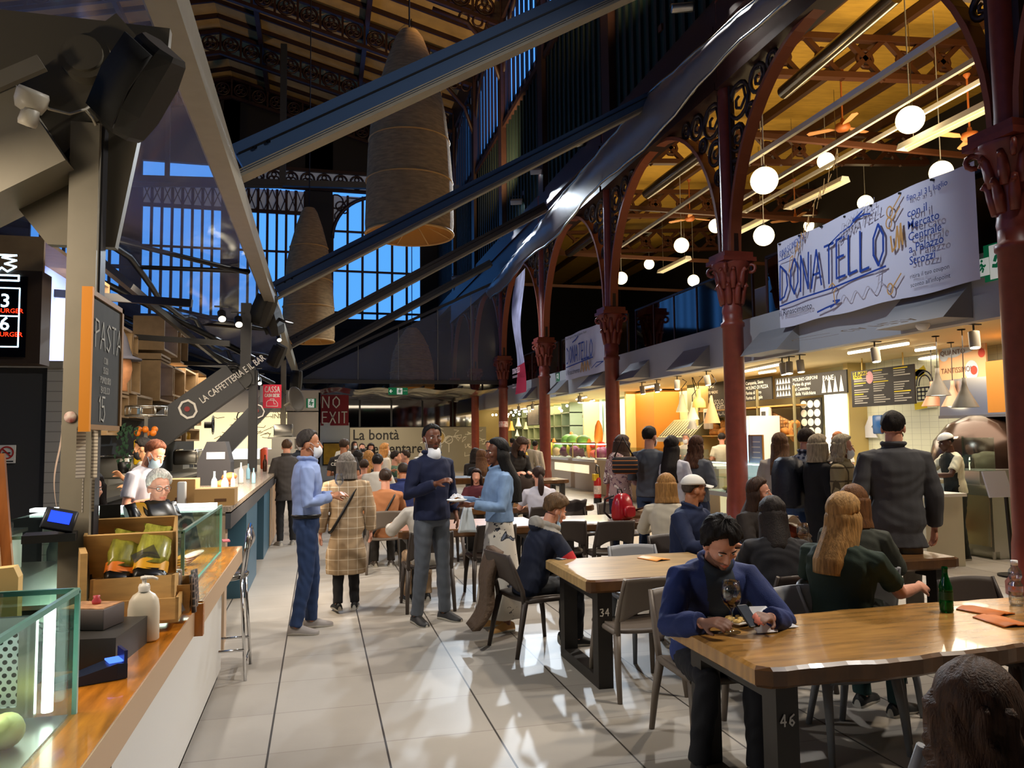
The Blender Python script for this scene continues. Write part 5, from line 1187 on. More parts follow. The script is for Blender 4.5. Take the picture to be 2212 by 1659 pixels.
rails = [('white ceiling rail nearest the columns, carrying globe lamps', OX(2102, 35, 8.0), OX(1612, 352, 8.0)), ('white ceiling rail in the middle of the aisle', OX(2135, 112, 10.4), OX(1600, 432, 10.4)), ('white ceiling rail farthest from the columns', OX(2145, 160, 12.5), OX(1602, 462, 12.5)), ('white ceiling rail seen through the fire-extinguisher arch', OX(1545, 395, 9.5), OX(1340, 533, 9.5))]
for l, a, b_ in rails: tag(MB().bar(a, b_, .07, .09).build('lamp_rail', WHITE_P), l, 'rail', 'white lamp rails')
tl = None
for i, (px, py, X, l) in enumerate(((2055, 268, 11.0, 'white trough light beside the highest globe lamp'), (1760, 420, 12.5, 'white trough light over the middle of the big banner'), (1610, 493, 13.5, 'white trough light behind the lower large globe lamp'), (1455, 573, 13.0, 'white trough light over the glass balustrade'))):
    p = OX(px, py, X)
    if tl is None:
        tl = thing('trough_light', l, 'light', p, 0, 'hanging trough lights'); MB().add([(-.14, -1.2, -.05), (.14, -1.2, -.05), (.14, 1.2, -.05), (-.14, 1.2, -.05), (-.09, -1.2, .08), (.09, -1.2, .08), (.09, 1.2, .08), (-.09, 1.2, .08)], [(4, 5, 6, 7), (0, 4, 7, 3), (1, 2, 6, 5), (0, 1, 5, 4), (3, 7, 6, 2)]).build('trough', WHITE_P, tl)
        MB().cyl((0, -1.1, -.02), (0, 1.1, -.02), .03, n=8).build('tube', mat('faint_glow_tube', '#d9c690', .3, emit=.5), tl); MB().cyl((0, -.9, .08), (0, -.9, 2.4), .008, n=5).cyl((0, .9, .08), (0, .9, 2.4), .008, n=5).build('wire', STAIN, tl); o = tl  # tube material carries a faint glow of its own
    else: put(copy_tree(tl), p, 0, l)
fan0 = None
for i, (px, py, X, rz, l) in enumerate(((1820, 272, 11.5, .2, 'orange ceiling fan with pale blades under the ochre roof'), (2095, 292, 13.0, 1.0, 'orange ceiling fan beside the nearest column'), (1490, 470, 12.0, .1, 'orange ceiling fan in the fire-extinguisher arch'), (1718, 472, 15.0, .3, 'small orange ceiling fan over the big banner'))):
    p = OX(px, py, X)
    if fan0 is None:
        FM = mat('fan_orange', '#b5632c', .45); fan0 = thing('ceiling_fan', l, 'fan', p, rz, 'ceiling fans'); MB().lathe([(0, -.12), (.12, -.11), (.17, -.05), (.15, .04), (.05, .08), (.04, .16), (0, .16)], n=20).build('motor', FM, fan0)
        for k in range(3): MB().plate([(.15, -.06), (.3, -.09), (.75, -.08), (.78, .03), (.7, .09), (.3, .06)], (math.cos(k*2.1), math.sin(k*2.1), 0), (-math.sin(k*2.1), math.cos(k*2.1), .12), (0, 0, 1), (0, 0, -.03), .012).build('blade', mat('fan_blade', '#c48a58', .5), fan0)
        MB().cyl((0, 0, .1), (0, 0, 1.3), .02, n=8).lathe([(.02, 1.2), (.07, 1.28), (.07, 1.3)], n=12).build('rod', FM, fan0); o = fan0
    else: put(copy_tree(fan0), p, rz, l)
for l, a, b_, r in (('polished metal duct under the ochre roof', OX(1935, -10, 8.6), OX(1692, 200, 8.6), .13), ('polished metal duct seen through the arch', OX(1530, 320, 8.6), OX(1398, 418, 8.6), .15), ('short polished duct in the farther arch', OX(1290, 500, 8.6), OX(1230, 545, 8.6), .17)):
    tag(MB().cyl(a, b_, r, n=18).build('air_duct', mat('duct_metal', '#a8a092', .2, .9)), l, 'duct', 'polished air ducts')
# floods on the clerestory
for i, (px, py, X, l, lit) in enumerate(((1160, 370, 6.75, 'lit white floodlight on the green louvres, higher one', 1), (1116, 436, 6.75, 'lit white floodlight on the green louvres, lower one', 1), (1474, 16, 6.5, 'square floodlight switched off at the top of the canopy strip', 0), (985, 600, 6.7, 'small distant lit floodlight above the end sheet', 1), (1245, 310, 6.7, 'unlit floodlight beside the canopy strip', 0))):
    p = OX(px, py, X); r = thing('floodlight', l, 'floodlight', p, .5, 'floodlights on the clerestory'); r.rotation_euler = (.55, 0, -.4)
    MB().rbox((0, 0, 0), (.42, .26, .16), .03).build('housing', STAIN if not lit else GREYP, r); MB().bx(-.17, .17, -.08, .08, -.086, -.08).build('lamp_face', COOLG if lit else mat('cream_glass', '#c9b98e', .3), r); MB().tube([(-.22, 0, 0), (-.22, 0, .2), (.22, 0, .2), (.22, 0, 0)], .015, 6).build('yoke', BLACK, r)
# ================================================================ PIZZA STALL
def board(name, label, cat, q0, q1, X, m=BLACK):
    """flat sign on a plane facing the nave: q0 top corner at the far side, q1 bottom corner at the near side (pixels)"""
    a = OX(*q0, X); c = OX(*q1, X); r = thing(name, label, cat, (X, a.y, c.z)); w = a.y-c.y; h = a.z-c.z
    MB().bx(-.0, .03, -w, 0, 0, h).build('panel', m, r); return r, w, h
mb_, w, h = board('menu_board', 'black pizza menu board in three columns hanging from the stall ceiling', 'menu board', (1838, 803), (1977, 872), 9.3, mat('menu_black', '#1c1817', .6))
b = MB(); g = MB(); rnd = random.Random(4)
for c in range(3):
    for i in range(15):
        if rnd.random() < .16: continue
        z = h*(.93-.06*i)-(.16*h if c == 0 and i < 2 else 0); x0 = .05*w+c*w*.325
        tgt = g if i % 5 == 0 else b
        tgt.bx(-.003, -.001, -x0-w*.26*rnd.uniform(.5, 1), -x0, z, z+.018)
g.text('LE PIZZE', (0, -.04*w, h*.86), X_, Y_, .1, 0, .005, lift=.004); g.text('ROSSE', (0, -.04*w, h*.77), X_, Y_, .08, 0, .005, lift=.004)
b.build('small_print', mat('print_grey', '#a8a49a', .7), mb_); g.build('heading', mat('print_yellow', '#d9c326', .7), mb_)
c_ = MB(); c_.add([(-.004, -.32*w+.09*math.cos(t), h*.78+.11*math.sin(t)) for t in np.linspace(0, 2*PI, 17)[:-1]], [tuple(range(16))]); c_.build('round_mark', mat('pink_mark', '#d79aa0', .6), mb_)
b = MB(); b.cyl((0, -.2*w, h), (0, -.2*w, 2.96-mb_.location.z), .012, n=6).cyl((0, -.85*w, h), (0, -.85*w, 2.96-mb_.location.z), .012, n=6); b.build('hanger', mat('brass', '#c9a85a', .4, .6), mb_)
ps, w, h = board('wall_poster', 'pink poster with clouds and red balloons reading TANTISSIMO in the pizza stall', 'poster', (2025, 715), (2133, 830), 9.6, mat('salmon_poster', '#d9ac80', .7))
b = MB(); cl = mat('cloud_print', '#b9c0c9', .8)
for cx, cz, rx, rz in ((.22, .68, .14, .12), (.32, .6, .2, .1), (.12, .55, .1, .1), (.8, .83, .13, .09), (.55, .6, .2, .05), (.7, .25, .14, .17)): b.add([(-.003-.0005*cx, -w*(cx+rx*math.cos(t)), h*(cz+rz*math.sin(t))) for t in np.linspace(0, 2*PI, 19)[:-1]], [tuple(range(18))])
b.build('cloud_print', cl, ps); b = MB()
for cx, cz, r_ in ((.92, .52, .075), (.75, .25, .075), (.05, .78, .04)): b.add([(-.006, -w*cx+h*r_*.9*math.cos(t), h*(cz+r_*math.sin(t))) for t in np.linspace(0, 2*PI, 19)[:-1]], [tuple(range(18))])
b.build('balloon_print', mat('balloon_red', '#b8402e', .7), ps); b = MB(); b.text('QUANTO', (-.004, -w*.05, h*.55), X_, Y_, .11, 0, 0, lift=.005); b.text('TANTISSIMO!', (-.004, -w*.05, h*.24), X_, Y_, .12, 0, 0, lift=.005, width=w*.65); b.bx(-.007, -.005, -.8*w, -.1*w, h*.12, h*.127); b.build('lettering', mat('poster_ink', '#6b4a3a', .7), ps)
dw, w, h = board('wall_drawing', 'outline drawing of a brick oven with yellow blots beside the menu board', 'drawing', (1975, 795), (2022, 880), 9.95, tileM)
b = MB(); b.strokes([[(w*.5+.3*w*math.cos(t), h*.55+.25*h*math.sin(t)) for t in np.linspace(0, PI, 14)], [(w*.5+.42*w*math.cos(t), h*.55+.35*h*math.sin(t)) for t in np.linspace(0, PI, 14)]]+[[(w*.1, h*q), (w*.9, h*q)] for q in (.2, .3, .4, .5)]+[[(w*q, h*.2), (w*q, h*.5)] for q in (.1, .3, .5, .7, .9)], (0, 0, 0), X_, Y_, 1, .012); b.build('ink_lines', INKB, dw)
MB().strokes([[(w*.05, h*.8), (w*.5, h*.95)], [(w*.05, h*.88), (w*.45, h*.85)], [(0, h*.05), (w*.5, h*.08)]], (0, 0, 0), X_, Y_, 1, .06).build('yellow_blots', mat('blot_yellow', '#d9c21f', .7), dw)
hood = thing('extractor_hood', 'brushed steel extractor hood over the pizza oven', 'hood', (0, 0, 0)); a = OX(2026, 822, 9.0); c = OX(2180, 893, 9.0)
MB().add([(9.0, a.y, c.z), (9.0, c.y, c.z), (9.9, c.y, c.z), (9.9, a.y, c.z), (9.05, a.y, a.z), (9.05, c.y, a.z), (9.9, c.y, a.z), (9.9, a.y, a.z)], [(0, 1, 5, 4), (1, 2, 6, 5), (3, 0, 4, 7), (4, 5, 6, 7)]).bx(8.98, 9.9, c.y, a.y, c.z-.04, c.z).build('canopy', STAIN, hood)
tag(MB().bx(9.0, 9.9, 6.6, OX(2132, 850, 9.0).y, c.z+.02, a.z+.2).build('flue_cladding', mat('amber_panel', '#a86f25', .5)), 'amber panel beside the steel extractor hood', 'panel')
ov = thing('pizza_oven', 'dark domed pizza oven with a glazed guard behind the steel cabinet', 'oven', OX(2135, 985, 9.2)); ov.location.z = 1.25
MB().lathe([(.0, .62), (.25, .6), (.5, .48), (.68, .25), (.74, 0), (.74, -.15)], n=28).build('dome', mat('oven_dome', '#3a2a22', .2, .5), ov); MB().bx(-.78, .7, -.85, .85, -1.25, -.12).build('base', STAIN, ov)
a = OX(2078, 975, 8.2); c = OX(2150, 1020, 8.2)
o = MB().bx(8.2, 8.206, c.y, a.y, c.z, a.z+.18).bx(8.2, 8.22, a.y-.02, a.y, c.z, a.z+.2).build('glass_guard', GLASSG); tag(o, 'clear glass guard in front of the pizza oven', 'guard')
cab = thing('steel_cabinet', 'brushed steel cabinet with a sink tap in the pizza stall', 'cabinet', (8.3, 8.62, 0))
MB().bx(0, .6, -.62, 0, .1, .9).build('body', STAIN, cab); MB().bx(-.03, .62, -.66, .02, .9, .93).build('top', STAIN, cab); MB().bx(.0, .4, -.45, -.03, .93, 1.12).build('basin', STAIN, cab); MB().tube([(.1, -.2, 1.12), (.1, -.2, 1.26), (.05, -.26, 1.28), (.0, -.3, 1.22)], .012, 8).build('tap', CHROME, cab)
for x in (.03, .55):
    for y in (-.58, -.04): MB().cyl((x, y, 0), (x, y, .1), .02, n=8).build('leg', STAIN, cab)
MB().bx(-.012, 0, -.58, -.04, .16, .8).build('door', mat('door_steel', '#c0b391', .3, .8), cab)
pc = thing('pizza_counter', 'white tiled serving block with trays of pizza behind the man in grey', 'counter', (0, 0, 0))
MB().bx(7.05, 7.6, 7.75, 8.35, 0, .84).build('block', mat('cream_tile', '#dcd6bd', .4), pc); MB().bx(7.0, 7.62, 7.7, 8.4, .84, .88).build('top', WHITE_P, pc); MB().bx(7.3, 8.1, 8.4, 9.9, .95, 1.0).build('shelf', STAIN, pc); MB().bx(7.3, 7.34, 8.4, 9.9, 0, .95).build('back_panel', mat('cream_tile', '#dcd6bd', .4), pc)
pz = None
for i in range(5):
    x, y = 7.45+.32*(i % 2), 8.6+.28*i
    if pz is None: pz = thing('pizza', 'round baked pizza on the tray behind the man in grey', 'pizza', (x, y, 1.0), 0, 'pizzas on the stall shelf'); MB().lathe([(0, .012), (.11, .014), (.13, .025), (.14, .01), (.135, 0), (0, 0)], n=20).build('crust', mat('pizza_crust', '#c98f46', .7, noise=.25, nscale=20), pz); MB().lathe([(0, .016), (.11, .018)], n=18).build('topping', mat('pizza_top', '#cf6a34', .6, noise=.5, nscale=30, col2='#e6cf8a'), pz)
    else: put(copy_tree(pz), (x, y, 1.0))
o = MB().bx(7.7, 8.2, 8.75, 9.3, .25, .5).build('wooden_crate', BOXWOOD); tag(o, 'wooden crate on the floor shelf between the white block and steel cabinet', 'crate')
st2 = thing('lectern_stand', 'black floor stand holding white menu sheets beside the nearest column', 'stand', OZ(2190, 1245, 0)); MB().bar((0, 0, 0), (.0, .05, 1.0), .03, .03).cyl((0, 0, 0), (0, 0, .02), .16, n=20).build('pole', BLACK, st2); MB().bx(-.16, .16, -.01, .01, -.12, .18, 0, Matrix.Translation((-.12, .03, 1.0)) @ Matrix.Rotation(-.3, 4, 'X')).build('menu_sheet', NAP, st2)
o = MB().rbox((0, 0, 0), (.06, .26, .34), .04).build('water_jug', mat('blue_jug', '#2f5f9a', .25)); o.location = OX(1902, 917, 9.9)-Vector((.05, 0, 0)); tag(o, 'blue water container on the tiled wall behind the man in grey', 'container')
o = MB().plate([(-.25, -.2), (.0, .2), (.25, .2), (.05, 0), (.2, -.2)], X_, Y_, (-1, 0, 0), (0, 0, 0), .02).build('paper_holder', NAP); o.location = OX(1880, 922, 9.95); tag(o, 'white paper holder on the tiled wall', 'holder')
# cone pendants
cones = [(2027, 790, 855, 8.2, 'dark cone pendant lamp, upper of the pizza stall group', 'd'), (2015, 800, 877, 9.2, 'copper cone pendant lamp, widest of the pizza stall group', 'c'), (2060, 800, 878, 9.0, 'copper cone pendant lamp behind the dark one in the pizza stall', 'c'), (2085, 812, 880, 8.0, 'dark cone pendant lamp, lowest of the pizza stall group', 'd')]
for px, y0, y1, X, l, k in cones:
    p = OX(px, y1, X); r = thing('pendant_lamp', l, 'pendant lamp', p, 0, 'cone pendants of the pizza stall'); hh = .38
    MB().lathe([(.16, 0), (.10, .12), (.05, .22), (.028, .3), (.025, hh), (0, hh)], n=22).build('shade', mat('cone_dark', '#4f4a40', .5) if k == 'd' else mat('cone_copper', '#a8745a', .4), r); MB().lathe([(0, .02), (.145, .01)], n=18).build('lamp_disc', TUBE, r); MB().cyl((0, 0, hh), (.01, 0, 2.94-p.z), .006, n=6).lathe([(.05, 2.93-p.z), (.05, 2.945-p.z)], n=12).build('cord', BLACK, r)
# ceiling tubes, cylinder spots
for i, (p0, p1, l) in enumerate((((1833, 763), (1962, 742), 'longest glowing tube over the pizza menu board'), ((1978, 757), (2020, 751), 'short glowing tube beside the cone pendants, upper'), ((1962, 780), (2022, 770), 'short glowing tube beside the cone pendants, lower'), ((1605, 803), (1692, 786), 'glowing tube beside the bakery column'), ((1640, 806), (1675, 801), 'short glowing tube beside the bakery column'), ((1367, 854), (1428, 842), 'glowing tube over the queue, longer of the pair'), ((1390, 838), (1424, 832), 'glowing tube over the queue, shorter of the pair'), ((1488, 849), (1504, 848), 'small glowing tube among the bell pendants'), ((1198, 880), (1235, 873), 'glowing tube over the vegetable stall, longest'), ((1245, 863), (1267, 858), 'glowing tube over the vegetable stall, uppermost'), ((1254, 871), (1284, 865), 'glowing tube over the vegetable stall beside the column'), ((1098, 895), (1115, 891), 'glowing tube in the far stall'), ((1110, 886), (1140, 882), 'glowing tube over the far menu board'), ((1118, 898), (1134, 895), 'short glowing tube below the far menu board'))):
    a = OZ(*p0, 2.88); c = OZ(*p1, 2.88); r = thing('tube_light', l, 'light', (a+c)/2, 0, 'glowing tubes in the stalls'); d = (c-a)/2
    MB().cyl(-d, d, .022, n=8).build('tube', TUBE, r); MB().bar(-d+Vector((0, 0, .035)), d+Vector((0, 0, .035)), .05, .03).build('batten', WHITE_P, r)
for i, (px, py, l) in enumerate(((2100, 655, 'cylinder spotlight beside the cone pendants, largest'), (1887, 700, 'cylinder spotlight over the CIA PIZZA lettering'), (1688, 742, 'cylinder spotlight at the bakery corner, first of three'), (1703, 740, 'cylinder spotlight at the bakery corner, middle of three'), (1726, 735, 'cylinder spotlight at the bakery corner, last of three'), (1525, 778, 'cylinder spotlight past the bakery column'), (1462, 792, 'cylinder spotlight over the bell pendants'), (1418, 803, 'cylinder spotlight over the queue, nearer'), (1386, 808, 'cylinder spotlight over the queue, farther'), (1252, 845, 'white spotlight on an arm under the small banner'), (1150, 868, 'small spotlight under the fascia beside the far menu board'), (1120, 874, 'small spotlight under the fascia beyond the tall banner'))):
    p = OX(px, py, 7.75); p.z = 2.84
    track_spot(p, p+Vector((.1*(i % 3)-.1, -.15, -1)), l, 'cylinder spots under the stall ceiling', .062, .2, mat('spot_beige', '#8f8778', .5))
r = thing('ceiling_lettering', 'scripted lettering CIA PIZZA painted on the stall ceiling', 'lettering', OZ(1812, 716, 2.935)); b = MB(); s, w_ = hand('CIA PIZZA', .25); b.strokes([[(p[0]*1.1/w_, p[1]*.17) for p in q] for q in s], (0, 0, 0), (0.1, -1, 0), (1, .1, 0), 1, .012); b.strokes([[(-.4+.5*math.cos(t), .1+.12*math.sin(t)) for t in np.linspace(1, 5.4, 14)]], (0, .1, 0), (0.1, -1, 0), (1, .1, 0), 1, .008); b.build('paint_strokes', mat('brown_ink', '#6a5636', .8), r)
sd = thing('smoke_detector', 'white smoke detector on the ceiling of the pizza stall', 'detector', OZ(1993, 700, 2.94)); MB().lathe([(.08, 0), (.08, -.03), (.05, -.07), (0, -.08)], n=18).build('body', WHITE_P, sd)

# ================================================================ BAKERY
CH_ = mat('board_charcoal', '#2a2824', .7); LT = mat('board_white', '#d9d6c8', .7)
def sign(label, q0, q1, X, lines, size, ox=.05, name='bakery_sign', extra=None, m=CH_):
    r, w, h = board(name, label, 'sign', q0, q1, X, m); b = MB()
    for i, t in enumerate(lines): b.text(t, (0, -w*ox, h*(.82-i*.9/max(3, len(lines)))-size*.35), X_, Y_, size, 0, .008, lift=.004)
    if extra: extra(b, w, h)
    b.build('lettering', LT, r); return r
sign('charcoal bakery sign about sourdough to one side of the column', (1503, 832), (1566, 868), 9.6, ['Buono, Sano', 'LIEVITO MADRE', 'farine bio'], .1, .3)
sign('charcoal bakery sign reading SOLO LIEVITO MADRE', (1542, 862), (1572, 900), 9.4, ['SOLO', 'LIEVITO', 'MADRE'], .17)
def zig(b, w, h):
    for k in range(6): b.strokes([[(w*(.02+.03*j), h*(.1+.14*k)+.05*(j % 2)) for j in range(5)]], (0, 0, 0), X_, Y_, 1, .02)
sign('charcoal bakery sign with white zigzags listing flours', (1598, 822), (1668, 862), 9.5, ['Campania, Siena', 'MOLINO DI PIZZA', 'Farina di farro', 'Farina di segale'], .11, .2, extra=zig)
def tri(b, w, h):
    for r_ in range(3):
        for c in range(5): b.add([(-.004, -w*(.02+.045*c), h*(.1+.3*r_)), (-.004, -w*(.06+.045*c), h*(.1+.3*r_)), (-.004, -w*(.04+.045*c), h*(.36+.3*r_))], [(0, 1, 2)])
    for j in range(4): b.add([(-.004, -w*(.68+.075*j), h*.08), (-.004, -w*(.74+.075*j), h*.08), (-.004, -w*(.71+.075*j), h*.8)], [(0, 1, 2)])
    b.text('PANE', (0, -w*.7, h*.62), X_, Y_, h*.32, 0, .01, lift=.004)
sign('charcoal bakery sign with rows of white triangles and PANE', (1674, 818), (1830, 848), 9.5, ['MOLINO GRIFONI', 'Farine da grani', 'del Casentino', 'e della Valdichiana'], .1, .28, extra=tri)
pp, w, h = board('pattern_poster', 'black poster printed with rows of white ovals in the bakery', 'poster', (1728, 862), (1776, 945), 9.6, CH_); b = MB()
for r_ in range(4):
    for c in range(3): b.add([(-.004, -w*(.18+.32*c)+.15*w*math.cos(t), h*(.16+.23*r_)+.1*h*math.sin(t)) for t in np.linspace(0, 2*PI, 15)[:-1]], [tuple(range(14))])
b.build('oval_print', mat('oval_white', '#eee8d2', .6), pp)
tag(MB().bx(9.5, 9.6, OX(1822, 900, 9.5).y, OX(1782, 900, 9.5).y, 0.9, OX(1800, 852, 9.5).z).build('lightbox', mat('lit_white_panel', '#f3f6ee', .5, emit=1.1)), 'bright white lit panel beside the oval poster', 'panel')
# bread shelves
bs = thing('bread_shelf', 'wooden back shelf of the bakery stacked with loaves', 'shelf', (0, 0, 0)); a = OX(1517, 925, 9.4); c = OX(1725, 925, 9.4); zsh = OX(1600, 940, 9.4).z
for z in (zsh, zsh-.55, zsh+.62): MB().bx(9.3, 9.95, c.y, a.y, z-.03, z).build('board', mat('shelf_wood', '#a8803f', .5), bs)
for y in np.linspace(c.y, a.y, 4): MB().bx(9.3, 9.34, y-.02, y+.02, .0, 2.6).build('upright', mat('bronze_frame', '#7c7350', .4), bs)
CR = mat('loaf_crust', '#b97b35', .7, noise=.35, nscale=9)
lf = None; rnd = random.Random(2)
for i in range(26):
    y = a.y-.15-(a.y-c.y-.3)*i/25; 
    if 14.9 < y < 15.1: pass
    if lf is None: lf = MB().ball((0, 0, 0), (.09, .24, .08), 14, 9).build('bread_loaf', CR); o = lf
    else: o = lf.copy(); COL.objects.link(o)
    o.location = (9.5+rnd.uniform(-.06, .1), y, zsh+.08+.14*(i % 3 == 1)); o.rotation_euler = (rnd.uniform(-.5, .5)+(1.1 if i % 4 == 0 else 0), 0, rnd.uniform(-1, 1)); o.scale = (1, rnd.uniform(.6, 1.1), 1)
    tag(o, 'crusty loaf among the breads on the bakery shelf', 'bread', 'loaves on the bakery shelf')
wb = MB(); slab(wb, lambda u, v: (9.42, a.y-.95*(a.y-c.y)+1.3*u*(1-.4*v), zsh+.05+.45*v*(.4+.6*u)), 12, 6, (.05, 0, 0)); tag(wb.build('woven_basket', grid_mat('weave', '#b98a50', '#7a5228', .12, .09, .07, .3)), 'woven basket panel at the end of the bread shelf', 'basket')
tag(MB().bx(9.3, 9.34, OX(1634, 910, 9.3).y, OX(1610, 910, 9.3).y, OX(1620, 937, 9.3).z, OX(1620, 916, 9.3).z).build('blue_sack', mat('blue_sack', '#1f33b0', .5, noise=.5, nscale=10, col2='#c9cff0')), 'royal blue printed sack on the bread shelf beside the column', 'sack')
for px in (1530, 1655): p = OX(px, 905, 9.3); o = MB().rbox((0, 0, 0), (.12, .3, .5), .03).bx(-.065, -.06, -.08, .08, .0, .16, 1).build('flour_sack', [mat('pale_sack', '#c9bca8', .7), CH_]); o.location = p; tag(o, 'pale flour sack on the bread shelf, %s the column' % ('beyond' if px < 1600 else 'before'), 'sack', 'flour sacks')
# display case and till
dc = thing('bakery_case', 'glowing glass bakery display case on a pale lit counter', 'display case', (0, 0, 0))
MB().bx(7.22, 7.9, 9.5, 12.9, .0, .5).build('plinth', mat('lit_front', '#efe7b4', .5, emit=.35), dc); MB().bx(7.12, 7.95, 9.4, 13.4, .5, .58).build('ledge', GREYP, dc)
b = MB(); b.bx(7.2, 7.21, 9.5, 13.3, .58, 1.12); b.bx(7.2, 7.85, 9.5, 13.3, 1.12, 1.13); b.bx(7.2, 7.85, 9.5, 9.51, .58, 1.12); b.build('glass', GLASS, dc); MB().bx(7.25, 7.85, 9.55, 13.25, .82, .83).build('shelf', GLASSG, dc); MB().bx(7.23, 7.26, 9.55, 13.25, 1.09, 1.11).build('light_strip', glow('case_light', '#dff2ff', 5), dc); MB().bx(7.84, 7.87, 9.5, 13.3, .58, 1.12).build('back_panel', mat('case_back', '#cfe0e6', .4, emit=.5), dc)
fr = thing('drinks_fridge', 'glass-fronted fridge with bright shelves behind the bakery case', 'fridge', (8.55, 14.9, 0)); MB().bx(0, .7, -.9, 0, .1, 2.0).build('body', WHITE_P, fr); MB().bx(-.02, 0, -.85, -.05, .2, 1.9).build('lit_door', mat('fridge_glow', '#a9d4f2', .3, emit=.9), fr)
for k in range(5): MB().bx(-.03, -.02, -.8, -.1, .35+.3*k, .48+.3*k).build('shelf_row', mat('bottle_row', '#7f93a6', .4, noise=.5, nscale=14), fr)
rnd = random.Random(9); pst = None
for i in range(22):
    m_ = MB().ball((0, 0, 0), (.07, .1, .045), 10, 7) if pst is None else None
    if pst is None: pst = m_.build('pastry', mat('pastry', '#cfa05a', .6, noise=.3, nscale=16)); o = pst
    else: o = pst.copy(); COL.objects.link(o)
    o.location = (7.4+.2*(i % 2), 9.75+.16*i, .625 if i % 3 else .875); o.rotation_euler = (0, 0, i); tag(o, 'small baked pastry in the glowing bakery case', 'pastry', 'pastries in the bakery case')
tl_ = thing('cash_register', 'black card terminal box on the ledge of the bakery case', 'terminal', OX(1592, 1050, 7.15)); tl_.location.z = .585; MB().loft([[(x, y*.22, z) for x, z in ((-.1, 0), (.14, 0), (.14, .2), (-.04, .2))] for y in (-1, 1)], 0, True, smooth=False).build('body', BLACK, tl_)
for px, py, l, cm in ((1598, 985, 'small chalk sign in a wooden frame standing on the bakery case', '#2b2b33'), (1634, 985, 'printed menu sheet standing on the bakery case', '#8b95a8')):
    r = thing('counter_sign', l, 'sign', OX(px, py, 7.3), 0); r.location.z = 1.13; MB().bx(-.01, .01, -.2, .2, 0, .46).build('panel', mat('counter_sign_'+cm[1:], cm, .6), r); b = MB()
    for k in range(4): b.bx(-.013, -.011, -.14, .12-.03*(k % 2), .08+.09*k, .1+.09*k)
    b.build('print', LT, r); b = MB(); b.bx(-.015, .015, -.22, -.2, 0, .48).bx(-.015, .015, .2, .22, 0, .48).bx(-.015, .015, -.2, .2, .46, .48); b.build('frame', mat('amber_panel', '#a86f25', .5), r)
tag(MB().bx(9.0, 9.1, 14.95, 15.12, 1.0, 1.75).build('standing_card', mat('orange_card', '#d98434', .5)), 'orange standing card beside the glass-fronted fridge', 'card')

# ================================================================ BELL PENDANTS, GRILL HOOD
bells = [(1474, 852, 890, 'bell', '#e8dca8', 'cream bell pendant lamp'), (1497, 868, 906, 'cone', '#efe3b4', 'cream cone pendant lamp, behind the bells'), (1510, 840, 880, 'dome', '#d9b25c', 'amber domed pendant lamp'), (1496, 892, 927, 'cone', '#8f8878', 'grey cone pendant lamp, lowest of its cluster'), (1538, 854, 914, 'tall', '#b98d5c', 'tall tan cone pendant lamp next to the bakery column')]
def bell(px, y0, y1, kind, col, l, X, grp, wpx=None):
    p = OX(px, y1, X); q = OX(px, y0, X); hh = q.z-p.z; r = thing('pendant_lamp', l, 'pendant lamp', p, 0, grp); wd = hh*{'bell': .36, 'cone': .36, 'dome': .36, 'tall': .3}[kind]
    prof = {'bell': [(wd, 0), (wd*.85, hh*.15), (wd*.5, hh*.5), (wd*.38, hh*.8), (wd*.3, hh)], 'cone': [(wd, 0), (wd*.5, hh*.45), (wd*.2, hh*.85), (wd*.15, hh)], 'dome': [(wd, 0), (wd*.98, hh*.25), (wd*.7, hh*.45), (wd*.35, hh*.55), (wd*.32, hh)], 'tall': [(wd, 0), (wd*.6, hh*.4), (wd*.25, hh*.75), (wd*.12, hh)]}[kind]
    MB().lathe(prof+[(0, hh)], n=20).build('shade', mat('shade_'+col[1:], col, .5, emit=.25), r); MB().lathe([(0, .01), (wd*.9, .01)], n=14).build('lamp_disc', TUBE, r); MB().tube([(0, 0, hh), (.02, .05, hh+.15), (.1, -.06, min(2.94-p.z, hh+.3)), (.02, 0, 2.94-p.z)], .01, 5).build('cord', BLACK, r)
for px, y0, y1, k, c, l in bells: bell(px, y0, y1, k, c, l, 8.3, 'bell and cone pendants over the queue')
for px, y0, y1, k, c, l in ((1105, 910, 930, 'bell', '#d9a24e', 'amber pendant lamp in the far stall, nearer the column'), (1120, 902, 921, 'bell', '#f0e6c8', 'cream pendant lamp in the far stall, brightest'), (1117, 928, 942, 'cone', '#f0e6c8', 'small cream pendant lamp in the far stall, lowest'), (1136, 912, 927, 'bell', '#e0cfa0', 'pendant lamp in the far stall beside the menu board'), (1012, 918, 938, 'cone', '#e0b050', 'pendant lamp farthest down the stalls'), (1036, 928, 942, 'cone', '#e0b050', 'pendant lamp beside the slim far column')): bell(px, y0, y1, k, c, l, 8.5, 'pendants of the far stalls')
gh = thing('grill_hood', 'green-grey ribbed grill hood behind the queue', 'hood', (0, 0, 0)); a = OX(1435, 915, 9.2); c = OX(1508, 944, 9.2)
MB().add([(9.0, a.y, c.z), (9.0, c.y, c.z), (9.9, c.y, c.z), (9.9, a.y, c.z), (9.5, a.y, a.z+.1), (9.5, c.y, a.z+.1), (9.9, c.y, a.z+.1), (9.9, a.y, a.z+.1)], [(0, 1, 5, 4), (1, 2, 6, 5), (3, 0, 4, 7), (4, 5, 6, 7), (0, 3, 2, 1)]).bx(9.5, 9.9, c.y+.5, a.y-.8, a.z, 2.94).build('canopy', mat('hood_green', '#7d8060', .4, .5), gh)
b = MB()
for k in range(12): y = c.y+(a.y-c.y)*(k+.5)/12; b.bar((9.02, y, c.z+.03), (9.46, y, a.z+.05), .05, .02, 0, (1, 0, 1))
b.build('filter_rib', mat('rib_dark', '#3f4030', .5), gh); b = MB(); b.bx(8.95, 9.0, c.y-.1, a.y+.1, c.z-.12, c.z); b.build('rim', STAIN, gh)
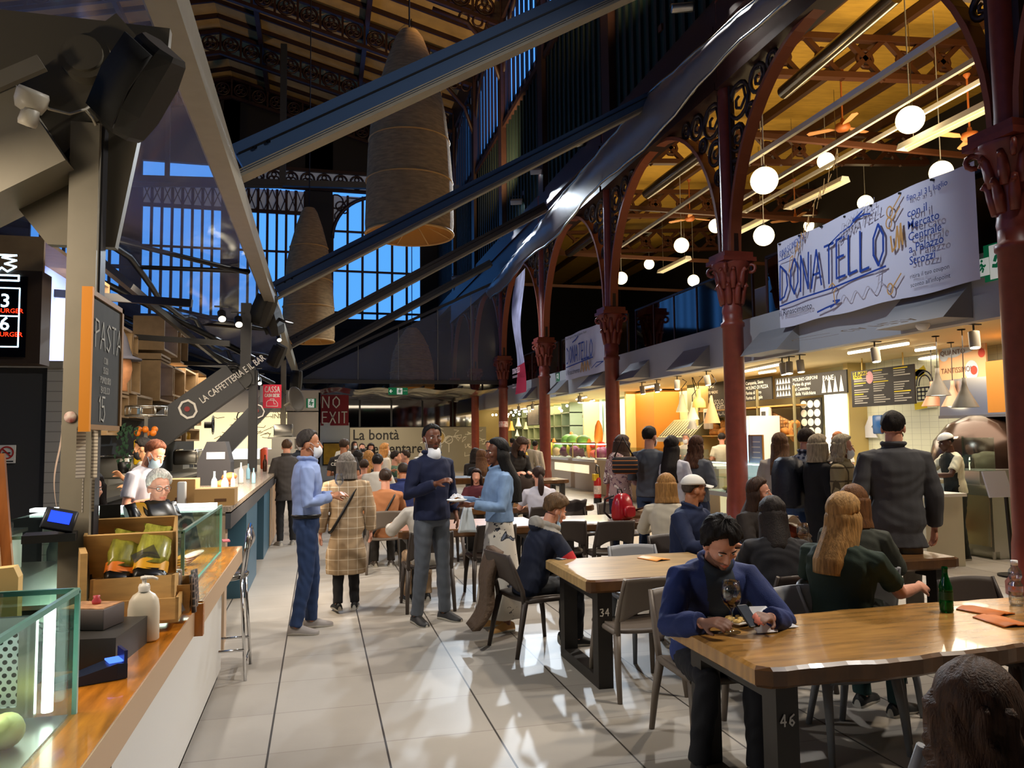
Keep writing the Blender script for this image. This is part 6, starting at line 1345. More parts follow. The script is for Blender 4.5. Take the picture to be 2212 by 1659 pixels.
sk = thing('stall_counter', 'pale wooden stall counter behind the queue', 'counter', (0, 0, 0)); MB().bx(7.6, 8.2, 13.6, 20.4, 0, .95).build('front', mat('pale_birch', '#c9b28a', .5), sk); MB().bx(7.55, 8.25, 13.6, 20.4, .95, 1.0).build('top', WHITE_P, sk)
MB().bx(7.6, 7.61, 14, 20.2, 1.0, 1.32).build('glass_screen', GLASS, sk)
tag(MB().bx(9.7, 9.98, OX(1355, 960, 9.7).y-2.2, OX(1355, 960, 9.7).y, 1.2, 1.7).build('oven', mat('oven_grey', '#5f5d52', .4)), 'dark glass-fronted oven behind the woman in the flowered jacket', 'oven')
tag(MB().bx(9.96, 9.99, OX(1385, 930, 9.96).y, OX(1377, 930, 9.96).y, 1.9, 2.35).build('notice', PAPER), 'white notice on the yellow stall wall', 'notice')
# vegetable stall
vc = thing('stall_counter', 'long cream vegetable stall counter with a lit recess', 'counter', (0, 0, 0)); MB().bx(7.8, 8.5, 20.9, 27, 0, .85).build('front', mat('cream_birch', '#c9b6a0', .5), vc); MB().bx(7.72, 8.55, 20.9, 27, .85, .93).build('top', WHITE_P, vc); MB().bx(7.79, 7.8, 21.6, 25, .5, .75).build('lit_recess', mat('recess_glow', '#f6e6bd', .5, emit=.7), vc)
gv = thing('display_case', 'glass display case on the vegetable stall counter', 'display case', (0, 0, 0)); b = MB(); b.bx(7.8, 7.81, 21.0, 25.2, .93, 1.4); b.bx(7.8, 8.4, 21.0, 25.2, 1.4, 1.41); b.build('glass', GLASS, gv); b = MB()
for y in (21.0, 23.1, 25.2): b.bar((7.8, y, .93), (7.8, y, 1.42), .03, .03)
b.bar((7.8, 21, 1.41), (7.8, 25.2, 1.41), .03, .03); b.build('frame', mat('brass_frame', '#c9b07c', .3, .6), gv); MB().bx(7.85, 8.4, 21, 25.2, 1.36, 1.38).build('light_strip', TUBE, gv)
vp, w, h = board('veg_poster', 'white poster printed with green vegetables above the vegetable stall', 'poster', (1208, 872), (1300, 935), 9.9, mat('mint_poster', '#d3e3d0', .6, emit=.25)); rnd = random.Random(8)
for nm, cs, n in (('leaf_print', '#3f7a3c', 12), ('ink_print', '#3a3a38', 12), ('pepper_print', '#d9cf2a', 4), ('radish_print', '#b8506a', 5)):
    b = MB()
    for k in range(n):
        cx, cz, rr = rnd.uniform(.08, .92)*w, rnd.uniform(.12, .9)*h, rnd.uniform(.04, .13)*(1.6 if n == 4 else 1); e = rnd.uniform(.5, 1.9); b.add([(-.004, -cx+rr*math.cos(t), cz+rr*e*math.sin(t)) for t in np.linspace(0, 2*PI, 11)[:-1]], [tuple(range(10))])
    b.build(nm, mat(nm, cs, .7), vp)
VG = [('carrot', '#d9771f', (.09, .09, .3)), ('pepper', '#d9c12a', (.14, .14, .18)), ('lettuce', '#6f9a3a', (.2, .2, .18)), ('beetroot', '#7a2a5a', (.13, .13, .13)), ('tomato', '#b8341f', (.12, .12, .1)), ('onion', '#c9a070', (.1, .1, .1))]
rnd = random.Random(3); seen = {}
for i in range(40):
    n_, c_2, s_ = VG[rnd.randrange(6)]
    if n_ not in seen: o = MB().lathe([(0, -1), (.5, -.85), (.9, -.35), (1, .1), (.8, .6), (.3, .95), (0, 1)], n=12).build(n_, mat('veg_'+n_, c_2, .5, noise=.2, nscale=12)); seen[n_] = o
    else: o = seen[n_].copy(); COL.objects.link(o)
    q = 1.0+.5*rnd.random(); o.scale = [v*q for v in s_]; o.location = (8.0+.35*rnd.random(), 21.2+rnd.random()*5.4, .93+o.scale[2]*.95+(.02 if i < 28 else .3)); tag(o, '%s in the heap on the vegetable stall counter' % n_, n_, '%ss on the vegetable stall' % n_)
fe = thing('fire_extinguisher', 'red fire extinguisher with a yellow tag beside the third column', 'fire extinguisher', (6.35, 16.7, .0)); fe.location = OX(1291, 1072, 6.55); fe.location.z = .12
MB().lathe([(0, 0), (.085, .0), (.09, .03), (.09, .42), (.06, .5), (.03, .53), (.03, .57), (0, .57)], n=18).build('cylinder', mat('ext_red', '#b51f1b', .3), fe); MB().bx(-.1, .02, -.06, .09, .42, .58).build('tag', mat('tag_yellow', '#e0b91f', .6), fe); MB().lathe([(.091, .1), (.091, .3)], n=18).build('label', mat('ext_label', '#d9c9c0', .6, noise=.3, nscale=20), fe); MB().tube([(0, 0, .57), (0, .1, .68), (0, .05, .8), (0, -.12, .76), (0, -.16, .5)], .014, 6).build('hose', BLACK, fe); MB().bx(-.02, .02, -.03, .09, .57, .61).build('handle', BLACK, fe); MB().cyl((0, 0, -.12), (0, 0, 0), .1, n=18).build('stand', BLACK, fe)
fb, w, h = board('menu_board', 'black far menu board with white printed lines beside the small-banner column', 'menu board', (1138, 876), (1166, 918), 8.3, CH_); b = MB()
for k in range(14): b.bx(-.004, -.002, -w*.92, -w*.08, h*(.04+.065*k), h*(.04+.065*k)+.03)
b.text('MENU', (0, -w*.15, h*.9), X_, Y_, h*.07, 0, 0, lift=.004); b.build('lettering', LT, fb)
tag(MB().lathe([(.182, 0), (.182, .22)], n=24).build('column_sleeve', mat('red_white_lace', '#c9503c', .6, noise=.5, nscale=14, col2='#f0e2d8'), None, (6.9, CY[4], 2.0)), 'red and white paper band around the column beside the far pendants', 'band')
hg = thing('hanging_apron', 'pale cloth hanging high in the far stall', 'cloth', OX(1055, 905, 8.4)); MB().sheet(lambda u, v: (.05*math.sin(u*9), .9*(u-.5), 1.1*v-.5), 10, 4).build('cloth', mat('pale_cloth', '#d9cfc2', .9), hg)
gs = thing('stall_shelving', 'pale green stall shelving with lit compartments far along the aisle', 'shelving', (9.2, 28, 0)); a = OX(1010, 940, 9.2)
for y in np.arange(27.5, 38.5, 1.0): MB().bx(0, .5, y-28, y-27.94, 0, 2.9).build('upright', mat('sage_frame', '#9aa888', .5), gs)
for z in (1.0, 1.5, 2.0, 2.5): MB().bx(0, .5, -.5, 10.5, z, z+.04).build('shelf', mat('sage_frame', '#9aa888', .5), gs)
tag(MB().bx(7.8, 8.4, 27.2, 38, 0, .95).bx(7.75, 8.45, 27.2, 38, .95, 1.0).build('stall_counter', mat('far_counter', '#c9b89a', .5)), 'pale stall counter farthest along the aisle', 'counter')
rnd = random.Random(12)
for i in range(26):
    p = Vector((8.2+rnd.random()*1.2, 27.5+rnd.random()*10, 2.55+rnd.random()*.3)); o = MB().ball((0, 0, 0), .055, 10, 6).build('bulb', SPOTG, None, p) if i == 0 else bulb0.copy()
    if i == 0: bulb0 = o
    else: COL.objects.link(o); o.location = p
    tag(o, 'small glowing bulb under the ceiling of the far stalls', 'bulb', 'bulbs of the far stalls')
# ================================================================ BAR SIDE
XB = -2.6
struct(MB().bx(-3.25, -3.1, 7.3, 21, 0, 3.4).build('wall_bar', mat('bar_black', '#161514', .7)))
blk = thing('kitchen_block', 'dark grey kitchen block with a white brick edge and a no smoking sign', 'wall block', (0, 0, 0)); blk['kind'] = 'thing'
yb = 7.2; xr = OY(101, 900, yb).x; zt = OY(60, 787, yb).z
MB().bx(-8, xr, yb, yb+.4, 0, zt).build('front', mat('block_grey', '#3b3a39', .6), blk)
brick = grid_mat('white_brick', '#a9a49b', '#77736c', 0, .26, .085, .07, .5)
MB().bx(xr, xr+.12, yb-.02, yb+.5, 0, zt-.02).build('brick_edge', brick, blk)
MB().bx(-8, xr+.12, yb-.03, yb+.5, zt-.03, zt+.03).build('coping', mat('coping', '#8c857a', .7), blk)
o = thing('menu_sheet', 'dark grey printed menu board on the white brick edge', 'menu board', (xr+.13, yb+.02, OX(118, 892, xr+.13).z)); MB().bx(0, .015, 0, .45, -.05, .62).build('panel', mat('slate_menu', '#3a3632', .7), o); b = MB()
for k in range(9): b.bx(.016, .018, .04, .15+.22*((k*7) % 5)/5, .52-.06*k, .535-.06*k)
b.build('print', LT, o)
ns = thing('no_smoking_sign', 'small white no smoking sign on the dark grey block', 'sign', OY(15, 981, yb-.005)); MB().bx(-.065, .065, -.006, 0, -.075, .075).build('plate', WHITE_P, ns)
b = MB(); b.strokes([[(.048*math.cos(t), .012+.048*math.sin(t)) for t in np.linspace(0, 2*PI, 25)], [(-.034, .046), (.034, -.022)]], (0, -.006, 0), (1, 0, 0), (0, 0, 1), 1, .006); b.build('red_ring', mat('sign_red', '#b3261f', .5), ns); MB().strokes([[(-.03, .01), (.025, .01)]], (0, -.006, 0), (1, 0, 0), (0, 0, 1), 1, .005, 0, .002).bx(-.05, .05, -.0075, -.006, -.065, -.055).build('cigarette', BLACK, ns)
# order-number screen
sc = thing('order_screen', 'black order screen showing 43 and 46 in glowing digits', 'screen', OY(38, 690, 6.7)); x0 = OY(0, 690, 6.7).x-sc.location.x-.5; x1 = OY(72, 690, 6.7).x-sc.location.x; za = OY(38, 585, 6.7).z-sc.location.z; zb = OY(38, 786, 6.7).z-sc.location.z
MB().bx(x0-.1, x1+.06, -.02, .2, zb, za).build('cabinet', mat('screen_cabinet', '#3a2a1c', .5), sc); MB().bx(x0, x1-.04, -.03, -.02, zb+.05, za-.05).build('panel', mat('screen_black', '#05060d', .2), sc)
b = MB(); b.text('43', (x1-.3, -.03, .09), (1, 0, 0), (0, 0, 1), .15, 0, .01, lift=.004); b.text('46', (x1-.3, -.03, -.09), (1, 0, 0), (0, 0, 1), .15, 0, .01, lift=.004); b.strokes([[(x0, .24), (x1-.09, .24), (x1-.09, -.22), (x0, -.22)], [(x0, .02), (x1-.09, .02)]], (0, -.03, 0), (1, 0, 0), (0, 0, 1), 1, .005, 0, .004)
b.strokes([[(x1-.3, .3), (x1-.1, .3), (x1-.1, .34), (x1-.3, .34)], [(x1-.26, .36), (x1-.22, .4), (x1-.18, .37), (x1-.12, .41), (x1-.2, .43), (x1-.12, .46), (x1-.22, .48), (x1-.12, .5), (x1-.26, .5)]], (0, -.03, 0), (1, 0, 0), (0, 0, 1), 1, .007, 0, .004); b.build('white_digits', glow('screen_white', '#bfe6ff', 3), sc)
b = MB(); 
for z in (.045, -.14): b.text('HAMBURGER', (x1-.06, -.03, z), (1, 0, 0), (0, 0, 1), .05, 0, .005, 'r', lift=.005)
b.build('red_caption', glow('screen_red', '#ff2f14', 2.5), sc)
# wooden box shelves: open faces towards the aisle
def crate_box(label, px0, yt, yb_, px1, depth, fill=None, X=XB, m=PLY, name='wooden_box', grp='plywood boxes stacked over the bar'):
    a = OX(px0, yt, X); c = OX(px0, yb_, X); e = OX(px1, yt, X); W_ = e.y-a.y; H_ = a.z-c.z; t = min(.035, W_*.1)
    r = thing(name, label, 'box', (X, a.y, c.z), 0, grp)
    b = MB(); b.bx(-depth, 0, 0, t, 0, H_).bx(-depth, 0, W_-t, W_, 0, H_).bx(-depth, 0, t, W_-t, 0, t).bx(-depth, 0, t, W_-t, H_-t, H_); b.build('shell', m, r); bk = MB().bx(-depth, -depth+.02, t, W_-t, t, H_-t)
    if fill == 'tv':
        bk.build('back', BLACK, r); MB().bx(-depth+.05, -depth+.1, t, W_-t, t, H_-t).build('screen', mat('tv_glow', '#7f9af0', .3, emit=.5), r); return r
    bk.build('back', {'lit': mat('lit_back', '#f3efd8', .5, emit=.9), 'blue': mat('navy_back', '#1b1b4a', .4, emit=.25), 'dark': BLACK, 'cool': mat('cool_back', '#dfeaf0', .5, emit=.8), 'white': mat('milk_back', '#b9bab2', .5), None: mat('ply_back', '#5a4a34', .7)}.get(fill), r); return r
crate_box('tall plywood box with a glowing blank screen beside the beige post', 96, 512, 790, 240, .42, 'tv', -2.35)
BX = [(263, 702, 756, 287, 'lit', 'plywood box with lit bottles and books, top of the first stack'), (288, 721, 767, 300, None, 'narrow empty plywood box beside the lit books'), (356, 683, 757, 385, 'tv', 'plywood box with a glowing lilac screen at the top of the second stack'), (391, 718, 784, 407, None, 'narrow plywood box beside the top lilac screen'), (347, 778, 866, 378, 'tv', 'large plywood box with a lilac screen lower in the second stack'), (348, 763, 776, 369, None, 'flat plywood box wedged between the two screens'), (374, 790, 855, 400, 'dark', 'black-backed plywood box beside the large lilac screen'), (249, 752, 846, 281, 'lit', 'tall lit plywood box behind the figurine in a pointed hat'), (284, 771, 850, 305, 'white', 'plywood box with a milky door'), (296, 851, 903, 330, 'cool', 'cool-lit plywood box of glassware'), (262, 852, 902, 279, 'dark', 'small dark plywood box of spirits'), (232, 898, 940, 258, 'dark', 'dark plywood box of amber bottles beside the chalkboard'), (231, 836, 892, 251, 'cool', 'bright plywood box of clear bottles beside the chalkboard'), (333, 875, 905, 371, None, 'plywood box full of hanging glasses'), (393, 890, 921, 417, None, 'plywood box of packed coffee bags past the strut'), (421, 890, 918, 435, None, 'narrow plywood box beside the black desk fan'), (374, 928, 952, 392, None, 'open plywood box of bottles below the strut'), (402, 925, 953, 431, 'lit', 'lit plywood box of foil bags'), (401, 795, 845, 424, None, 'plywood box behind the strut lettering, first'), (428, 800, 850, 446, None, 'plywood box behind the strut lettering, second')]
boxes = {}
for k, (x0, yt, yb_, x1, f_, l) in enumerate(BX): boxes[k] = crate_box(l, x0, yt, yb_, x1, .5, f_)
BOT = [(0, 0), (.035, 0), (.037, .02), (.037, .17), (.03, .2), (.013, .23), (.012, .29), (.015, .3), (0, .3)]
bcol = ['#3a2410', '#c9902a', '#1f3a20', '#d9d6c8', '#6a1a1a', '#1a1a24', '#8aa6b8']
bproto = {}
def shelf_bottles(k, n, cols, label, h=1.0, name='bottle', prof=BOT):
    r = boxes[k]; px0, yt, yb_, px1 = BX[k][:4]; W_ = OX(px1, yt, XB).y-r.location.y; H_ = OX(px0, yt, XB).z-r.location.z
    for i in range(n):
        c = cols[i % len(cols)]; s = min(H_*.8/.3, 1.3)*h
        if (c, name) not in bproto: bproto[(c, name)] = o = MB().lathe(prof, n=12).build(name, mat('bot_'+c[1:], c, .15))
        else: o = bproto[(c, name)].copy(); COL.objects.link(o)
        o.scale = (s, s, s); o.location = (XB-.12-.1*(i % 2), r.location.y+.09+(W_-.18)*(i+.5)/n, r.location.z+.036); tag(o, label, name, label+' group')
shelf_bottles(0, 4, ['#a8451c', '#c9a23a', '#2f5a2a', '#7a3a1a'], 'small bottle or book-bright jar in the top lit box'); shelf_bottles(10, 3, ['#1a1a44', '#d9d6c8', '#1a1a24'], 'spirit bottle in the small dark box'); shelf_bottles(11, 4, ['#3a2410', '#c9902a'], 'amber bottle in the dark box beside the chalkboard'); shelf_bottles(12, 4, ['#d9d6c8', '#8aa6b8'], 'clear bottle in the bright box beside the chalkboard'); shelf_bottles(9, 6, ['#8aa6b8', '#d9d6c8'], 'glassware piece in the cool-lit box', .8, 'glass_jar', [(0, 0), (.05, 0), (.06, .05), (.05, .16), (.055, .18), (0, .18)]); shelf_bottles(13, 7, ['#d9d6c8', '#8aa6b8'], 'drinking glass in the plywood box under the screen', .9, 'drinking_glass', [(0, 0), (.035, 0), (.045, .12), (0, .12)]); shelf_bottles(14, 3, ['#1a1a24', '#d9d6c8'], 'coffee bag in the plywood box past the strut', .9, 'coffee_bag', [(0, 0), (.06, 0), (.06, .2), (.04, .24), (0, .24)]); shelf_bottles(16, 4, ['#3a2410', '#c9902a', '#1f3a20'], 'bottle in the open box below the strut'); shelf_bottles(17, 4, ['#c9a23a', '#d9d6c8'], 'foil bag in the lit box', .9, 'foil_bag', [(0, 0), (.06, 0), (.06, .2), (.04, .24), (0, .24)])
fg = thing('figurine', 'carved figurine bust in a pointed blue-grey hat among the boxes', 'figurine', OX(261, 845, XB+.12)); SK2 = mat('carved_wood', '#a3704a', .6, noise=.2, nscale=12)
MB().loft([[(r_*math.cos(t), r_*math.sin(t)*1.1, z) for t in np.linspace(0, 2*PI, 15)[:-1]] for z, r_ in ((0, .08), (.1, .07), (.16, .11), (.28, .13), (.38, .12), (.44, .1))], 0, True).ball((.02, -.14, .26), (.03, .05, .03)).build('head', SK2, fg); MB().lathe([(.02, .78), (.06, .7), (.1, .55), (.13, .46), (.24, .42), (.24, .40), (0, .42)], n=18).build('hat', mat('felt_hat', '#4a4a55', .8), fg)
ro = thing('round_clock', 'small round white-rimmed dial on the side of the top lit box', 'dial', OX(254, 708, XB-.25)); MB().cyl((0, -.06, 0), (0, .0, 0), .085, n=20).build('rim', WHITE_P, ro); MB().cyl((0, -.065, 0), (0, -.06, 0), .05, n=18).build('face', mat('dial_pink', '#a8847a', .5), ro)
# bar counter
br_ = thing('bar_counter', 'long bar counter with teal front panels and a speckled top', 'counter', (0, 0, 0))
MB().bx(-1.45, -.66, 6.35, 16.5, 1.05, 1.1).build('top', mat('terrazzo', '#9a8a78', .25, noise=.4, nscale=60), br_); MB().bx(-.70, -.66, 6.35, 16.5, .93, 1.06).build('fascia', mat('zinc', '#55565a', .35, .5), br_)
MB().bx(-1.4, -1.0, 6.5, 16.4, .1, 1.05).build('carcass', BLACK, br_)
for y0, y1, k in ((6.4, 6.7, 0), (8.4, 9.8, 1), (11.0, 12.2, 1), (13.4, 16.4, 1)): MB().bx(-1.0, -.72, y0, y1, 0, 1.05).build('front_panel', mat('teal_panel', '#35586c', .45) if k else LAM, br_)
MB().bx(-1.45, -.7, 6.36, 6.42, 0, 1.05).build('end_panel', LAM, br_); MB().bx(-.715, -.70, 12.2, 16.4, .02, 1.0).build('wood_slab', LAM, br_)
bb = thing('back_bar', 'dark back bar worktop behind the bartenders', 'counter', (0, 0, 0)); MB().bx(-3.1, -2.4, 7.4, 19, .9, .95).build('top', STAIN, bb); MB().bx(-3.05, -2.45, 7.45, 19, 0, .9).build('carcass', BLACK, bb)
def coffee_machine(px, py, label, rz=0):
    r = thing('espresso_machine', label, 'coffee machine', OX(px, py, -2.75)); r.location.z = .95
    MB().rbox((0, 0, .3), (.5, .9, .3), .05).bx(-.25, .25, -.45, .45, 0, .06).bx(-.25, -.05, -.42, .42, .06, .2).build('body', STAIN, r); MB().tube([(.2, -.45, .46), (.2, .45, .46)], .015, 8).tube([(-.2, -.45, .46), (-.2, .45, .46)], .015, 8).build('cup_rail', CHROME, r)
    for k in range(3): MB().cyl((.27, -.28+.28*k, .17), (.27, -.28+.28*k, .24), .04, n=12).bar((.27, -.28+.28*k, .19), (.45, -.28+.28*k, .16), .03, .03, 0).build('group_head', BLACK, r)
coffee_machine(260, 990, 'chrome espresso machine beside the beige post'); coffee_machine(408, 975, 'chrome espresso machine behind the dark-haired bartender')
cg = thing('coffee_grinder', 'tall dark coffee grinder at the back of the bar', 'grinder', (-2.6, 8.2, .95)); MB().rbox((0, 0, .2), (.2, .25, .4), .05).build('body', BLACK, cg); MB().lathe([(.05, .4), (.1, .6), (.1, .66), (0, .66)], n=16).build('hopper', mat('hopper', '#3a3430', .2), cg)
ys = thing('citrus_juicer', 'juicer with a wire rack of oranges over a yellow body', 'juicer', OX(315, 945, -2.3)); MB().rbox((0, 0, -.2), (.25, .28, .34), .03).build('body', mat('juicer_yellow', '#d9b01f', .4), ys)
b = MB(); 
for q in (0, .12): b.tube([(.2*math.cos(t)*1.3, .3*math.sin(t), .3+q) for t in np.linspace(0, 2*PI, 17)[:-1]], .012, 5, closed=True)
for t in np.linspace(0, 6, 10): b.tube([(.26*math.cos(t), .3*math.sin(t), .3), (.26*math.cos(t), .3*math.sin(t), .42)], .008, 4)
b.bar((0, 0, -.05), (0, 0, .3), .04, .04); b.build('wire_rack', STAIN, ys)
of = None
for i in range(6):
    if of is None: of = MB().ball((0, 0, 0), .045, 10, 7).build('orange', mat('orange_fruit', '#d9781c', .5)); o = of
    else: o = of.copy(); COL.objects.link(o)
    o.location = ys.location+Vector((.1*((i % 3)-1), .1*((i//3)-.5), .06+.05*(i % 2))); tag(o, 'orange in the juicer at the back bar', 'orange', 'oranges in the juicer')
pl_ = thing('potted_plant', 'dark green trailing plant beside the espresso machine', 'plant', OX(268, 965, -2.5)); b = MB(); rnd = random.Random(6)
for k in range(60): p = Vector((rnd.gauss(0, .07), rnd.gauss(0, .07), rnd.uniform(-.25, .3))); b.add([p, p+Vector((.04, .01, .02)), p+Vector((.02, .03, -.05))], [(0, 1, 2)])
b.build('foliage', mat('leaf_green', '#22402a', .6), pl_); MB().lathe([(0, -.35), (.06, -.35), (.08, -.2), (0, -.2)], n=14).build('pot', BLACK, pl_)
cs = thing('cash_register', 'black cash register with a white label on the bar', 'cash register', OX(470, 1040, -1.15)); cs.location.z = 1.1; MB().loft([[(x, y*.2, z) for x, z in ((-.2, 0), (.16, 0), (.16, .26), (.1, .5), (-.1, .5), (-.2, .26))] for y in (-1, 1)], 0, True, smooth=False).build('body', mat('register_grey', '#35353a', .4), cs); MB().bx(-.1, .1, -.206, -.2, .3, .38).build('label', NAP, cs)
for i, (px, py, X, l, c, sc_) in enumerate(((485, 1085, -.8, 'white spray bottle at the near end of the bar', '#dfe6ee', 1.1), (462, 1085, -.95, 'clear water bottle at the near end of the bar', '#b9cfd6', 1.0), (520, 1050, -.9, 'tall empty glass bottle beside the cash register', '#cfd6d6', 1.1), (503, 1055, -.85, 'glass jug beside the cash register', '#c9d2d2', .8), (572, 1020, -.85, 'brown beer bottle by the charcoal post', '#3a1d0e', 1.2), (536, 1020, -.9, 'blue-tinted plastic jug farther along the bar', '#8fc0d6', .9), (548, 1018, -.75, 'blue-tinted plastic cup stack farther along the bar', '#9fcfe0', .8))):
    o = MB().lathe(BOT, n=14).build('bottle', mat('bar_bot_'+c[1:], c, .1, alpha=1)); p = OX(px, py, X); o.location = (X, p.y, 1.1); o.scale = (sc_*.75,)*3; tag(o, l, 'bottle')
for px, w_, l in ((492, .5, 'cardboard box with printed lettering on the near end of the bar'), (440, .6, 'plain kraft cardboard box next to the lettered one')):
    p = OX(px, 1080, -1.0); o = MB().bx(-.2, .2, -.16, .16, 0, .24 if px > 450 else .34).bx(.0, .12, -.164, -.16, .06, .1, 1).build('cardboard_box', [mat('cardboard', '#a8824e', .7), mat('box_ink', '#5a3a1c', .7)]); o.location = (-.80 if px > 450 else -1.12, 6.62 if px > 450 else 6.8, 1.1); o.scale = (.75, .8, .55 if px > 450 else .6); tag(o, l, 'box')
for i in range(5): o = MB().ball((0, 0, 0), (.07, .09, .045), 9, 6).build('croissant', mat('croissant', '#c9824a', .6, noise=.2, nscale=20)) if i == 0 else o0.copy(); o0 = o if i == 0 else o0; (COL.objects.link(o) if i else 0); o.location = (-1.0+.06*(i % 2), 8.6+.12*i, 1.15+.07*(i % 2)); tag(o, 'golden croissant on the bar beside the cash register', 'croissant', 'croissants on the bar')
o = MB().rbox((0, 0, .12), (.1, .14, .24), .02).build('tablet_stand', mat('panel_white', '#c9c7c3', .45)); o.location = (-1.05, 6.55, 1.1); o.scale = (.6, .6, .8); tag(o, 'white upright card holder behind the white-haired man', 'holder')
for i, (px, py, l) in enumerate(((570, 960, 'orange plastic bag on the bar by the charcoal post'), (594, 990, 'pink bag on the bar by the man in the grey jacket'))): o = MB().rbox((0, 0, .18), (.1, .2, .36), .03).build('gift_bag', mat('bag_%d' % i, ['#d9532a', '#e08f98'][i], .6)); p = OX(px, py, -.95); o.location = (-.95-.1*i, min(p.y, 16.2), 1.1); tag(o, l, 'bag')
fan_ = thing('desk_fan', 'black round fan mounted at the end of the boxes', 'fan', OX(458, 918, -2.2)); b = MB()
for r_ in (.08, .14, .2): b.tube([(.02, r_*math.cos(t), r_*math.sin(t)) for t in np.linspace(0, 2*PI, 21)[:-1]], .008, 4, closed=True)
for k in range(10): b.tube([(.02, 0, 0), (.02, .2*math.cos(k*.63), .2*math.sin(k*.63))], .004, 4)
b.build('guard', BLACK, fan_); MB().cyl((-.15, 0, 0), (0, 0, 0), .07, n=14).build('motor', BLACK, fan_)
# cash desk sign
sg = thing('cash_desk_sign', 'red sign reading CASSA CASH DESK with a drawn till', 'sign', OD(588, 856, 13.0)); w, h = .30, .40
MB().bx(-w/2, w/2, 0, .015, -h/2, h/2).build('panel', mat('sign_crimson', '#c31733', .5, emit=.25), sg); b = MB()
for t, z, s_ in (('CASSA', .07, .095), ('CASH DESK', -.01, .05)): s, ww = hand(t, .2); b.strokes([[(p[0]*w*.8/ww-w*.4, p[1]*s_) for p in q] for q in s], (0, 0, z), (1, 0, 0), (0, 0, 1), 1, .006)
b.strokes([[(-.09, -.17), (-.09, -.1), (-.06, -.07), (.05, -.07), (.09, -.12), (.09, -.17), (-.09, -.17)], [(-.03, -.07), (-.03, -.045), (.03, -.045), (.03, -.07)], [(.02, -.07), (.03, -.13), (.06, -.13)]], (0, 0, 0), (1, 0, 0), (0, 0, 1), 1, .005); b.build('white_lettering', WHITE_P, sg); MB().bx(-.2, -.15, .0, .02, -.1, .18).build('clip', NAP, sg)
pf_ = thing('pole_fan', 'grey oval fan head on the farther forked post', 'fan', OD(640, 862, 19)); MB().loft([[(.04*x, .18*k*math.cos(t), .32*k*math.sin(t)) for t in np.linspace(0, 2*PI, 17)[:-1]] for x, k in ((-1, .8), (-1, 1), (1, 1), (1, .8))], 0, True).build('head', mat('fan_grey', '#6a6864', .5), pf_); pf_.rotation_euler = (.3, 0, -1.2); MB().cyl((0, 0, 0), (-.1, -.3, -.1), .04, n=8).build('arm', STEEL, pf_)
# white stall across the end
ws = thing('white_stall', 'white stall front with lit menu windows beyond the bar', 'stall', (0, 0, 0)); Yw = 23.5
def PX(px, py): return OY(px, py, Yw)
a = PX(450, 842); c = PX(692, 842); MB().bx(a.x-.5, c.x, Yw, Yw+.2, 2.42, a.z).bx(c.x-.95, c.x, Yw, Yw+.2, 0, 2.45).build('front', mat('stall_white', '#d3cbbd', .5), ws); MB().bx(c.x-.05, c.x, Yw, 30.5, 0, 3.0).build('side', mat('stall_side', '#cdd3d6', .5), ws)
MB().bx(a.x-.6, c.x-.9, Yw+1.1, Yw+1.2, .6, 2.6).build('lit_back', mat('stall_lit', '#f2dfae', .6, emit=.75), ws); MB().bx(a.x-.4, c.x-1.0, Yw+.3, Yw+.8, 0, 1.05).build('counter', STAIN, ws); MB().bx(a.x-.4, c.x-1.0, Yw+.28, Yw+.3, 1.05, 1.35).build('lit_case', mat('case_white', '#f4f7f6', .4, emit=1.4), ws)
for x0, x1 in ((502, 545), (580, 600), (612, 642)): q0 = PX(x0, 880); q1 = PX(x1, 884); MB().cyl((q0.x, Yw+.2, q0.z), (q1.x, Yw+.2, q0.z), .05, n=8).build('tube', TUBE, ws)
q = PX(592, 898); b = MB(); b.text('INESI', (q.x-.1, Yw+1.09, q.z-.05), (1, 0, 0), (0, 0, 1), .2, 0, 0); rnd = random.Random(3)
for k in range(34): x, z = rnd.uniform(a.x, c.x-1.1), rnd.uniform(1.6, 2.45); b.strokes([[(0, 0), (rnd.uniform(.05, .25), rnd.uniform(-.08, .1)), (rnd.uniform(.1, .3), rnd.uniform(-.1, .1))]], (x, Yw+1.09, z), (1, 0, 0), (0, 0, 1), 1, .008)
b.build('wall_lettering', mat('brown_ink', '#6a5636', .8), ws); q = PX(515, 899); MB().strokes([[(p[0]*.3-.15, p[1]*.36-.18) for p in LOGO]], (q.x, Yw+1.08, q.z), (1, 0, 0), (0, 0, 1), 1, .018).build('logo_outline', BLACK, ws)
q = PX(672, 871); exit_sign('exit_sign', 'green running-man sign on the white stall front', (q.x, Yw-.01, q.z), (1, 0, 0), (0, 0, 1), .28, .28, False)
q = PX(643, 870); tag(MB().bx(-.13, .13, -.02, 0, -.04, .04).build('red_plate', mat('dull_red', '#b4573f', .6), None, (q.x, Yw-.01, q.z)), 'small dull red plate beside the running-man sign', 'plate')
kt = MB().rbox((0, 0, .6), (.5, .5, .35), .03).bx(-.4, .4, -.3, .3, .38, .43).bx(-.3, .3, -.25, .25, .1, .38).build('steel_mixer', STAIN); kt.location = OY(612, 990, 22.0); kt.location.z = 1.25; tag(kt, 'grey steel mixer on the white stall counter', 'mixer')
tb_ = MB().bx(-.6, .6, -.35, .35, 0, 1.35).build('steel_bench', STAIN); tb_.location = (kt.location.x, 22.0, 0); tag(tb_, 'steel bench under the mixer of the white stall', 'bench')
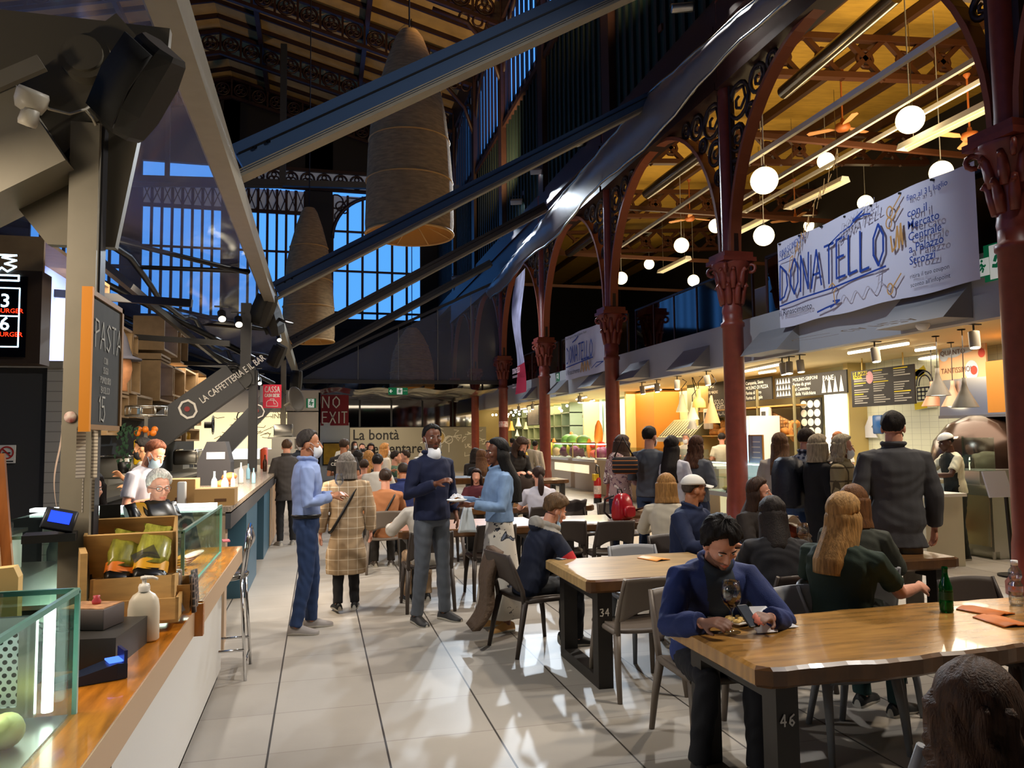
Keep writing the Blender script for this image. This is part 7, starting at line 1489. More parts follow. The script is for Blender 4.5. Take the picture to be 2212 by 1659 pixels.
# back of the hall
nb = thing('cloth_sign', 'red cloth sign reading NO EXIT in white hand capitals', 'sign', (0, 0, 0)); a = OY(693, 853, 31); c = OY(753, 919, 31); w, h = c.x-a.x, a.z-c.z
MB().sheet(lambda u, v: (a.x+w*u, 31+.03*math.sin(u*7), c.z+h*v), 10, 6).build('cloth', mat('red_cloth', '#8c2a33', .8), nb); b = MB()
for t, z in (('NO', .58), ('EXIT', .08)): s, ww = hand(t, .3); k = w*(.6 if t == 'NO' else .88)/ww; b.strokes([[(p[0]*k, p[1]*h*.36) for p in q] for q in s], (a.x+w*.06, 30.95, c.z+h*z), (1, 0, 0), (0, 0, 1), 1, .022)
b.build('white_lettering', WHITE_P, nb)
lb = thing('printed_partition', 'beige partition printed La bonta in black with kitchen drawings', 'partition', (0, 0, 0)); lb['kind'] = 'thing'; a = OY(756, 924, 36); c = OY(1050, 926, 36); w = c.x-a.x; h = a.z
MB().bx(a.x, c.x, 36, 36.15, 0, h).build('panel', mat('partition_beige', '#8f8874', .7), lb); b = MB(); b.text('La bontà', (a.x+.15, 36, h-.56), (1, 0, 0), (0, 0, 1), .68, 0, .012, width=2.1); b.text('è elementare', (a.x+.15, 36, h-1.2), (1, 0, 0), (0, 0, 1), .68, 0, .012, width=3.2); b.build('lettering', BLACK, lb)
b = MB(); rnd = random.Random(5)
for k in range(26): x, z = rnd.uniform(a.x+2.7, c.x-.3), rnd.uniform(.5, h-.2); n_ = rnd.randint(3, 7); b.strokes([[(rnd.uniform(0, .4), rnd.uniform(0, .3)) for _ in range(n_)]], (x, 36, z), (1, 0, 0), (0, 0, 1), 1, .012)
for x, z, r_ in ((4.1, h-.5, .32), (4.6, h-.6, .18)): b.strokes([[(r_*math.cos(t), r_*math.sin(t)) for t in np.linspace(0, 6.3, 18)], [(0, -r_), (0, -r_-.4)]], (a.x+x, 36, z), (1, 0, 0), (0, 0, 1), 1, .018)
b.build('line_drawings', mat('pale_line', '#d9d3bf', .7), lb); MB().add([(a.x+4.1+.28*math.cos(t), 35.99, h-.5+.28*math.sin(t)) for t in np.linspace(0, 6.2, 15)], [tuple(range(15))]).build('round_print', mat('straw_print', '#b99a5a', .7), lb)
b = MB(); b.add([(a.x-2, 37.2, h), (c.x+2, 37.2, h), (c.x+2, 37.2, 4.4), (a.x-2, 37.2, 4.4)], [(0, 1, 2, 3)]); 
for k in range(6): b.bx(a.x-1+1.5*k-.04, a.x-1+1.5*k+.04, 37.15, 37.25, h, 4.4, 1)
b.bx(a.x-2, c.x+2, 37.15, 37.25, h-.05, h+.05, 1); b.bx(a.x-2, c.x+2, 37.15, 37.25, 3.6, 3.68, 1)
struct(b.build('window_20', [SMOKE, BLACK]))
pc_ = thing('framed_picture', 'black-framed yellow picture on the white stall side wall', 'picture', (0, 0, 0)); q = OY(718, 975, 30.8); MB().bx(q.x-.38, q.x+.38, 30.8, 30.84, q.z-.55, q.z+.35).build('frame', BLACK, pc_); MB().bx(q.x-.33, q.x+.33, 30.79, 30.8, q.z-.5, q.z+.3).build('print', mat('yellow_print', '#b8912a', .6, noise=.3, nscale=3), pc_)
tag(MB().bx(-1.0, 1.17, 31.02, 31.14, 0, 2.25).build('grey_partition', mat('stall_side', '#cdd3d6', .5)), 'pale grey partition below the NO EXIT sign', 'partition')
# woven cone lamps
STRAW = mat('woven_straw', '#b39062', .85, noise=.25, nscale=5, stretch=(1, 1, 5), bump=.6, bscale=60)
def woven(label, p, H, R, sc=1):
    r = thing('woven_lampshade', label, 'lampshade', p, 0, 'giant woven cone lampshades'); prof = [(1.0, 0), (1.02, .05), (1.0, .22), (.95, .4), (.86, .58), (.72, .72), (.52, .86), (.32, .97), (.22, 1.0)]; n = 40
    b = MB(); b.loft([[(R*k*(1+.012*math.sin(3*t+z*9))*math.cos(t), R*k*(1+.012*math.sin(3*t+z*9))*math.sin(t), H*z) for t in np.linspace(0, 2*PI, n+1)[:-1]] for k, z in prof], 0, False); b.loft([[(R*k*.97*math.cos(t), R*k*.97*math.sin(t), H*z+.01) for t in np.linspace(0, 2*PI, n+1)[:-1]] for k, z in prof], 1, False); b.build('weave', [STRAW, mat('straw_inside', '#b8935c', .8)], r)
    b = MB(); 
    for z in (.0, .25, .45, .7): k = np.interp(z, [q[1] for q in prof], [q[0] for q in prof]); b.tube([(R*k*1.005*math.cos(t), R*k*1.005*math.sin(t), H*z) for t in np.linspace(0, 2*PI, n+1)[:-1]], .03 if z == 0 else .02, 6, closed=True)
    for t in np.linspace(0, 2*PI, 9)[:-1]: b.tube([(R*.3*math.cos(t), R*.3*math.sin(t), .25), (R*math.cos(t+.2), R*math.sin(t+.2), .0)], .018, 5)
    b.tube([(R*.3*math.cos(t), R*.3*math.sin(t), .25) for t in np.linspace(0, 2*PI, 20)[:-1]], .02, 5, closed=True); b.build('cane_frame', mat('cane', '#c99a5a', .6), r)
    MB().cyl((0, 0, H*.3), (0, 0, H*.3+.02), .2, n=14).build('lamp_disc', glow('cone_lamp_glow', '#ffc873', 6), r); MB().cyl((0, 0, H), (0, 0, max(H+1, 20.5-p[2])), .02, n=6).build('cable', BLACK, r); return r
woven('giant woven cone lampshade hanging nearest over the tables', (1.86, 16.2, 5.98), 4.5, .93)
woven('giant woven cone lampshade hanging farther off beside the gable window', (-.35, 25.0, 4.72), 4.3, .80)
woven('giant woven cone lampshade dimly seen behind the vinyl end sheet', OY(890, 838, 33), 2.6, .95)
# ================================================================ PEOPLE
def fuse(mb, name, mats, vox, parent, it=4, fn=None, wr=0):
    o = mb.build(name, mats, None); me0 = o.data
    r = o.modifiers.new('r', 'REMESH'); r.mode = 'VOXEL'; r.voxel_size = vox; r.use_smooth_shade = True
    s = o.modifiers.new('s', 'SMOOTH'); s.iterations = it; s.factor = .5
    dg = bpy.context.evaluated_depsgraph_get(); me = bpy.data.meshes.new_from_object(o.evaluated_get(dg))
    bpy.data.objects.remove(o); bpy.data.meshes.remove(me0)
    me.name = name; me.materials.clear()
    for m in mats: me.materials.append(m)
    nv = len(me.vertices)
    if wr:
        c = np.empty(nv*3); me.vertices.foreach_get('co', c); c = c.reshape(-1, 3); n = np.empty(nv*3); me.vertices.foreach_get('normal', n); n = n.reshape(-1, 3)
        w = np.sin(c[:, 2]*34+7*c[:, 0]+5*np.sin(c[:, 1]*21))*np.sin(c[:, 0]*19+c[:, 1]*23+3*np.sin(c[:, 2]*13))
        c = c+n*(w*wr)[:, None]; me.vertices.foreach_set('co', c.ravel())
    nf = len(me.polygons); idx = np.zeros(nf, np.int32)
    if fn is not None:
        c = np.empty(nf*3); me.polygons.foreach_get('center', c); idx = fn(c.reshape(-1, 3)).astype(np.int32)
    me.polygons.foreach_set('material_index', idx); me.polygons.foreach_set('use_smooth', np.ones(nf, bool)); me.update()
    o = bpy.data.objects.new(name, me); COL.objects.link(o); o.parent = parent; return o
def ell(b, c, r, T, n=14): b.ball((0, 0, 0), 1, n, 10, 0, T @ Matrix.Translation(c) @ Matrix.Diagonal((*r, 1)))
def ring(c, x, y, rx, ry, n=18, sq=1.0):
    c = Vector(c); return [c+x*(rx*math.copysign(abs(math.cos(t))**sq, math.cos(t)))+y*(ry*math.copysign(abs(math.sin(t))**sq, math.sin(t))) for t in (2*PI*i/n for i in range(n))]
def add_head(b, T, detail, male=True):
    ell(b, (0, -.014, .032), (.075, .094, .083), T); ell(b, (0, .02, -.02), (.064, .070, .078), T); ell(b, (0, .03, -.073), (.05 if male else .046, .052, .036), T)
    ell(b, (0, .070, -.098), (.022, .017, .015), T)
    for s in (-1, 1):
        ell(b, (s*.076, -.012, -.012), (.012, .024, .033), T, 10)
        if detail:
            ell(b, (s*.04, .062, -.022), (.022, .022, .018), T, 10); ell(b, (s*.03, .078, .017), (.022, .011, .007), T, 10); ell(b, (s*.03, .077, -.008), (.018, .008, .005), T, 8); ell(b, (s*.011, .095, -.041), (.008, .01, .008), T, 8)
    if detail:
        b.tube([T @ Vector(p) for p in ((0, .078, .016), (0, .094, -.008), (0, .107, -.034))], [.009, .011, .0125], 8); ell(b, (0, .106, -.036), (.012, .01, .010), T, 8)
        ell(b, (0, .086, -.064), (.025, .011, .0065), T, 10); ell(b, (0, .085, -.075), (.020, .0115, .0075), T, 10)
    else: b.tube([T @ Vector(p) for p in ((0, .08, .01), (0, .106, -.034))], [.01, .014], 6)
def add_hand(b, wr, d, n, side, curl, sc=1.0):
    d = d.normalized(); n = (n-d*n.dot(d)).normalized(); s = d.cross(n)
    k = [(-.01, .026, .02), (.02, .03, .018), (.055, .041, .016), (.088, .04, .013)]
    b.loft([ring(wr+d*t*sc, s, n, rx*sc, ry*sc, 12) for t, rx, ry in k], 0, True)
    for q, L, c0 in ((-.031, .062, 1.15), (-.0105, .074, 1.0), (.0105, .078, .95), (.031, .068, .85)):
        p = wr+d*.084*sc+s*q*sc; a = curl*c0*.5; pts = [p-d*.02*sc, p]
        for f in (.45, .3, .25):
            v = d*math.cos(a)+n*math.sin(a); p = p+v*L*f*sc; pts.append(p); a += curl*c0*.55
        b.tube(pts, [.010*sc, .0095*sc, .0088*sc, .008*sc, .0062*sc], 8)
    p = wr+d*.025*sc+s*side*.026*sc+n*.005; v = (d*.7+s*side*.6+n*.35).normalized(); p2 = p+v*.042*sc; v2 = (d*.85+s*side*.1+n*.55).normalized()
    b.tube([p-v*.015, p, p2, p2+v2*.03*sc], [.014*sc, .0135*sc, .0105*sc, .008*sc], 8)
HAIRN = {}
def hair_mat(c):
    m = mat('hair_'+c[1:], c, .62, spec=.3, noise=.45, nscale=28, stretch=(3, 3, .35), bump=.35, bscale=70); return m
def hair_cap(b, T, th=.014, front=34, side=-14, back=-52, vol=.0, noise=.006, seed=0, sweep=0.0):
    nu, nv = 56, 30; rings = []
    for j in range(nv+1):
        el = -78+168*j/nv; ce, se = math.cos(math.radians(el)), math.sin(math.radians(el)); R_ = []
        for i in range(nu):
            az = 360*i/nu; a = az if az <= 180 else 360-az; sg = 1 if az <= 180 else -1
            h = np.interp(a, [0, 35, 62, 82, 105, 125, 180], [front+sweep*5*sg, front+3*sg*sweep, front*.6, side, side-4, back, back])
            w = min(1, max(0, (el-h)/9)); nz = mnoise.noise((az*.13+seed, el*.035, seed*1.7))+.6*mnoise.noise((az*.4, el*.05, seed))
            t = th+vol*max(0, se)+noise*nz; k = -.012+(t+.012)*w
            d = Vector((math.sin(math.radians(az))*ce, math.cos(math.radians(az))*ce, se)); R_.append(T @ Vector((d.x*(.077+k), -.013+d.y*(.0955+k), .033+d.z*(.085+k))))
        rings.append(R_)
    b.loft(rings, 0, True)
def mane(b, T, L, r0=.088, spread=.03, open_=105, curl=0, drop=0.0, seed=0, th=.035, fwd=0.0):
    """hair hanging round the back of the head; open_ = half angle it wraps, from the nape towards the face"""
    n = 22; rows = 26; rings = []
    G = T.to_translation(); Rm = T.to_3x3()
    for j in range(rows+1):
        f = j/rows; z = .085-f*(L+.085); out = []; tail = max(0, (-z-.1)/max(.01, L-.1))
        R_ = r0*(.55+.45*min(1, f*5))*(1+spread*6*tail*(1-.35*tail)); t_ = th*(.5+.5*min(1, f*4))*(1-.75*max(0, (f-.8)/.2))
        for k, rr in ((1, R_+.012), (-1, R_-t_)):
            for i in range(n):
                q = i/(n-1) if k == 1 else 1-i/(n-1); a = math.radians(180-open_+2*open_*q)
                nz = .008*mnoise.noise((q*14+seed, f*1.8, seed))+(curl*math.sin(f*L*55+q*40+3*mnoise.noise((q*9, f*3, seed))) if curl else 0)
                p = Vector((math.sin(a)*(rr+nz), math.cos(a)*(rr+nz)*1.1-.012, z)); w = T @ Vector((p.x, p.y, max(z, -.06)))
                if z < -.06: w = w+Vector((0, 0, z+.06))*1.0+Rm @ Vector((0, fwd*(-z-.06)-drop*min(.2, -z-.06), 0))+Rm @ Vector((p.x*0, 0, 0))
                out.append(w)
        rings.append(out)
    b.loft(rings, 0, True)
WHT = mat('sclera', '#e8e4df', .3); IRIS = mat('iris', '#2a1a12', .2)
SKINS = {'fair': '#c98f76', 'pink': '#d69a80', 'tan': '#b57a58', 'brown': '#6b3f29', 'dark': '#4a2c1e', 'olive': '#b98663'}
def person(label, pos, face, h=1.72, sit=False, skin='fair', top=('#333333', 'shirt'), bottom='#22242c', shoe='#1c1b1a', hair=('short', '#2a1a12'), arms=('down', 'down'), lean=0, head=(0, 0, 0), legs=None, q=1, extra=None, male=True, wide=1.0, seat=.44, gen='people at the tables'):
    """q: 0 distant, 1 middle, 2 close. face: heading in degrees from straight away, clockwise. Returns the person's root and joints"""
    P = thing('person', label, 'person', pos, -math.radians(face)); k = h/1.75; P.scale = (k, k, k)
    vox = (.016, .010, .0065)[q]; det = q > 0
    pz = (seat+.085) if sit else .93; pel = Vector((0, -.02 if sit else 0, pz)); la = math.radians(lean); ax = Vector((1, 0, 0)); ay = Vector((0, math.cos(la), -math.sin(la))); az = Vector((0, math.sin(la), math.cos(la)))
    def sp(t): return pel+az*t
    SK = mat('skin_'+skin, SKINS[skin], .5, noise=.06, nscale=20); LIP = mat('lip_'+skin, tuple(int(v*.8) if i else v for i, v in enumerate(int(SKINS[skin][1+2*i:3+2*i], 16) for i in range(3))), .45)
    yaw, pit, rol = (math.radians(v) for v in head); neck = sp(.565)
    T = Matrix.Translation(neck+az*.04) @ Matrix.Rotation(-yaw, 4, 'Z') @ Matrix.Rotation(-(la*.6+pit), 4, 'X') @ Matrix.Rotation(rol, 4, 'Y') @ Matrix.Translation((0, .024, .088))
    sh = {s: sp(.462)+ax*(s*.176*wide) for s in (-1, 1)}; J = {'T': T}; arm = {}
    for s, a in zip((-1, 1), arms):
        S_ = sh[s]
        D = {'down': ((s*.07, -.02, -.28), (s*.015, .07, -.245)), 'front': ((s*.075, .0, -.27), (-s*.13, .20, .05)), 'table': ((s*.07, .15, -.22), (-s*.10, .22, -.01)), 'rest': ((s*.1, .17, -.2), (-s*.22, .14, -.0)), 'pocket': ((s*.1, -.08, -.25), (-s*.03, .12, -.2)), 'up': ((s*.08, .1, -.23), (-s*.10, .15, .13)), 'lap': ((s*.07, .05, -.27), (-s*.05, .22, -.06))}
        e, w = D[a] if isinstance(a, str) else a
        el = S_+Vector(e); wr = el+Vector(w); arm[s] = (S_, el, wr); J['w%d' % s] = wr; J['e%d' % s] = el
    if legs is None: legs = ((Vector((-.105, .40, .50+seat-.44)), Vector((-.11, .38, .09))), (Vector((.105, .40, .50+seat-.44)), Vector((.11, .38, .09)))) if sit else ((Vector((-.1, .02, .50)), Vector((-.105, -.03, .09))), (Vector((.1, .02, .50)), Vector((.105, -.03, .09))))
    LG = {s: (pel+Vector((s*.088, 0, -.03)), Vector(l[0]), Vector(l[1])) for s, l in zip((-1, 1), legs)}
    # ---- body
    b = MB(); TR = [(-.09, .13, .095), (-.03, .158, .108), (.06, .155, .105), (.16, .138, .098), (.27, .15, .107), (.37, .168, .112), (.445, .168, .1), (.51, .125, .085), (.555, .062, .064)]
    def tor(infl, t0, t1, fy=1.0, hips=0):
        out = []
        for t, rx, ry in TR:
            if t0-1e-6 <= t <= t1+1e-6: out.append(ring(sp(t), ax, ay, rx*wide+infl+(hips if t < .1 else 0), (ry+infl)*fy, 20, .9))
        return out
    b.loft(tor(-.012, -.09, .51), 0, True)
    b.tube([sp(.46), sp(.54), T @ Vector((0, -.02, -.05))], [.068, .06, .058], 14)
    add_head(b, T, det, male)
    for s in (-1, 1):
        S_, el, wr = arm[s]; b.tube([S_-ax*s*.05, S_, lerp(S_, el, .5), el, lerp(el, wr, .35), wr], [.055, .05, .045, .039, .038, .026], 12)
        nrm = Vector((-s*.6, 0, -.5)) if a in ('down', 'pocket') else Vector((-s*.5, .1, -.75)); add_hand(b, wr, wr-el, nrm, -s if s > 0 else -s, .55 if arms[0 if s < 0 else 1] in ('down', 'rest', 'pocket') else .8)
        hp, kn, an = LG[s]; b.tube([hp, lerp(hp, kn, .5), kn, lerp(kn, an, .3), lerp(kn, an, .7), an-Vector((0, 0, .05))], [.078, .07, .05, .05, .04, .034], 12)
    Ti = np.array(T.inverted())
    def skf(c):
        l = c @ Ti[:3, :3].T+Ti[:3, 3]; m = np.zeros(len(c), np.int32)
        m[(((l[:, 0]/.024)**2+((l[:, 2]+.0695)/.0105)**2) < 1) & (l[:, 1] > .07)] = 1; 
        if male and hair[0] != 'none' and extra and 'stubble' in extra: m[(l[:, 2] < -.052) & (l[:, 1] > -.01) & (l[:, 2] > -.125) & (m == 0)] = 2
        return m
    st = mat('stubble_'+skin, tuple(int(int(SKINS[skin][1+2*i:3+2*i], 16)*.62) for i in range(3)), .6)
    fuse(b, 'body', [SK, LIP, st], vox, P, 3 if q else 2, skf)
    # ---- eyes and brows
    if det:
        b = MB(); bw_ = MB()
        for s in (-1, 1):
            c = (s*.031, .0715, .0035); b.ball(c, .0125, 12, 8, 0, T); b.add([T @ Vector((c[0]+.0058*math.cos(t), c[1]+.0119, c[2]-.001+.0058*math.sin(t))) for t in np.linspace(0, 2*PI, 11)[:-1]], [tuple(range(10))], 1)
            bw_.tube([T @ Vector(p) for p in ((s*.014, .092, .021), (s*.03, .09, .0275), (s*.05, .076, .022))], [.003, .0035, .0018], 6)
        b.build('eye', [WHT, IRIS], P); bw_.build('eyebrow', hair_mat(hair[1]), P)
    # ---- clothes
    tc, kind = top[:2]; tm = tc if not isinstance(tc, str) else mat('cloth_'+tc[1:], tc, .85, bump=.12, bscale=220)
    if kind:
        hem = {'coat': -.09, 'jacket': -.09, 'dress': -.09, 'crop': .06, 'shirt': .05 if 'tuck' in (extra or ()) else -.05}.get(kind, -.03 if not sit else -.09); inf = {'coat': .028, 'jacket': .026, 'sweater': .02}.get(kind, .014)
        b = MB(); R_ = tor(inf, hem, .51, 1.06); low = []
        if kind in ('coat', 'dress') and not sit:
            low = [ring(sp(t), ax, ay, w_*wide, d_, 20, .9) for t, w_, d_ in ((-.52, .2, .16), (-.3, .205, .16))]
        if kind == 'jacket' and not sit: low = [ring(sp(-.2), ax, ay, .195*wide, .14, 20, .9)]
        b.loft(low+R_+[ring(sp(.545), ax, ay, .075, .075, 20)], 0, True)
        slv = {'tee': .5}.get(kind, None); cuff = .93
        for s in (-1, 1):
            S_, el, wr = arm[s]; ri = inf-.002
            if slv: b.tube([S_-ax*s*.06, S_, lerp(S_, el, .5), lerp(S_, el, .72)], [.048+ri, .05+ri, .05+ri, .052+ri], 14)
            else: b.tube([S_-ax*s*.06, S_, lerp(S_, el, .5), el, lerp(el, wr, .45), lerp(el, wr, cuff)], [.048+ri, .05+ri, .046+ri, .045+ri, .039+ri, .031+ri], 14)
        if kind in ('shirt', 'jacket', 'coat') or 'collar' in (extra or ()):
            b.tube([sp(.558)+ax*(.078*math.cos(t))+ay*(.078*math.sin(t)+.004)+az*(.015-.03*max(0, math.sin(t))**3) for t in np.linspace(0, 2*PI, 19)[:-1]], .018, 8, closed=True)
        if 'hood' in (extra or ()): ell(b, tuple(sp(.52)-ay*.115), (.11, .06, .075), Matrix.Identity(4)); b.tube([sp(.545)+ax*(.095*math.cos(t))+ay*(.09*math.sin(t)) for t in np.linspace(0, 2*PI, 19)[:-1]], .03, 8, closed=True)
        fn = None; ms = [tm]
        if len(top) > 2:
            inner, wv = top[2], top[3] if len(top) > 3 else .055; ms.append(mat('cloth_'+inner[1:], inner, .85)); O = np.array(sp(0)); AZ = np.array(az); AY = np.array(ay)
            if inner == 'hood': pass
            def fn(c):
                l = c-O; t = l @ AZ; y = l @ AY; w_ = wv*np.clip((t+.02)/.5, .25, 1.0) if wv < .2 else np.full(len(c), wv)
                return ((np.abs(l[:, 0]) < w_) & (y > .03) & (np.abs(l[:, 0]) < .16)).astype(np.int32)
        if extra and 'stripe' in extra: ms = [tm, mat('stripe_red', '#b3232a', .8), mat('stripe_white', '#d9dbe3', .8), mat('hood_greige', '#8f8a82', .9)]; e2 = {s: (np.array(arm[s][1]), np.array(arm[s][0])) for s in (-1, 1)}; O = np.array(sp(0)); AZ = np.array(az)
        if extra and 'stripe' in extra:
            def fn(c):
                m = np.zeros(len(c), np.int32)
                for s in (-1, 1):
                    e_, s_ = e2[s]; d_ = e_-s_; L_ = np.linalg.norm(d_); t = (c-s_) @ d_/L_/L_; near = np.linalg.norm(c-(s_+np.outer(t, d_)), axis=1) < .1
                    m[near & (t > .62) & (t < .86)] = 1; m[near & (t >= .86) & (t < 1.0)] = 2
                m[((c-O) @ AZ) > .50] = 3; return m
        nm = {'tee': 't_shirt', 'shirt': 'shirt', 'sweater': 'sweater', 'coat': 'coat', 'jacket': 'jacket', 'dress': 'dress', 'crop': 'cropped_jacket'}[kind]
        fuse(b, nm, ms, max(vox, .008), P, 4, fn, .0035 if q else .002)
    if bottom:
        bm = bottom if not isinstance(bottom, (str, tuple)) else mat('trouser_'+(bottom if isinstance(bottom, str) else bottom[0])[1:], bottom if isinstance(bottom, str) else bottom[0], .8, noise=.12, nscale=9)
        b = MB()
        if isinstance(bottom, tuple) or (not isinstance(bottom, str) and not isinstance(bottom, tuple) and getattr(bottom, 'name', '').startswith('skirt')):
            b.loft([ring(Vector((0, -.0, z)), ax, Vector((0, 1, 0)), rx, ry, 28, .95) for z, rx, ry in ((.13, .25, .22), (.4, .23, .19), (.7, .2, .15), (.92, .172, .122), (1.02, .155, .112))], 0, True)
            for i, v in enumerate(b.v): a_ = math.atan2(v[1], v[0]); k_ = 1+.07*math.sin(a_*7)*max(0, (1.0-v[2])); b.v[i] = (v[0]*k_, v[1]*k_, v[2])
            b.build('skirt', bm, P)
        else:
            b.loft(tor(.008, -.09, .06), 0, True)
            for s in (-1, 1):
                hp, kn, an = LG[s]; u = (kn-hp).normalized(); b.tube([hp-u*.02, lerp(hp, kn, .12), lerp(hp, kn, .5), kn, lerp(kn, an, .35), lerp(kn, an, .75), an-Vector((0, 0, .02))], [.088, .09, .08, .064, .064, .056, .055], 14)
            fuse(b, 'trousers', [bm], max(vox, .009), P, 3, None, .004 if q else 0)
    if shoe and q >= 0:
        so = mat('sole_pale', '#b9b4aa', .6)
        for s in (-1, 1):
            an = LG[s][2]; d = Vector((s*.18, 1, 0)).normalized() if not sit else Vector((s*.1, 1, 0)).normalized(); sd = Vector((d.y, -d.x, 0)); z0 = an.z-.09; base = Vector((an.x, an.y, z0)); b = MB(); rr = []
            for y, w_, hh in ((-.07, .02, .05), (-.062, .033, .075), (-.02, .038, .095), (.04, .04, .085), (.10, .047, .06), (.15, .045, .045), (.185, .03, .035), (.195, .012, .025)):
                rr.append([base+d*y+sd*(w_*c_)+Vector((0, 0, z_*hh)) for c_, z_ in ((1, 0), (1.06, .25), (.9, .6), (.5, .92), (0, 1), (-.5, .92), (-.9, .6), (-1.06, .25), (-1, 0))])
            b.loft(rr, 0, True); b.m = [1 if any(i % 9 in (0, 8) for i in [v-0 for v in f]) else 0 for f in b.f]
            b.build('shoe', [mat('shoe_'+shoe[1:], shoe, .55), so], P)
    # ---- hair
    st_, hc = hair[:2]; hm = hair_mat(hc); b = MB(); sd = sum(map(ord, label)) % 50
    if st_ in ('short', 'quiff', 'mop'): hair_cap(b, T, {'short': .010, 'quiff': .016, 'mop': .02}[st_], {'short': 37, 'quiff': 38, 'mop': 20}[st_], -14, -50, {'short': .004, 'quiff': .018, 'mop': .016}[st_], {'short': .006, 'quiff': .009, 'mop': .013}[st_], sd, 1)
    elif st_ == 'wavy': hair_cap(b, T, .022, 28, -34, -58, .014, .013, sd, 3)
    elif st_ == 'bob': hair_cap(b, T, .02, 34, -10, -40, .012, .006, sd); mane(b, T, .165, .104, .03, 118, 0, .0, sd, .05)
    elif st_ in ('long', 'curly', 'thick'): L_ = hair[2] if len(hair) > 2 else .38; hair_cap(b, T, .018, 38, -10, -40, .012, .006, sd); mane(b, T, L_, .093 if st_ != 'thick' else .1, .035 if st_ != 'thick' else .06, 112, .012 if st_ == 'curly' else 0, .42, sd, .05)
    elif st_ == 'bun': hair_cap(b, T, .010, 38, -14, -52, .004, .004, sd); ell(b, (0, -.115, .045), (.045, .04, .042), T)
    elif st_ == 'pony': hair_cap(b, T, .010, 38, -14, -52, .004, .004, sd); b.tube([T @ Vector((0, -.1, .0)), T @ Vector((0, -.14, -.04)), T @ Vector((0, -.135, -.15)), T @ Vector((0, -.11, -.27)), T @ Vector((0, -.10, -.33))], [.022, .036, .045, .036, .012], 12)
    elif st_ == 'buzz': hair_cap(b, T, .006, 40, -10, -46, .001, .002, sd)
    if st_ != 'none': b.build('hair', hm, P)
    ex = extra or ()
    if 'mask' in ex or 'dark_mask' in ex or 'blue_mask' in ex or 'chin_mask' in ex:
        mm = mat('mask_white', '#e6e8ec', .7) if ('mask' in ex or 'chin_mask' in ex) and 'blue' not in ex else (mat('mask_black', '#191a1d', .7) if 'dark_mask' in ex else mat('mask_blue', '#9fc0d8', .7)); b = MB(); O = (0, .052, -.06) if 'chin_mask' not in ex else (0, .046, -.142)
        rr = []
        for j in range(7):
            v = j/6; z = O[2]-.062+.118*v; y = O[1]+.060*math.sin(PI*(.12+.76*v))**.8; hw = .052+.012*math.sin(PI*v)
            rr.append([T @ Vector((hw*math.sin(a), O[1]-.012+(y-O[1]+.012)*math.cos(a), z)) for a in np.linspace(-PI/2, PI/2, 13)]+[T @ Vector((hw*.9*math.sin(a), O[1]-.014+(y-O[1]+.008)*math.cos(a), z)) for a in np.linspace(PI/2, -PI/2, 13)])
        b.loft(rr, 0, True)
        for s in (-1, 1):
            for dz in (.045, -.045): b.tube([T @ Vector((s*.056, O[1], O[2]+dz*.8)), T @ Vector((s*.074, .02, -.02+dz*.6)), T @ Vector((s*.082, -.015, -.005+dz*.3))], .0022, 5)
        b.build('face_mask', mm, P)
    if 'glasses' in ex:
        b = MB()
        for s in (-1, 1): b.tube([T @ Vector((s*.032+.024*math.cos(t), .098, .002+.018*math.sin(t))) for t in np.linspace(0, 2*PI, 17)[:-1]], .0018, 5, closed=True); b.tube([T @ Vector(p) for p in ((s*.056, .097, .006), (s*.078, .04, .006), (s*.084, -.02, .0))], .002, 5)
        b.tube([T @ Vector((-.009, .1, .006)), T @ Vector((.009, .1, .006))], .0018, 5); b.build('spectacles', BLACK, P)
    if 'cap' in ex or 'cap_back' in ex:
        b = MB(); rr = []
        for el in np.linspace(4, 89, 9): ce, se = math.cos(math.radians(el)), math.sin(math.radians(el)); rr.append([T @ Vector((.094*ce*math.sin(a), -.012+.113*ce*math.cos(a), .04+.095*se)) for a in np.linspace(0, 2*PI, 25)[:-1]])
        b.loft(rr, 0, True); f_ = -1 if 'cap_back' in ex else 1
        slab(b, lambda u, v: T @ Vector((.078*(2*u-1)*(1-.25*v*v), f_*(.07+.035*(1-(2*u-1)**2)+.085*v*(1-.25*(2*u-1)**2)), .05-.018*v-.02*(2*u-1)**2)), 12, 5, (0, 0, -.004)); b.build('cap', mat('cap_white', '#dcd9d2', .75), P)
    if 'strap' in ex:
        s = ex['strap'] if isinstance(ex, dict) else 1; b = MB(); pts = []
        for t in np.linspace(0, 2*PI, 29)[:-1]:
            u = .5+.5*math.cos(t); z = -.06+.54*u; x = (-.19+.31*u)*s; y = (.15 if math.sin(t) > 0 else -.15)*abs(math.sin(t))**.5; pts.append(sp(z)+ax*x+ay*y)
        b.tube(pts, .016, 6, closed=True); b.build('bag_strap', BLACK, P)
    J['P'] = P; J['k'] = k; J['sp'] = sp
    return J
def W(J, p): return Matrix.Translation(J['P'].location) @ Matrix.Rotation(J['P'].rotation_euler.z, 4, 'Z') @ Matrix.Scale(J['k'], 4) @ Vector(p)
V = Vector
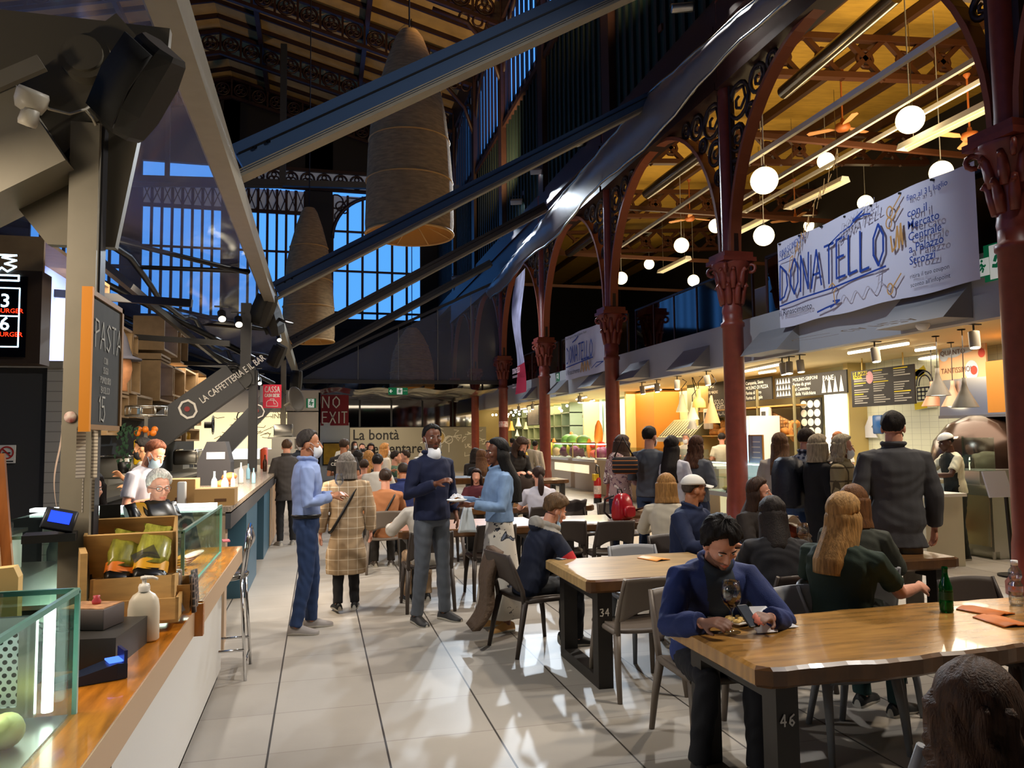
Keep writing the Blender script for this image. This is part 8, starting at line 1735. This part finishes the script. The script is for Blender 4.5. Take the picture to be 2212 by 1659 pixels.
# ---- standing in the aisle
a = person('man in a pale blue shirt and jeans, white mask, holding a glass by the bar', (-.10, 6.82, 0), 88, 1.70, False, 'tan', ('#8fa2d0', 'shirt'), '#22365c', '#8d8682', ('short', '#3a332e'), (((-.07, .02, -.27), (.11, .22, .04)), ((.08, -.0, -.275), (-.10, .21, .05))), 0, (6, 0, 0), ((V((-.1, .06, .5)), V((-.11, .05, .09))), (V((.1, .0, .5)), V((.11, -.08, .09)))), 2, ('mask', 'tuck'))
wine_glass(W(a, a['w1'])+V((.06, -.0, .0)), 'empty stemmed glass held by the man in the pale blue shirt', None, .9)
MB().tube([W(a, (0.165*math.cos(t), .113*math.sin(t), 1.0)) for t in np.linspace(0, 2*PI, 25)[:-1]], .018, 6, closed=True).build('belt', BLACK, None); o = bpy.data.objects['belt']; o.parent = a['P']; o.matrix_parent_inverse = (Matrix.Translation(a['P'].location) @ Matrix.Rotation(a['P'].rotation_euler.z, 4, 'Z') @ Matrix.Scale(a['k'], 4)).inverted()
COATM = grid_mat('window_check', '#a58b6b', '#d6c6ac', .105, 0, .115, .06, .9)
person('grey-haired woman walking away in a beige checked coat with a black bag strap', (.26, 7.55, 0), -4, 1.47, False, 'fair', (COATM, 'coat'), '#17161a', '#121112', ('bob', '#6f665c'), ('down', 'down'), 0, (0, 5, 0), ((V((-.09, -.02, .5)), V((-.1, -.12, .12))), (V((.09, .06, .5)), V((.1, .05, .09)))), 2, {'strap': 1}, False, 1.12)
b3 = person('man in a navy half-zip sweater and grey jeans with a white mask under his chin', (.98, 6.85, 0), 150, 1.74, False, 'brown', ('#131b3a', 'sweater'), '#565b64', '#2c2b2c', ('short', '#0f0c0b'), ('pocket', ((.09, .02, -.26), (-.13, .22, .10))), 0, (18, 0, 0), ((V((-.11, .02, .5)), V((-.13, .02, .09))), (V((.11, .0, .5)), V((.14, -.04, .09)))), 2, {'chin_mask': 1, 'stubble': 1, 'collar': 1})
SKM = spot_mat('skirt_flowers', '#cdc5b8', '#2b2c33', 7, .60, .85, '#6a7080')
c4 = person('woman in a light denim jacket and white flowered skirt with long black hair', (1.50, 6.42, 0), 262, 1.60, False, 'brown', (mat('light_denim', '#7f9bbf', .85, noise=.25, nscale=5, bump=.2, bscale=200), 'crop'), SKM, '#b98a50', ('thick', '#0d0b0c', .46), (((-.07, .07, -.26), (.12, .24, .03)), ((.08, .06, -.26), (-.06, .26, .05))), 0, (0, 0, 0), None, 2, ('collar',), False)
p = W(c4, c4['w-1'])+V((-.13, .0, .03)); r = thing('small_plate', 'small white plate of food held by the woman in the denim jacket', 'plate', p); MB().lathe([(0, 0), (.06, .003), (.085, .014), (.085, .018), (.06, .008), (0, .006)], n=20).build('dish', mat('white_china', '#ece8e0', .25), r); crumple('paper', (0, 0, .02), 'paper', None, .1, .09, .05, NAP, 3).parent = r; MB().ball((-.01, 0, .04), (.03, .02, .02)).build('snack', mat('crust', '#b8752f', .6, noise=.2, nscale=20), r)
p = W(c4, c4['w-1'])+V((-.05, .0, -.02)); r = MB(); slab(r, lambda u, v: ((u-.5)*.15*(1-.6*v), .03*math.sin(u*PI), -.20+.2*v), 10, 8, (0, -.06, 0)); tag(r.build('plastic_bag', mat('pale_bag', '#cfd8de', .5), None, p), 'white plastic bag hanging from the hand of the woman in denim', 'bag')
# ---- at the two near tables
s1 = person('man in a blue work jacket bent over his phone at the long glossy table', (1.98, 3.74, 0), 190, 1.70, True, 'pink', (mat('work_blue', '#1f3066', .8, noise=.15, nscale=7, bump=.15, bscale=180), 'jacket', '#232c38', .075), '#10121b', '#15151a', ('wavy', '#120d0c'), (((-.11, .19, -.2), (.13, .15, .06)), ((.11, .19, -.2), (-.11, .17, .05))), 24, (-8, 22, 6), ((V((-.12, .40, .47)), V((-.10, .45, .09))), (V((.12, .40, .47)), V((.16, .36, .09)))), 2, {'stubble': 1}, seat=.42)
p = (W(s1, s1['w-1'])+W(s1, s1['w1']))/2; o = MB().rbox((0, 0, 0), (.062, .125, .008), .009).bx(-.028, .028, -.057, .057, .0046, .005, 1).build('mobile_phone', [BLACK, mat('phone_screen', '#3b4350', .1)]); o.location = p+V((.03, -.05, .03)); o.rotation_euler = (.7, 0, .15); tag(o, 'dark mobile phone in the hands of the man in the blue work jacket', 'phone')
person('long-haired blonde woman in a dark green t-shirt turned away along the table', (2.86, 3.80, 0), 68, 1.68, True, 'pink', ('#26352a', 'tee'), '#1f3a38', '#222222', ('long', '#a8804c', .34), (((-.1, .12, -.22), (.0, .22, -.02)), ((.02, .22, -.21), (-.02, .25, .0))), 6, (8, 2, 0), None, 2, (), False, 1.18, seat=.42)
person('dark-haired person in a charcoal jacket seen from behind at the bottom corner', (1.235, 1.26, 0), 50, 1.52, True, 'fair', ('#1d1c20', 'jacket'), '#1a1a1f', '#151515', ('curly', '#3d2615', .15), ('table', 'table'), 8, (0, 6, 0), None, 2, (), True, seat=.42)
person('boy in a navy hooded top with a red and white sleeve stripe', (1.60, 5.78, 0), 80, 1.56, True, 'pink', ('#141b30', 'sweater'), '#15161b', '#2a2a2c', ('mop', '#5c452d'), (((-.06, .13, -.24), (.06, .2, -.03)), ((.12, .12, -.24), (-.05, .2, -.03))), 20, (4, 12, 0), None, 2, {'hood': 1, 'stripe': 1, 'chin_mask': 1, 'blue': 1}, True, seat=.44)
person('man in a white cap and navy sports jacket looking away from the viewer', (3.02, 5.98, 0), 150, 1.70, True, 'tan', ('#182444', 'jacket'), '#20222a', '#222222', ('buzz', '#4a3f38'), ('table', 'table'), 8, (-62, -4, 0), None, 1, ('cap',), seat=.42)
person('dark-haired woman with her back turned in front of the brown plank table', (2.90, 4.42, 0), 18, 1.62, True, 'fair', ('#1b1a1e', 'sweater'), '#17171b', '#151515', ('long', '#1f1612', .36), ('table', 'table'), 18, (6, 10, 0), None, 1, (), False, seat=.42)
person('brown long-haired woman talking sideways, facing the viewer', (3.66, 5.95, 0), 165, 1.64, True, 'pink', ('#2b2420', 'jacket'), '#1c1b1f', '#151515', ('long', '#3a261a', .36), ('table', 'table'), 6, (-25, -4, 8), None, 2, (), False, seat=.42)
person('woman with an auburn bob and grey-green jacket', (3.52, 4.52, 0), 50, 1.66, True, 'pink', ('#3d4038', 'jacket'), '#22242a', '#151515', ('bob', '#6b4526'), ('table', 'table'), 6, (0, 0, 0), None, 1, (), False, seat=.42)
person('blonde woman in a cream jumper behind the man in the white cap', (3.22, 6.75, 0), 20, 1.62, True, 'pink', ('#c9bea9', 'sweater'), '#5a5148', '#222222', ('bob', '#a3753f'), ('table', 'table'), 8, (8, 0, 0), None, 1, (), False, seat=.44)
# ---- further seated diners
person('woman with long curly brown hair in a white jumper, her back turned', (1.0, 7.42, 0), -6, 1.60, True, 'pink', ('#c4bcb0', 'sweater'), '#b79a7a', '#1c1b1c', ('curly', '#5a3c22', .36), (((-.16, .12, -.2), (.04, .24, .02)), 'table'), 6, (0, 2, 0), None, 1, (), False, seat=.44)
person('woman in an orange-brown jacket with a hair bun and black strap', (.80, 9.6, 0), 0, 1.62, True, 'pink', ('#a36a42', 'sweater'), '#2b2622', '#4a4038', ('bun', '#33241b'), ('table', 'table'), 2, (8, 2, 0), None, 1, {'strap': 1}, False, seat=.44)
person('man in a bright navy fleece with his back turned beyond the hair bun', (1.12, 10.5, 0), 5, 1.68, True, 'tan', ('#1f2c5e', 'sweater'), '#22242c', '#222222', ('buzz', '#2a1f18'), ('table', 'table'), 6, (0, 4, 0), None, 1, ('collar',), True, seat=.44)
person('white-haired person with glasses in black holding a red drink', (2.55, 10.7, 0), 185, 1.62, True, 'pink', ('#17161a', 'sweater', '#7a2630', .05), '#1c1b1f', '#151515', ('short', '#c9c6c0'), ('table', 'table'), 14, (0, 14, 0), None, 1, ('glasses',), True, seat=.42)
person('ponytailed brunette in a white top with her back turned', (2.72, 9.38, 0), 0, 1.62, True, 'pink', ('#c9c6d0', 'tee'), '#2a2d38', '#222222', ('pony', '#33221a'), ('table', 'table'), 4, (4, 4, 0), None, 1, (), False, seat=.44)
person('brown-jacketed diner behind the white-haired person', (3.1, 11.7, 0), 10, 1.66, True, 'pink', ('#33241c', 'jacket'), '#1c1b1f', '#151515', ('short', '#4a3020'), ('table', 'table'), 6, (0, 4, 0), None, 0, (), True, seat=.44)
person('bending woman in a black mask and dark coat leaning over a table', (2.75, 11.2, 0), 160, 1.70, False, 'pink', ('#2b2826', 'jacket'), '#1c1b1f', '#151515', ('bob', '#3a2618'), ('front', 'front'), 28, (-14, 20, 0), None, 1, ('dark_mask',), False)
# ---- the queue at the bakery
person('woman in a flowered pink jacket with a striped shoulder bag', (3.66, 9.0, 0), 60, 1.62, False, 'pink', (spot_mat('flower_jacket', '#a88a86', '#5f3f4e', 12, .52, .85, '#d9c9bd'), 'shirt'), '#1b2136', '#1a1a1c', ('bob', '#3a261a'), ('front', 'front'), 2, (12, 8, 0), None, 1, ('hood',), False)
sb_ = thing('shoulder_bag', 'black bag with bright stripes hanging at the flowered jacket', 'bag', OD(1350, 1005, 9.0), -.4); MB().rbox((0, 0, 0), (.3, .12, .2), .05).build('body', grid_mat('striped_bag', '#1c1a1e', '#a8652f', 0, 0, .05, .22), sb_); MB().tube([(-.12, 0, .1), (-.02, 0, .33), (.1, 0, .1)], .012, 6).build('strap', BLACK, sb_)
person('tall man in a grey-blue jumper and mask waiting in the queue', (3.86, 8.55, 0), 52, 1.73, False, 'fair', ('#4b4f58', 'sweater'), '#26354f', '#2a2a2a', ('short', '#16110f'), ('front', 'front'), 0, (0, 0, 0), None, 1, ('mask',))
person('woman with very long dark hair in a tied white blouse', (4.05, 8.35, 0), 45, 1.60, False, 'olive', ('#c9c9d6', 'shirt'), '#232f4c', '#222222', ('long', '#1a1210', .46), ('down', 'front'), 0, (0, 0, 0), None, 1, (), False)
au = person('woman with curly auburn hair in a grey cardigan holding a wine glass', (4.42, 8.45, 0), 62, 1.60, False, 'pink', ('#5f636c', 'sweater'), '#2a3450', '#222222', ('curly', '#4a2c1c', .3), ('front', 'front'), 0, (8, 4, 0), None, 1, (), False)
wine_glass(W(au, au['w-1'])+V((0, 0, -.03)), 'wine glass held by the woman with curly auburn hair', None, .9)
person('girl with long light-brown hair in a cream jumper, her back to the viewer', (4.98, 7.55, 0), 38, 1.62, False, 'pink', ('#b9afa3', 'sweater'), '#3b4f74', '#d9d4cb', ('long', '#6a4a30', .36), ('front', 'front'), 0, (0, 0, 0), None, 1, (), False)
PLAID = grid_mat('navy_plaid', '#171c2c', '#c9cbd0', .06, .06, .06, .5, .85, '#4a5064')
person('man in a navy and white plaid shirt with a dark backpack and mask', (5.0, 7.12, 0), 70, 1.68, False, 'pink', (PLAID, 'shirt'), '#3a527c', '#2a2a2a', ('short', '#33261d'), ('front', 'front'), 0, (4, 6, 0), None, 1, ('blue_mask',))
k = thing('backpack', 'dark navy backpack on the man in the plaid shirt', 'bag', (4.76, 7.05, 1.12), -1.22); MB().loft([[(x*.16*q_, y_*.1*q_-.04, z) for x, y_ in ((-1, .9), (-.9, -.8), (0, -1.15), (.9, -.8), (1, .9), (0, 1))] for z, q_ in ((-.26, .8), (-.22, 1), (.1, 1), (.22, .8), (.26, .5))], 0, True).build('body', mat('navy_nylon', '#141826', .5, bump=.2, bscale=30), k)
person('curly-haired blonde woman in a check coat and white mask facing the viewer', (5.0, 6.55, 0), 140, 1.60, False, 'pink', (grid_mat('coat_check', '#9d8c68', '#5a4c34', .14, 0, .14, .12, .9), 'coat'), '#b7a890', '#2a2a2a', ('curly', '#c2b294', .16), ('front', 'front'), 0, (-10, 4, 0), None, 1, ('mask',), False)
person('person in a black coat between the plaid shirt and the curly blonde woman', (4.86, 6.72, 0), 95, 1.6, False, 'fair', ('#151417', 'coat'), '#151417', '#151515', ('bob', '#b3a184'), ('front', 'front'), 0, (0, 0, 0), None, 0, (), False)
person('broad man in a slate grey wool jacket standing with his back to the viewer', (4.34, 5.06, 0), 22, 1.79, False, 'pink', ('#4a4a4e', 'jacket'), '#a8a093', '#3a3028', ('short', '#1c1512'), ('down', 'down'), 0, (22, 0, 0), None, 2, {'collar': 1, 'glasses': 1}, True, 1.12)
person('pizza cook in a white cap and dark apron reaching over the trays', (7.95, 8.2, 0), 285, 1.62, False, 'dark', ('#d3cfb4', 'tee', '#1f2420', .3), '#22251f', '#1a1a1a', ('buzz', '#15100d'), ('table', ((.1, .16, -.2), (-.02, .24, .02))), 6, (0, 12, 0), None, 1, ('cap_back',))
person('cook in black at the wall behind the man in grey', (8.9, 10.3, 0), 200, 1.66, False, 'fair', ('#1d1c1c', 'tee'), '#1d1c1c', '#151515', ('bun', '#2a1c14'), ('front', 'front'), 0, (0, 10, 0), None, 0, (), False)
person('baker with red hair in a face shield behind the bakery case', (8.6, 11.3, 0), 250, 1.64, False, 'pink', ('#d6d3c6', 'tee'), '#3a3a3a', '#151515', ('bob', '#a8643a'), ('front', 'front'), 0, (0, 10, 0), None, 0, ('mask',), False)
person('stall worker in a white mask behind the queue', (8.6, 16.9, 0), 230, 1.66, False, 'pink', ('#d6d3c6', 'tee'), '#3a3a3a', '#151515', ('short', '#8d857a'), ('front', 'front'), 0, (0, 6, 0), None, 0, ('mask',))
person('cook in cream with dark hair beside the grill hood', (8.7, 15.4, 0), 30, 1.66, False, 'pink', ('#cfc7ae', 'tee'), '#3a3a3a', '#151515', ('short', '#1c1512'), ('front', 'front'), 0, (0, 6, 0), None, 0, ())
# ---- bar side
person('white-haired man with glasses in a dark suit behind the meat case', (-1.02, 5.45, 0), 172, 1.42, False, 'pink', ('#171a22', 'jacket', '#c9b9b6', .07), '#1a1c22', '#151515', ('quiff', '#cfc9bf'), ('down', 'down'), 2, (-22, 4, 0), None, 2, {'glasses': 1}, True, 1.1)
person('bearded red-haired barman in a pale t-shirt and blue mask looking down', (-1.55, 7.45, 0), 120, 1.66, False, 'pink', ('#a7a9b8', 'tee'), '#22242c', '#151515', ('short', '#5a2f1a'), ('front', 'front'), 10, (0, 26, 0), None, 2, {'blue_mask': 1, 'stubble': 1})
person('dark-haired bartender in a grey t-shirt and black mask turned to the machine', (-1.85, 9.4, 0), 250, 1.66, False, 'olive', ('#9c9a94', 'tee'), '#22242c', '#151515', ('short', '#120e0c'), ('front', 'up'), 4, (20, 10, 0), None, 1, ('dark_mask',))
person('dark-haired woman half hidden behind the papers on the steel post', (-1.50, 5.75, 0), 150, 1.40, False, 'pink', ('#3a3436', 'sweater'), '#22242c', '#151515', ('bob', '#1c1412'), ('down', 'down'), 0, (-10, 4, 0), None, 1, (), False)
person('man in a grey-brown jacket leaning at the bar with his back turned', (-.48, 12.4, 0), -14, 1.62, False, 'pink', ('#3f3b3a', 'jacket'), '#17171b', '#8d8a86', ('short', '#4a3424'), ('front', 'front'), 2, (16, 4, 0), None, 1, ())
person('red-haired man in a pale mask and dark jacket beyond the bar', (-.30, 13.7, 0), 168, 1.66, False, 'pink', ('#262a33', 'jacket'), '#1c1d22', '#151515', ('short', '#6a3f26'), ('down', 'down'), 0, (0, 0, 0), None, 0, ('mask',))
st7 = person('staff man in a charcoal t-shirt printed CENTRALE, seen from behind', (.38, 12.6, 0), 12, 1.62, False, 'tan', ('#2a2728', 'tee'), '#1c1d22', '#151515', ('short', '#3a2a1e'), ('front', 'front'), 2, (20, 6, 0), None, 1, {'stubble': 1})
tx = MB(); tx.text('MERCATO', (0, -.16, 1.36), (1, 0, 0), (0, 0, 1), .05, 0, .004, 'c'); tx.text('CENTRALE', (0, -.16, 1.29), (1, 0, 0), (0, 0, 1), .075, 0, .008, 'c'); tx.text('FIRENZE', (0, -.16, 1.25), (1, 0, 0), (0, 0, 1), .03, 0, 0, 'c'); tx.build('back_print', WHITE_P, st7['P'])
# ---- distant crowd: pixel of the head, depth, heading, seated, colours
CR_ = [(742, 962, 21, 170, 0, 'pink', '#c9c4ba', 'long', '#2a1c14', 'woman in a white top and black mask by the printed partition', 'dark_mask'), (782, 968, 19, 175, 0, 'pink', '#8a7a68', 'short', '#3a2a1e', 'person in a brown jacket and dark mask near the partition', 'dark_mask'), (801, 972, 17, 180, 0, 'fair', '#4a3a34', 'bob', '#2a1c16', 'masked person between the partition and the blonde woman', 'dark_mask'), (770, 985, 15, 30, 1, 'fair', '#141418', 'long', '#17120f', 'black-haired diner in black beside the blonde waitress', ''), (795, 990, 14.5, 20, 1, 'pink', '#2a2a30', 'curly', '#a3753f', 'fair curly-haired diner in a dark top', ''),
 (830, 972, 14, 75, 0, 'pink', '#cfc6b6', 'long', '#c48a4c', 'blonde woman standing in a cream blouse and mask', 'mask'), (880, 973, 15.5, 275, 1, 'pink', '#9aa9b8', 'short', '#33241a', 'man in a pale denim jacket leaning over the far table', ''), (850, 985, 14.8, 90, 1, 'pink', '#4f6a58', 'short', '#2a1f18', 'man in green bent over the far table', ''), (923, 976, 13.8, 262, 1, 'pink', '#d3cbc4', 'long', '#b99a74', 'woman in a pink cap and cream top at the far table', 'cap'), (935, 968, 16, 265, 1, 'pink', '#8a7f88', 'short', '#4a3528', 'diner behind the woman in the pink cap', ''), (815, 1000, 12.2, 10, 1, 'fair', '#c9c4bc', 'bun', '#17110e', 'dark-haired diner in white behind the hair bun', ''), (786, 1010, 13.2, 10, 1, 'pink', '#c08a74', 'short', '#3a2a20', 'diner in a salmon jacket on an orange wooden chair', ''),
 (1040, 985, 14.2, 10, 1, 'pink', '#17161a', 'long', '#5a3a22', 'diner with very long brown hair behind the man in navy', ''), (1062, 975, 15.8, 200, 1, 'pink', '#b8681f', 'short', '#6a5a4a', 'man in an orange jumper at a far table', ''), (1026, 978, 16.2, 30, 1, 'fair', '#2b2522', 'bob', '#1f1713', 'dark-haired diner beside the long brown hair', ''), (1030, 1040, 11.6, 200, 1, 'pink', '#5f2a33', 'long', '#2a1a16', 'woman in burgundy half hidden by the man in navy', ''), (1055, 962, 20, 200, 0, 'pink', '#5a4a40', 'short', '#4a3a2c', 'man waiting at the far stalls', ''), (1122, 962, 18.5, 220, 0, 'pink', '#d9c25a', 'bob', '#2a1c16', 'woman in yellow near the small-banner column', ''), (1140, 958, 19, 30, 0, 'pink', '#9a938c', 'short', '#a3927c', 'grey-haired shopper in a mask near the small-banner column', 'mask'), (1156, 962, 19.5, 45, 0, 'fair', '#d0c9bd', 'short', '#1c1512', 'dark-haired shopper in white at the small-banner column', ''), (1107, 955, 22, 20, 0, 'fair', '#3a3a42', 'short', '#1c1512', 'shopper in dark clothes below the red and white band', ''), (915, 985, 17.5, 60, 1, 'fair', '#3a3f52', 'short', '#2a201a', 'diner in slate blue at the back of the hall', ''), (765, 962, 24, 150, 0, 'pink', '#6a5a52', 'bob', '#3a2a20', 'visitor farthest off by the yellow picture', 'mask')]
for px, py, d, f_, sit_, sk, tc, hs, hc, lb_, ex in CR_:
    p = OD(px, py, d); hh = (p.z+.115)/(1.0 if not sit_ else .74); hh = max(1.5, min(1.82, hh)); person(lb_, (p.x, p.y, 0), f_, hh, bool(sit_), sk, (tc, 'sweater'), '#22242c', '#1a1a1a', (hs, hc), ('table', 'table') if sit_ else ('front', 'down'), 4 if sit_ else 0, (0, 2, 0), None, 0, (ex,) if ex else (), hs in ('short', 'buzz'), seat=.42)
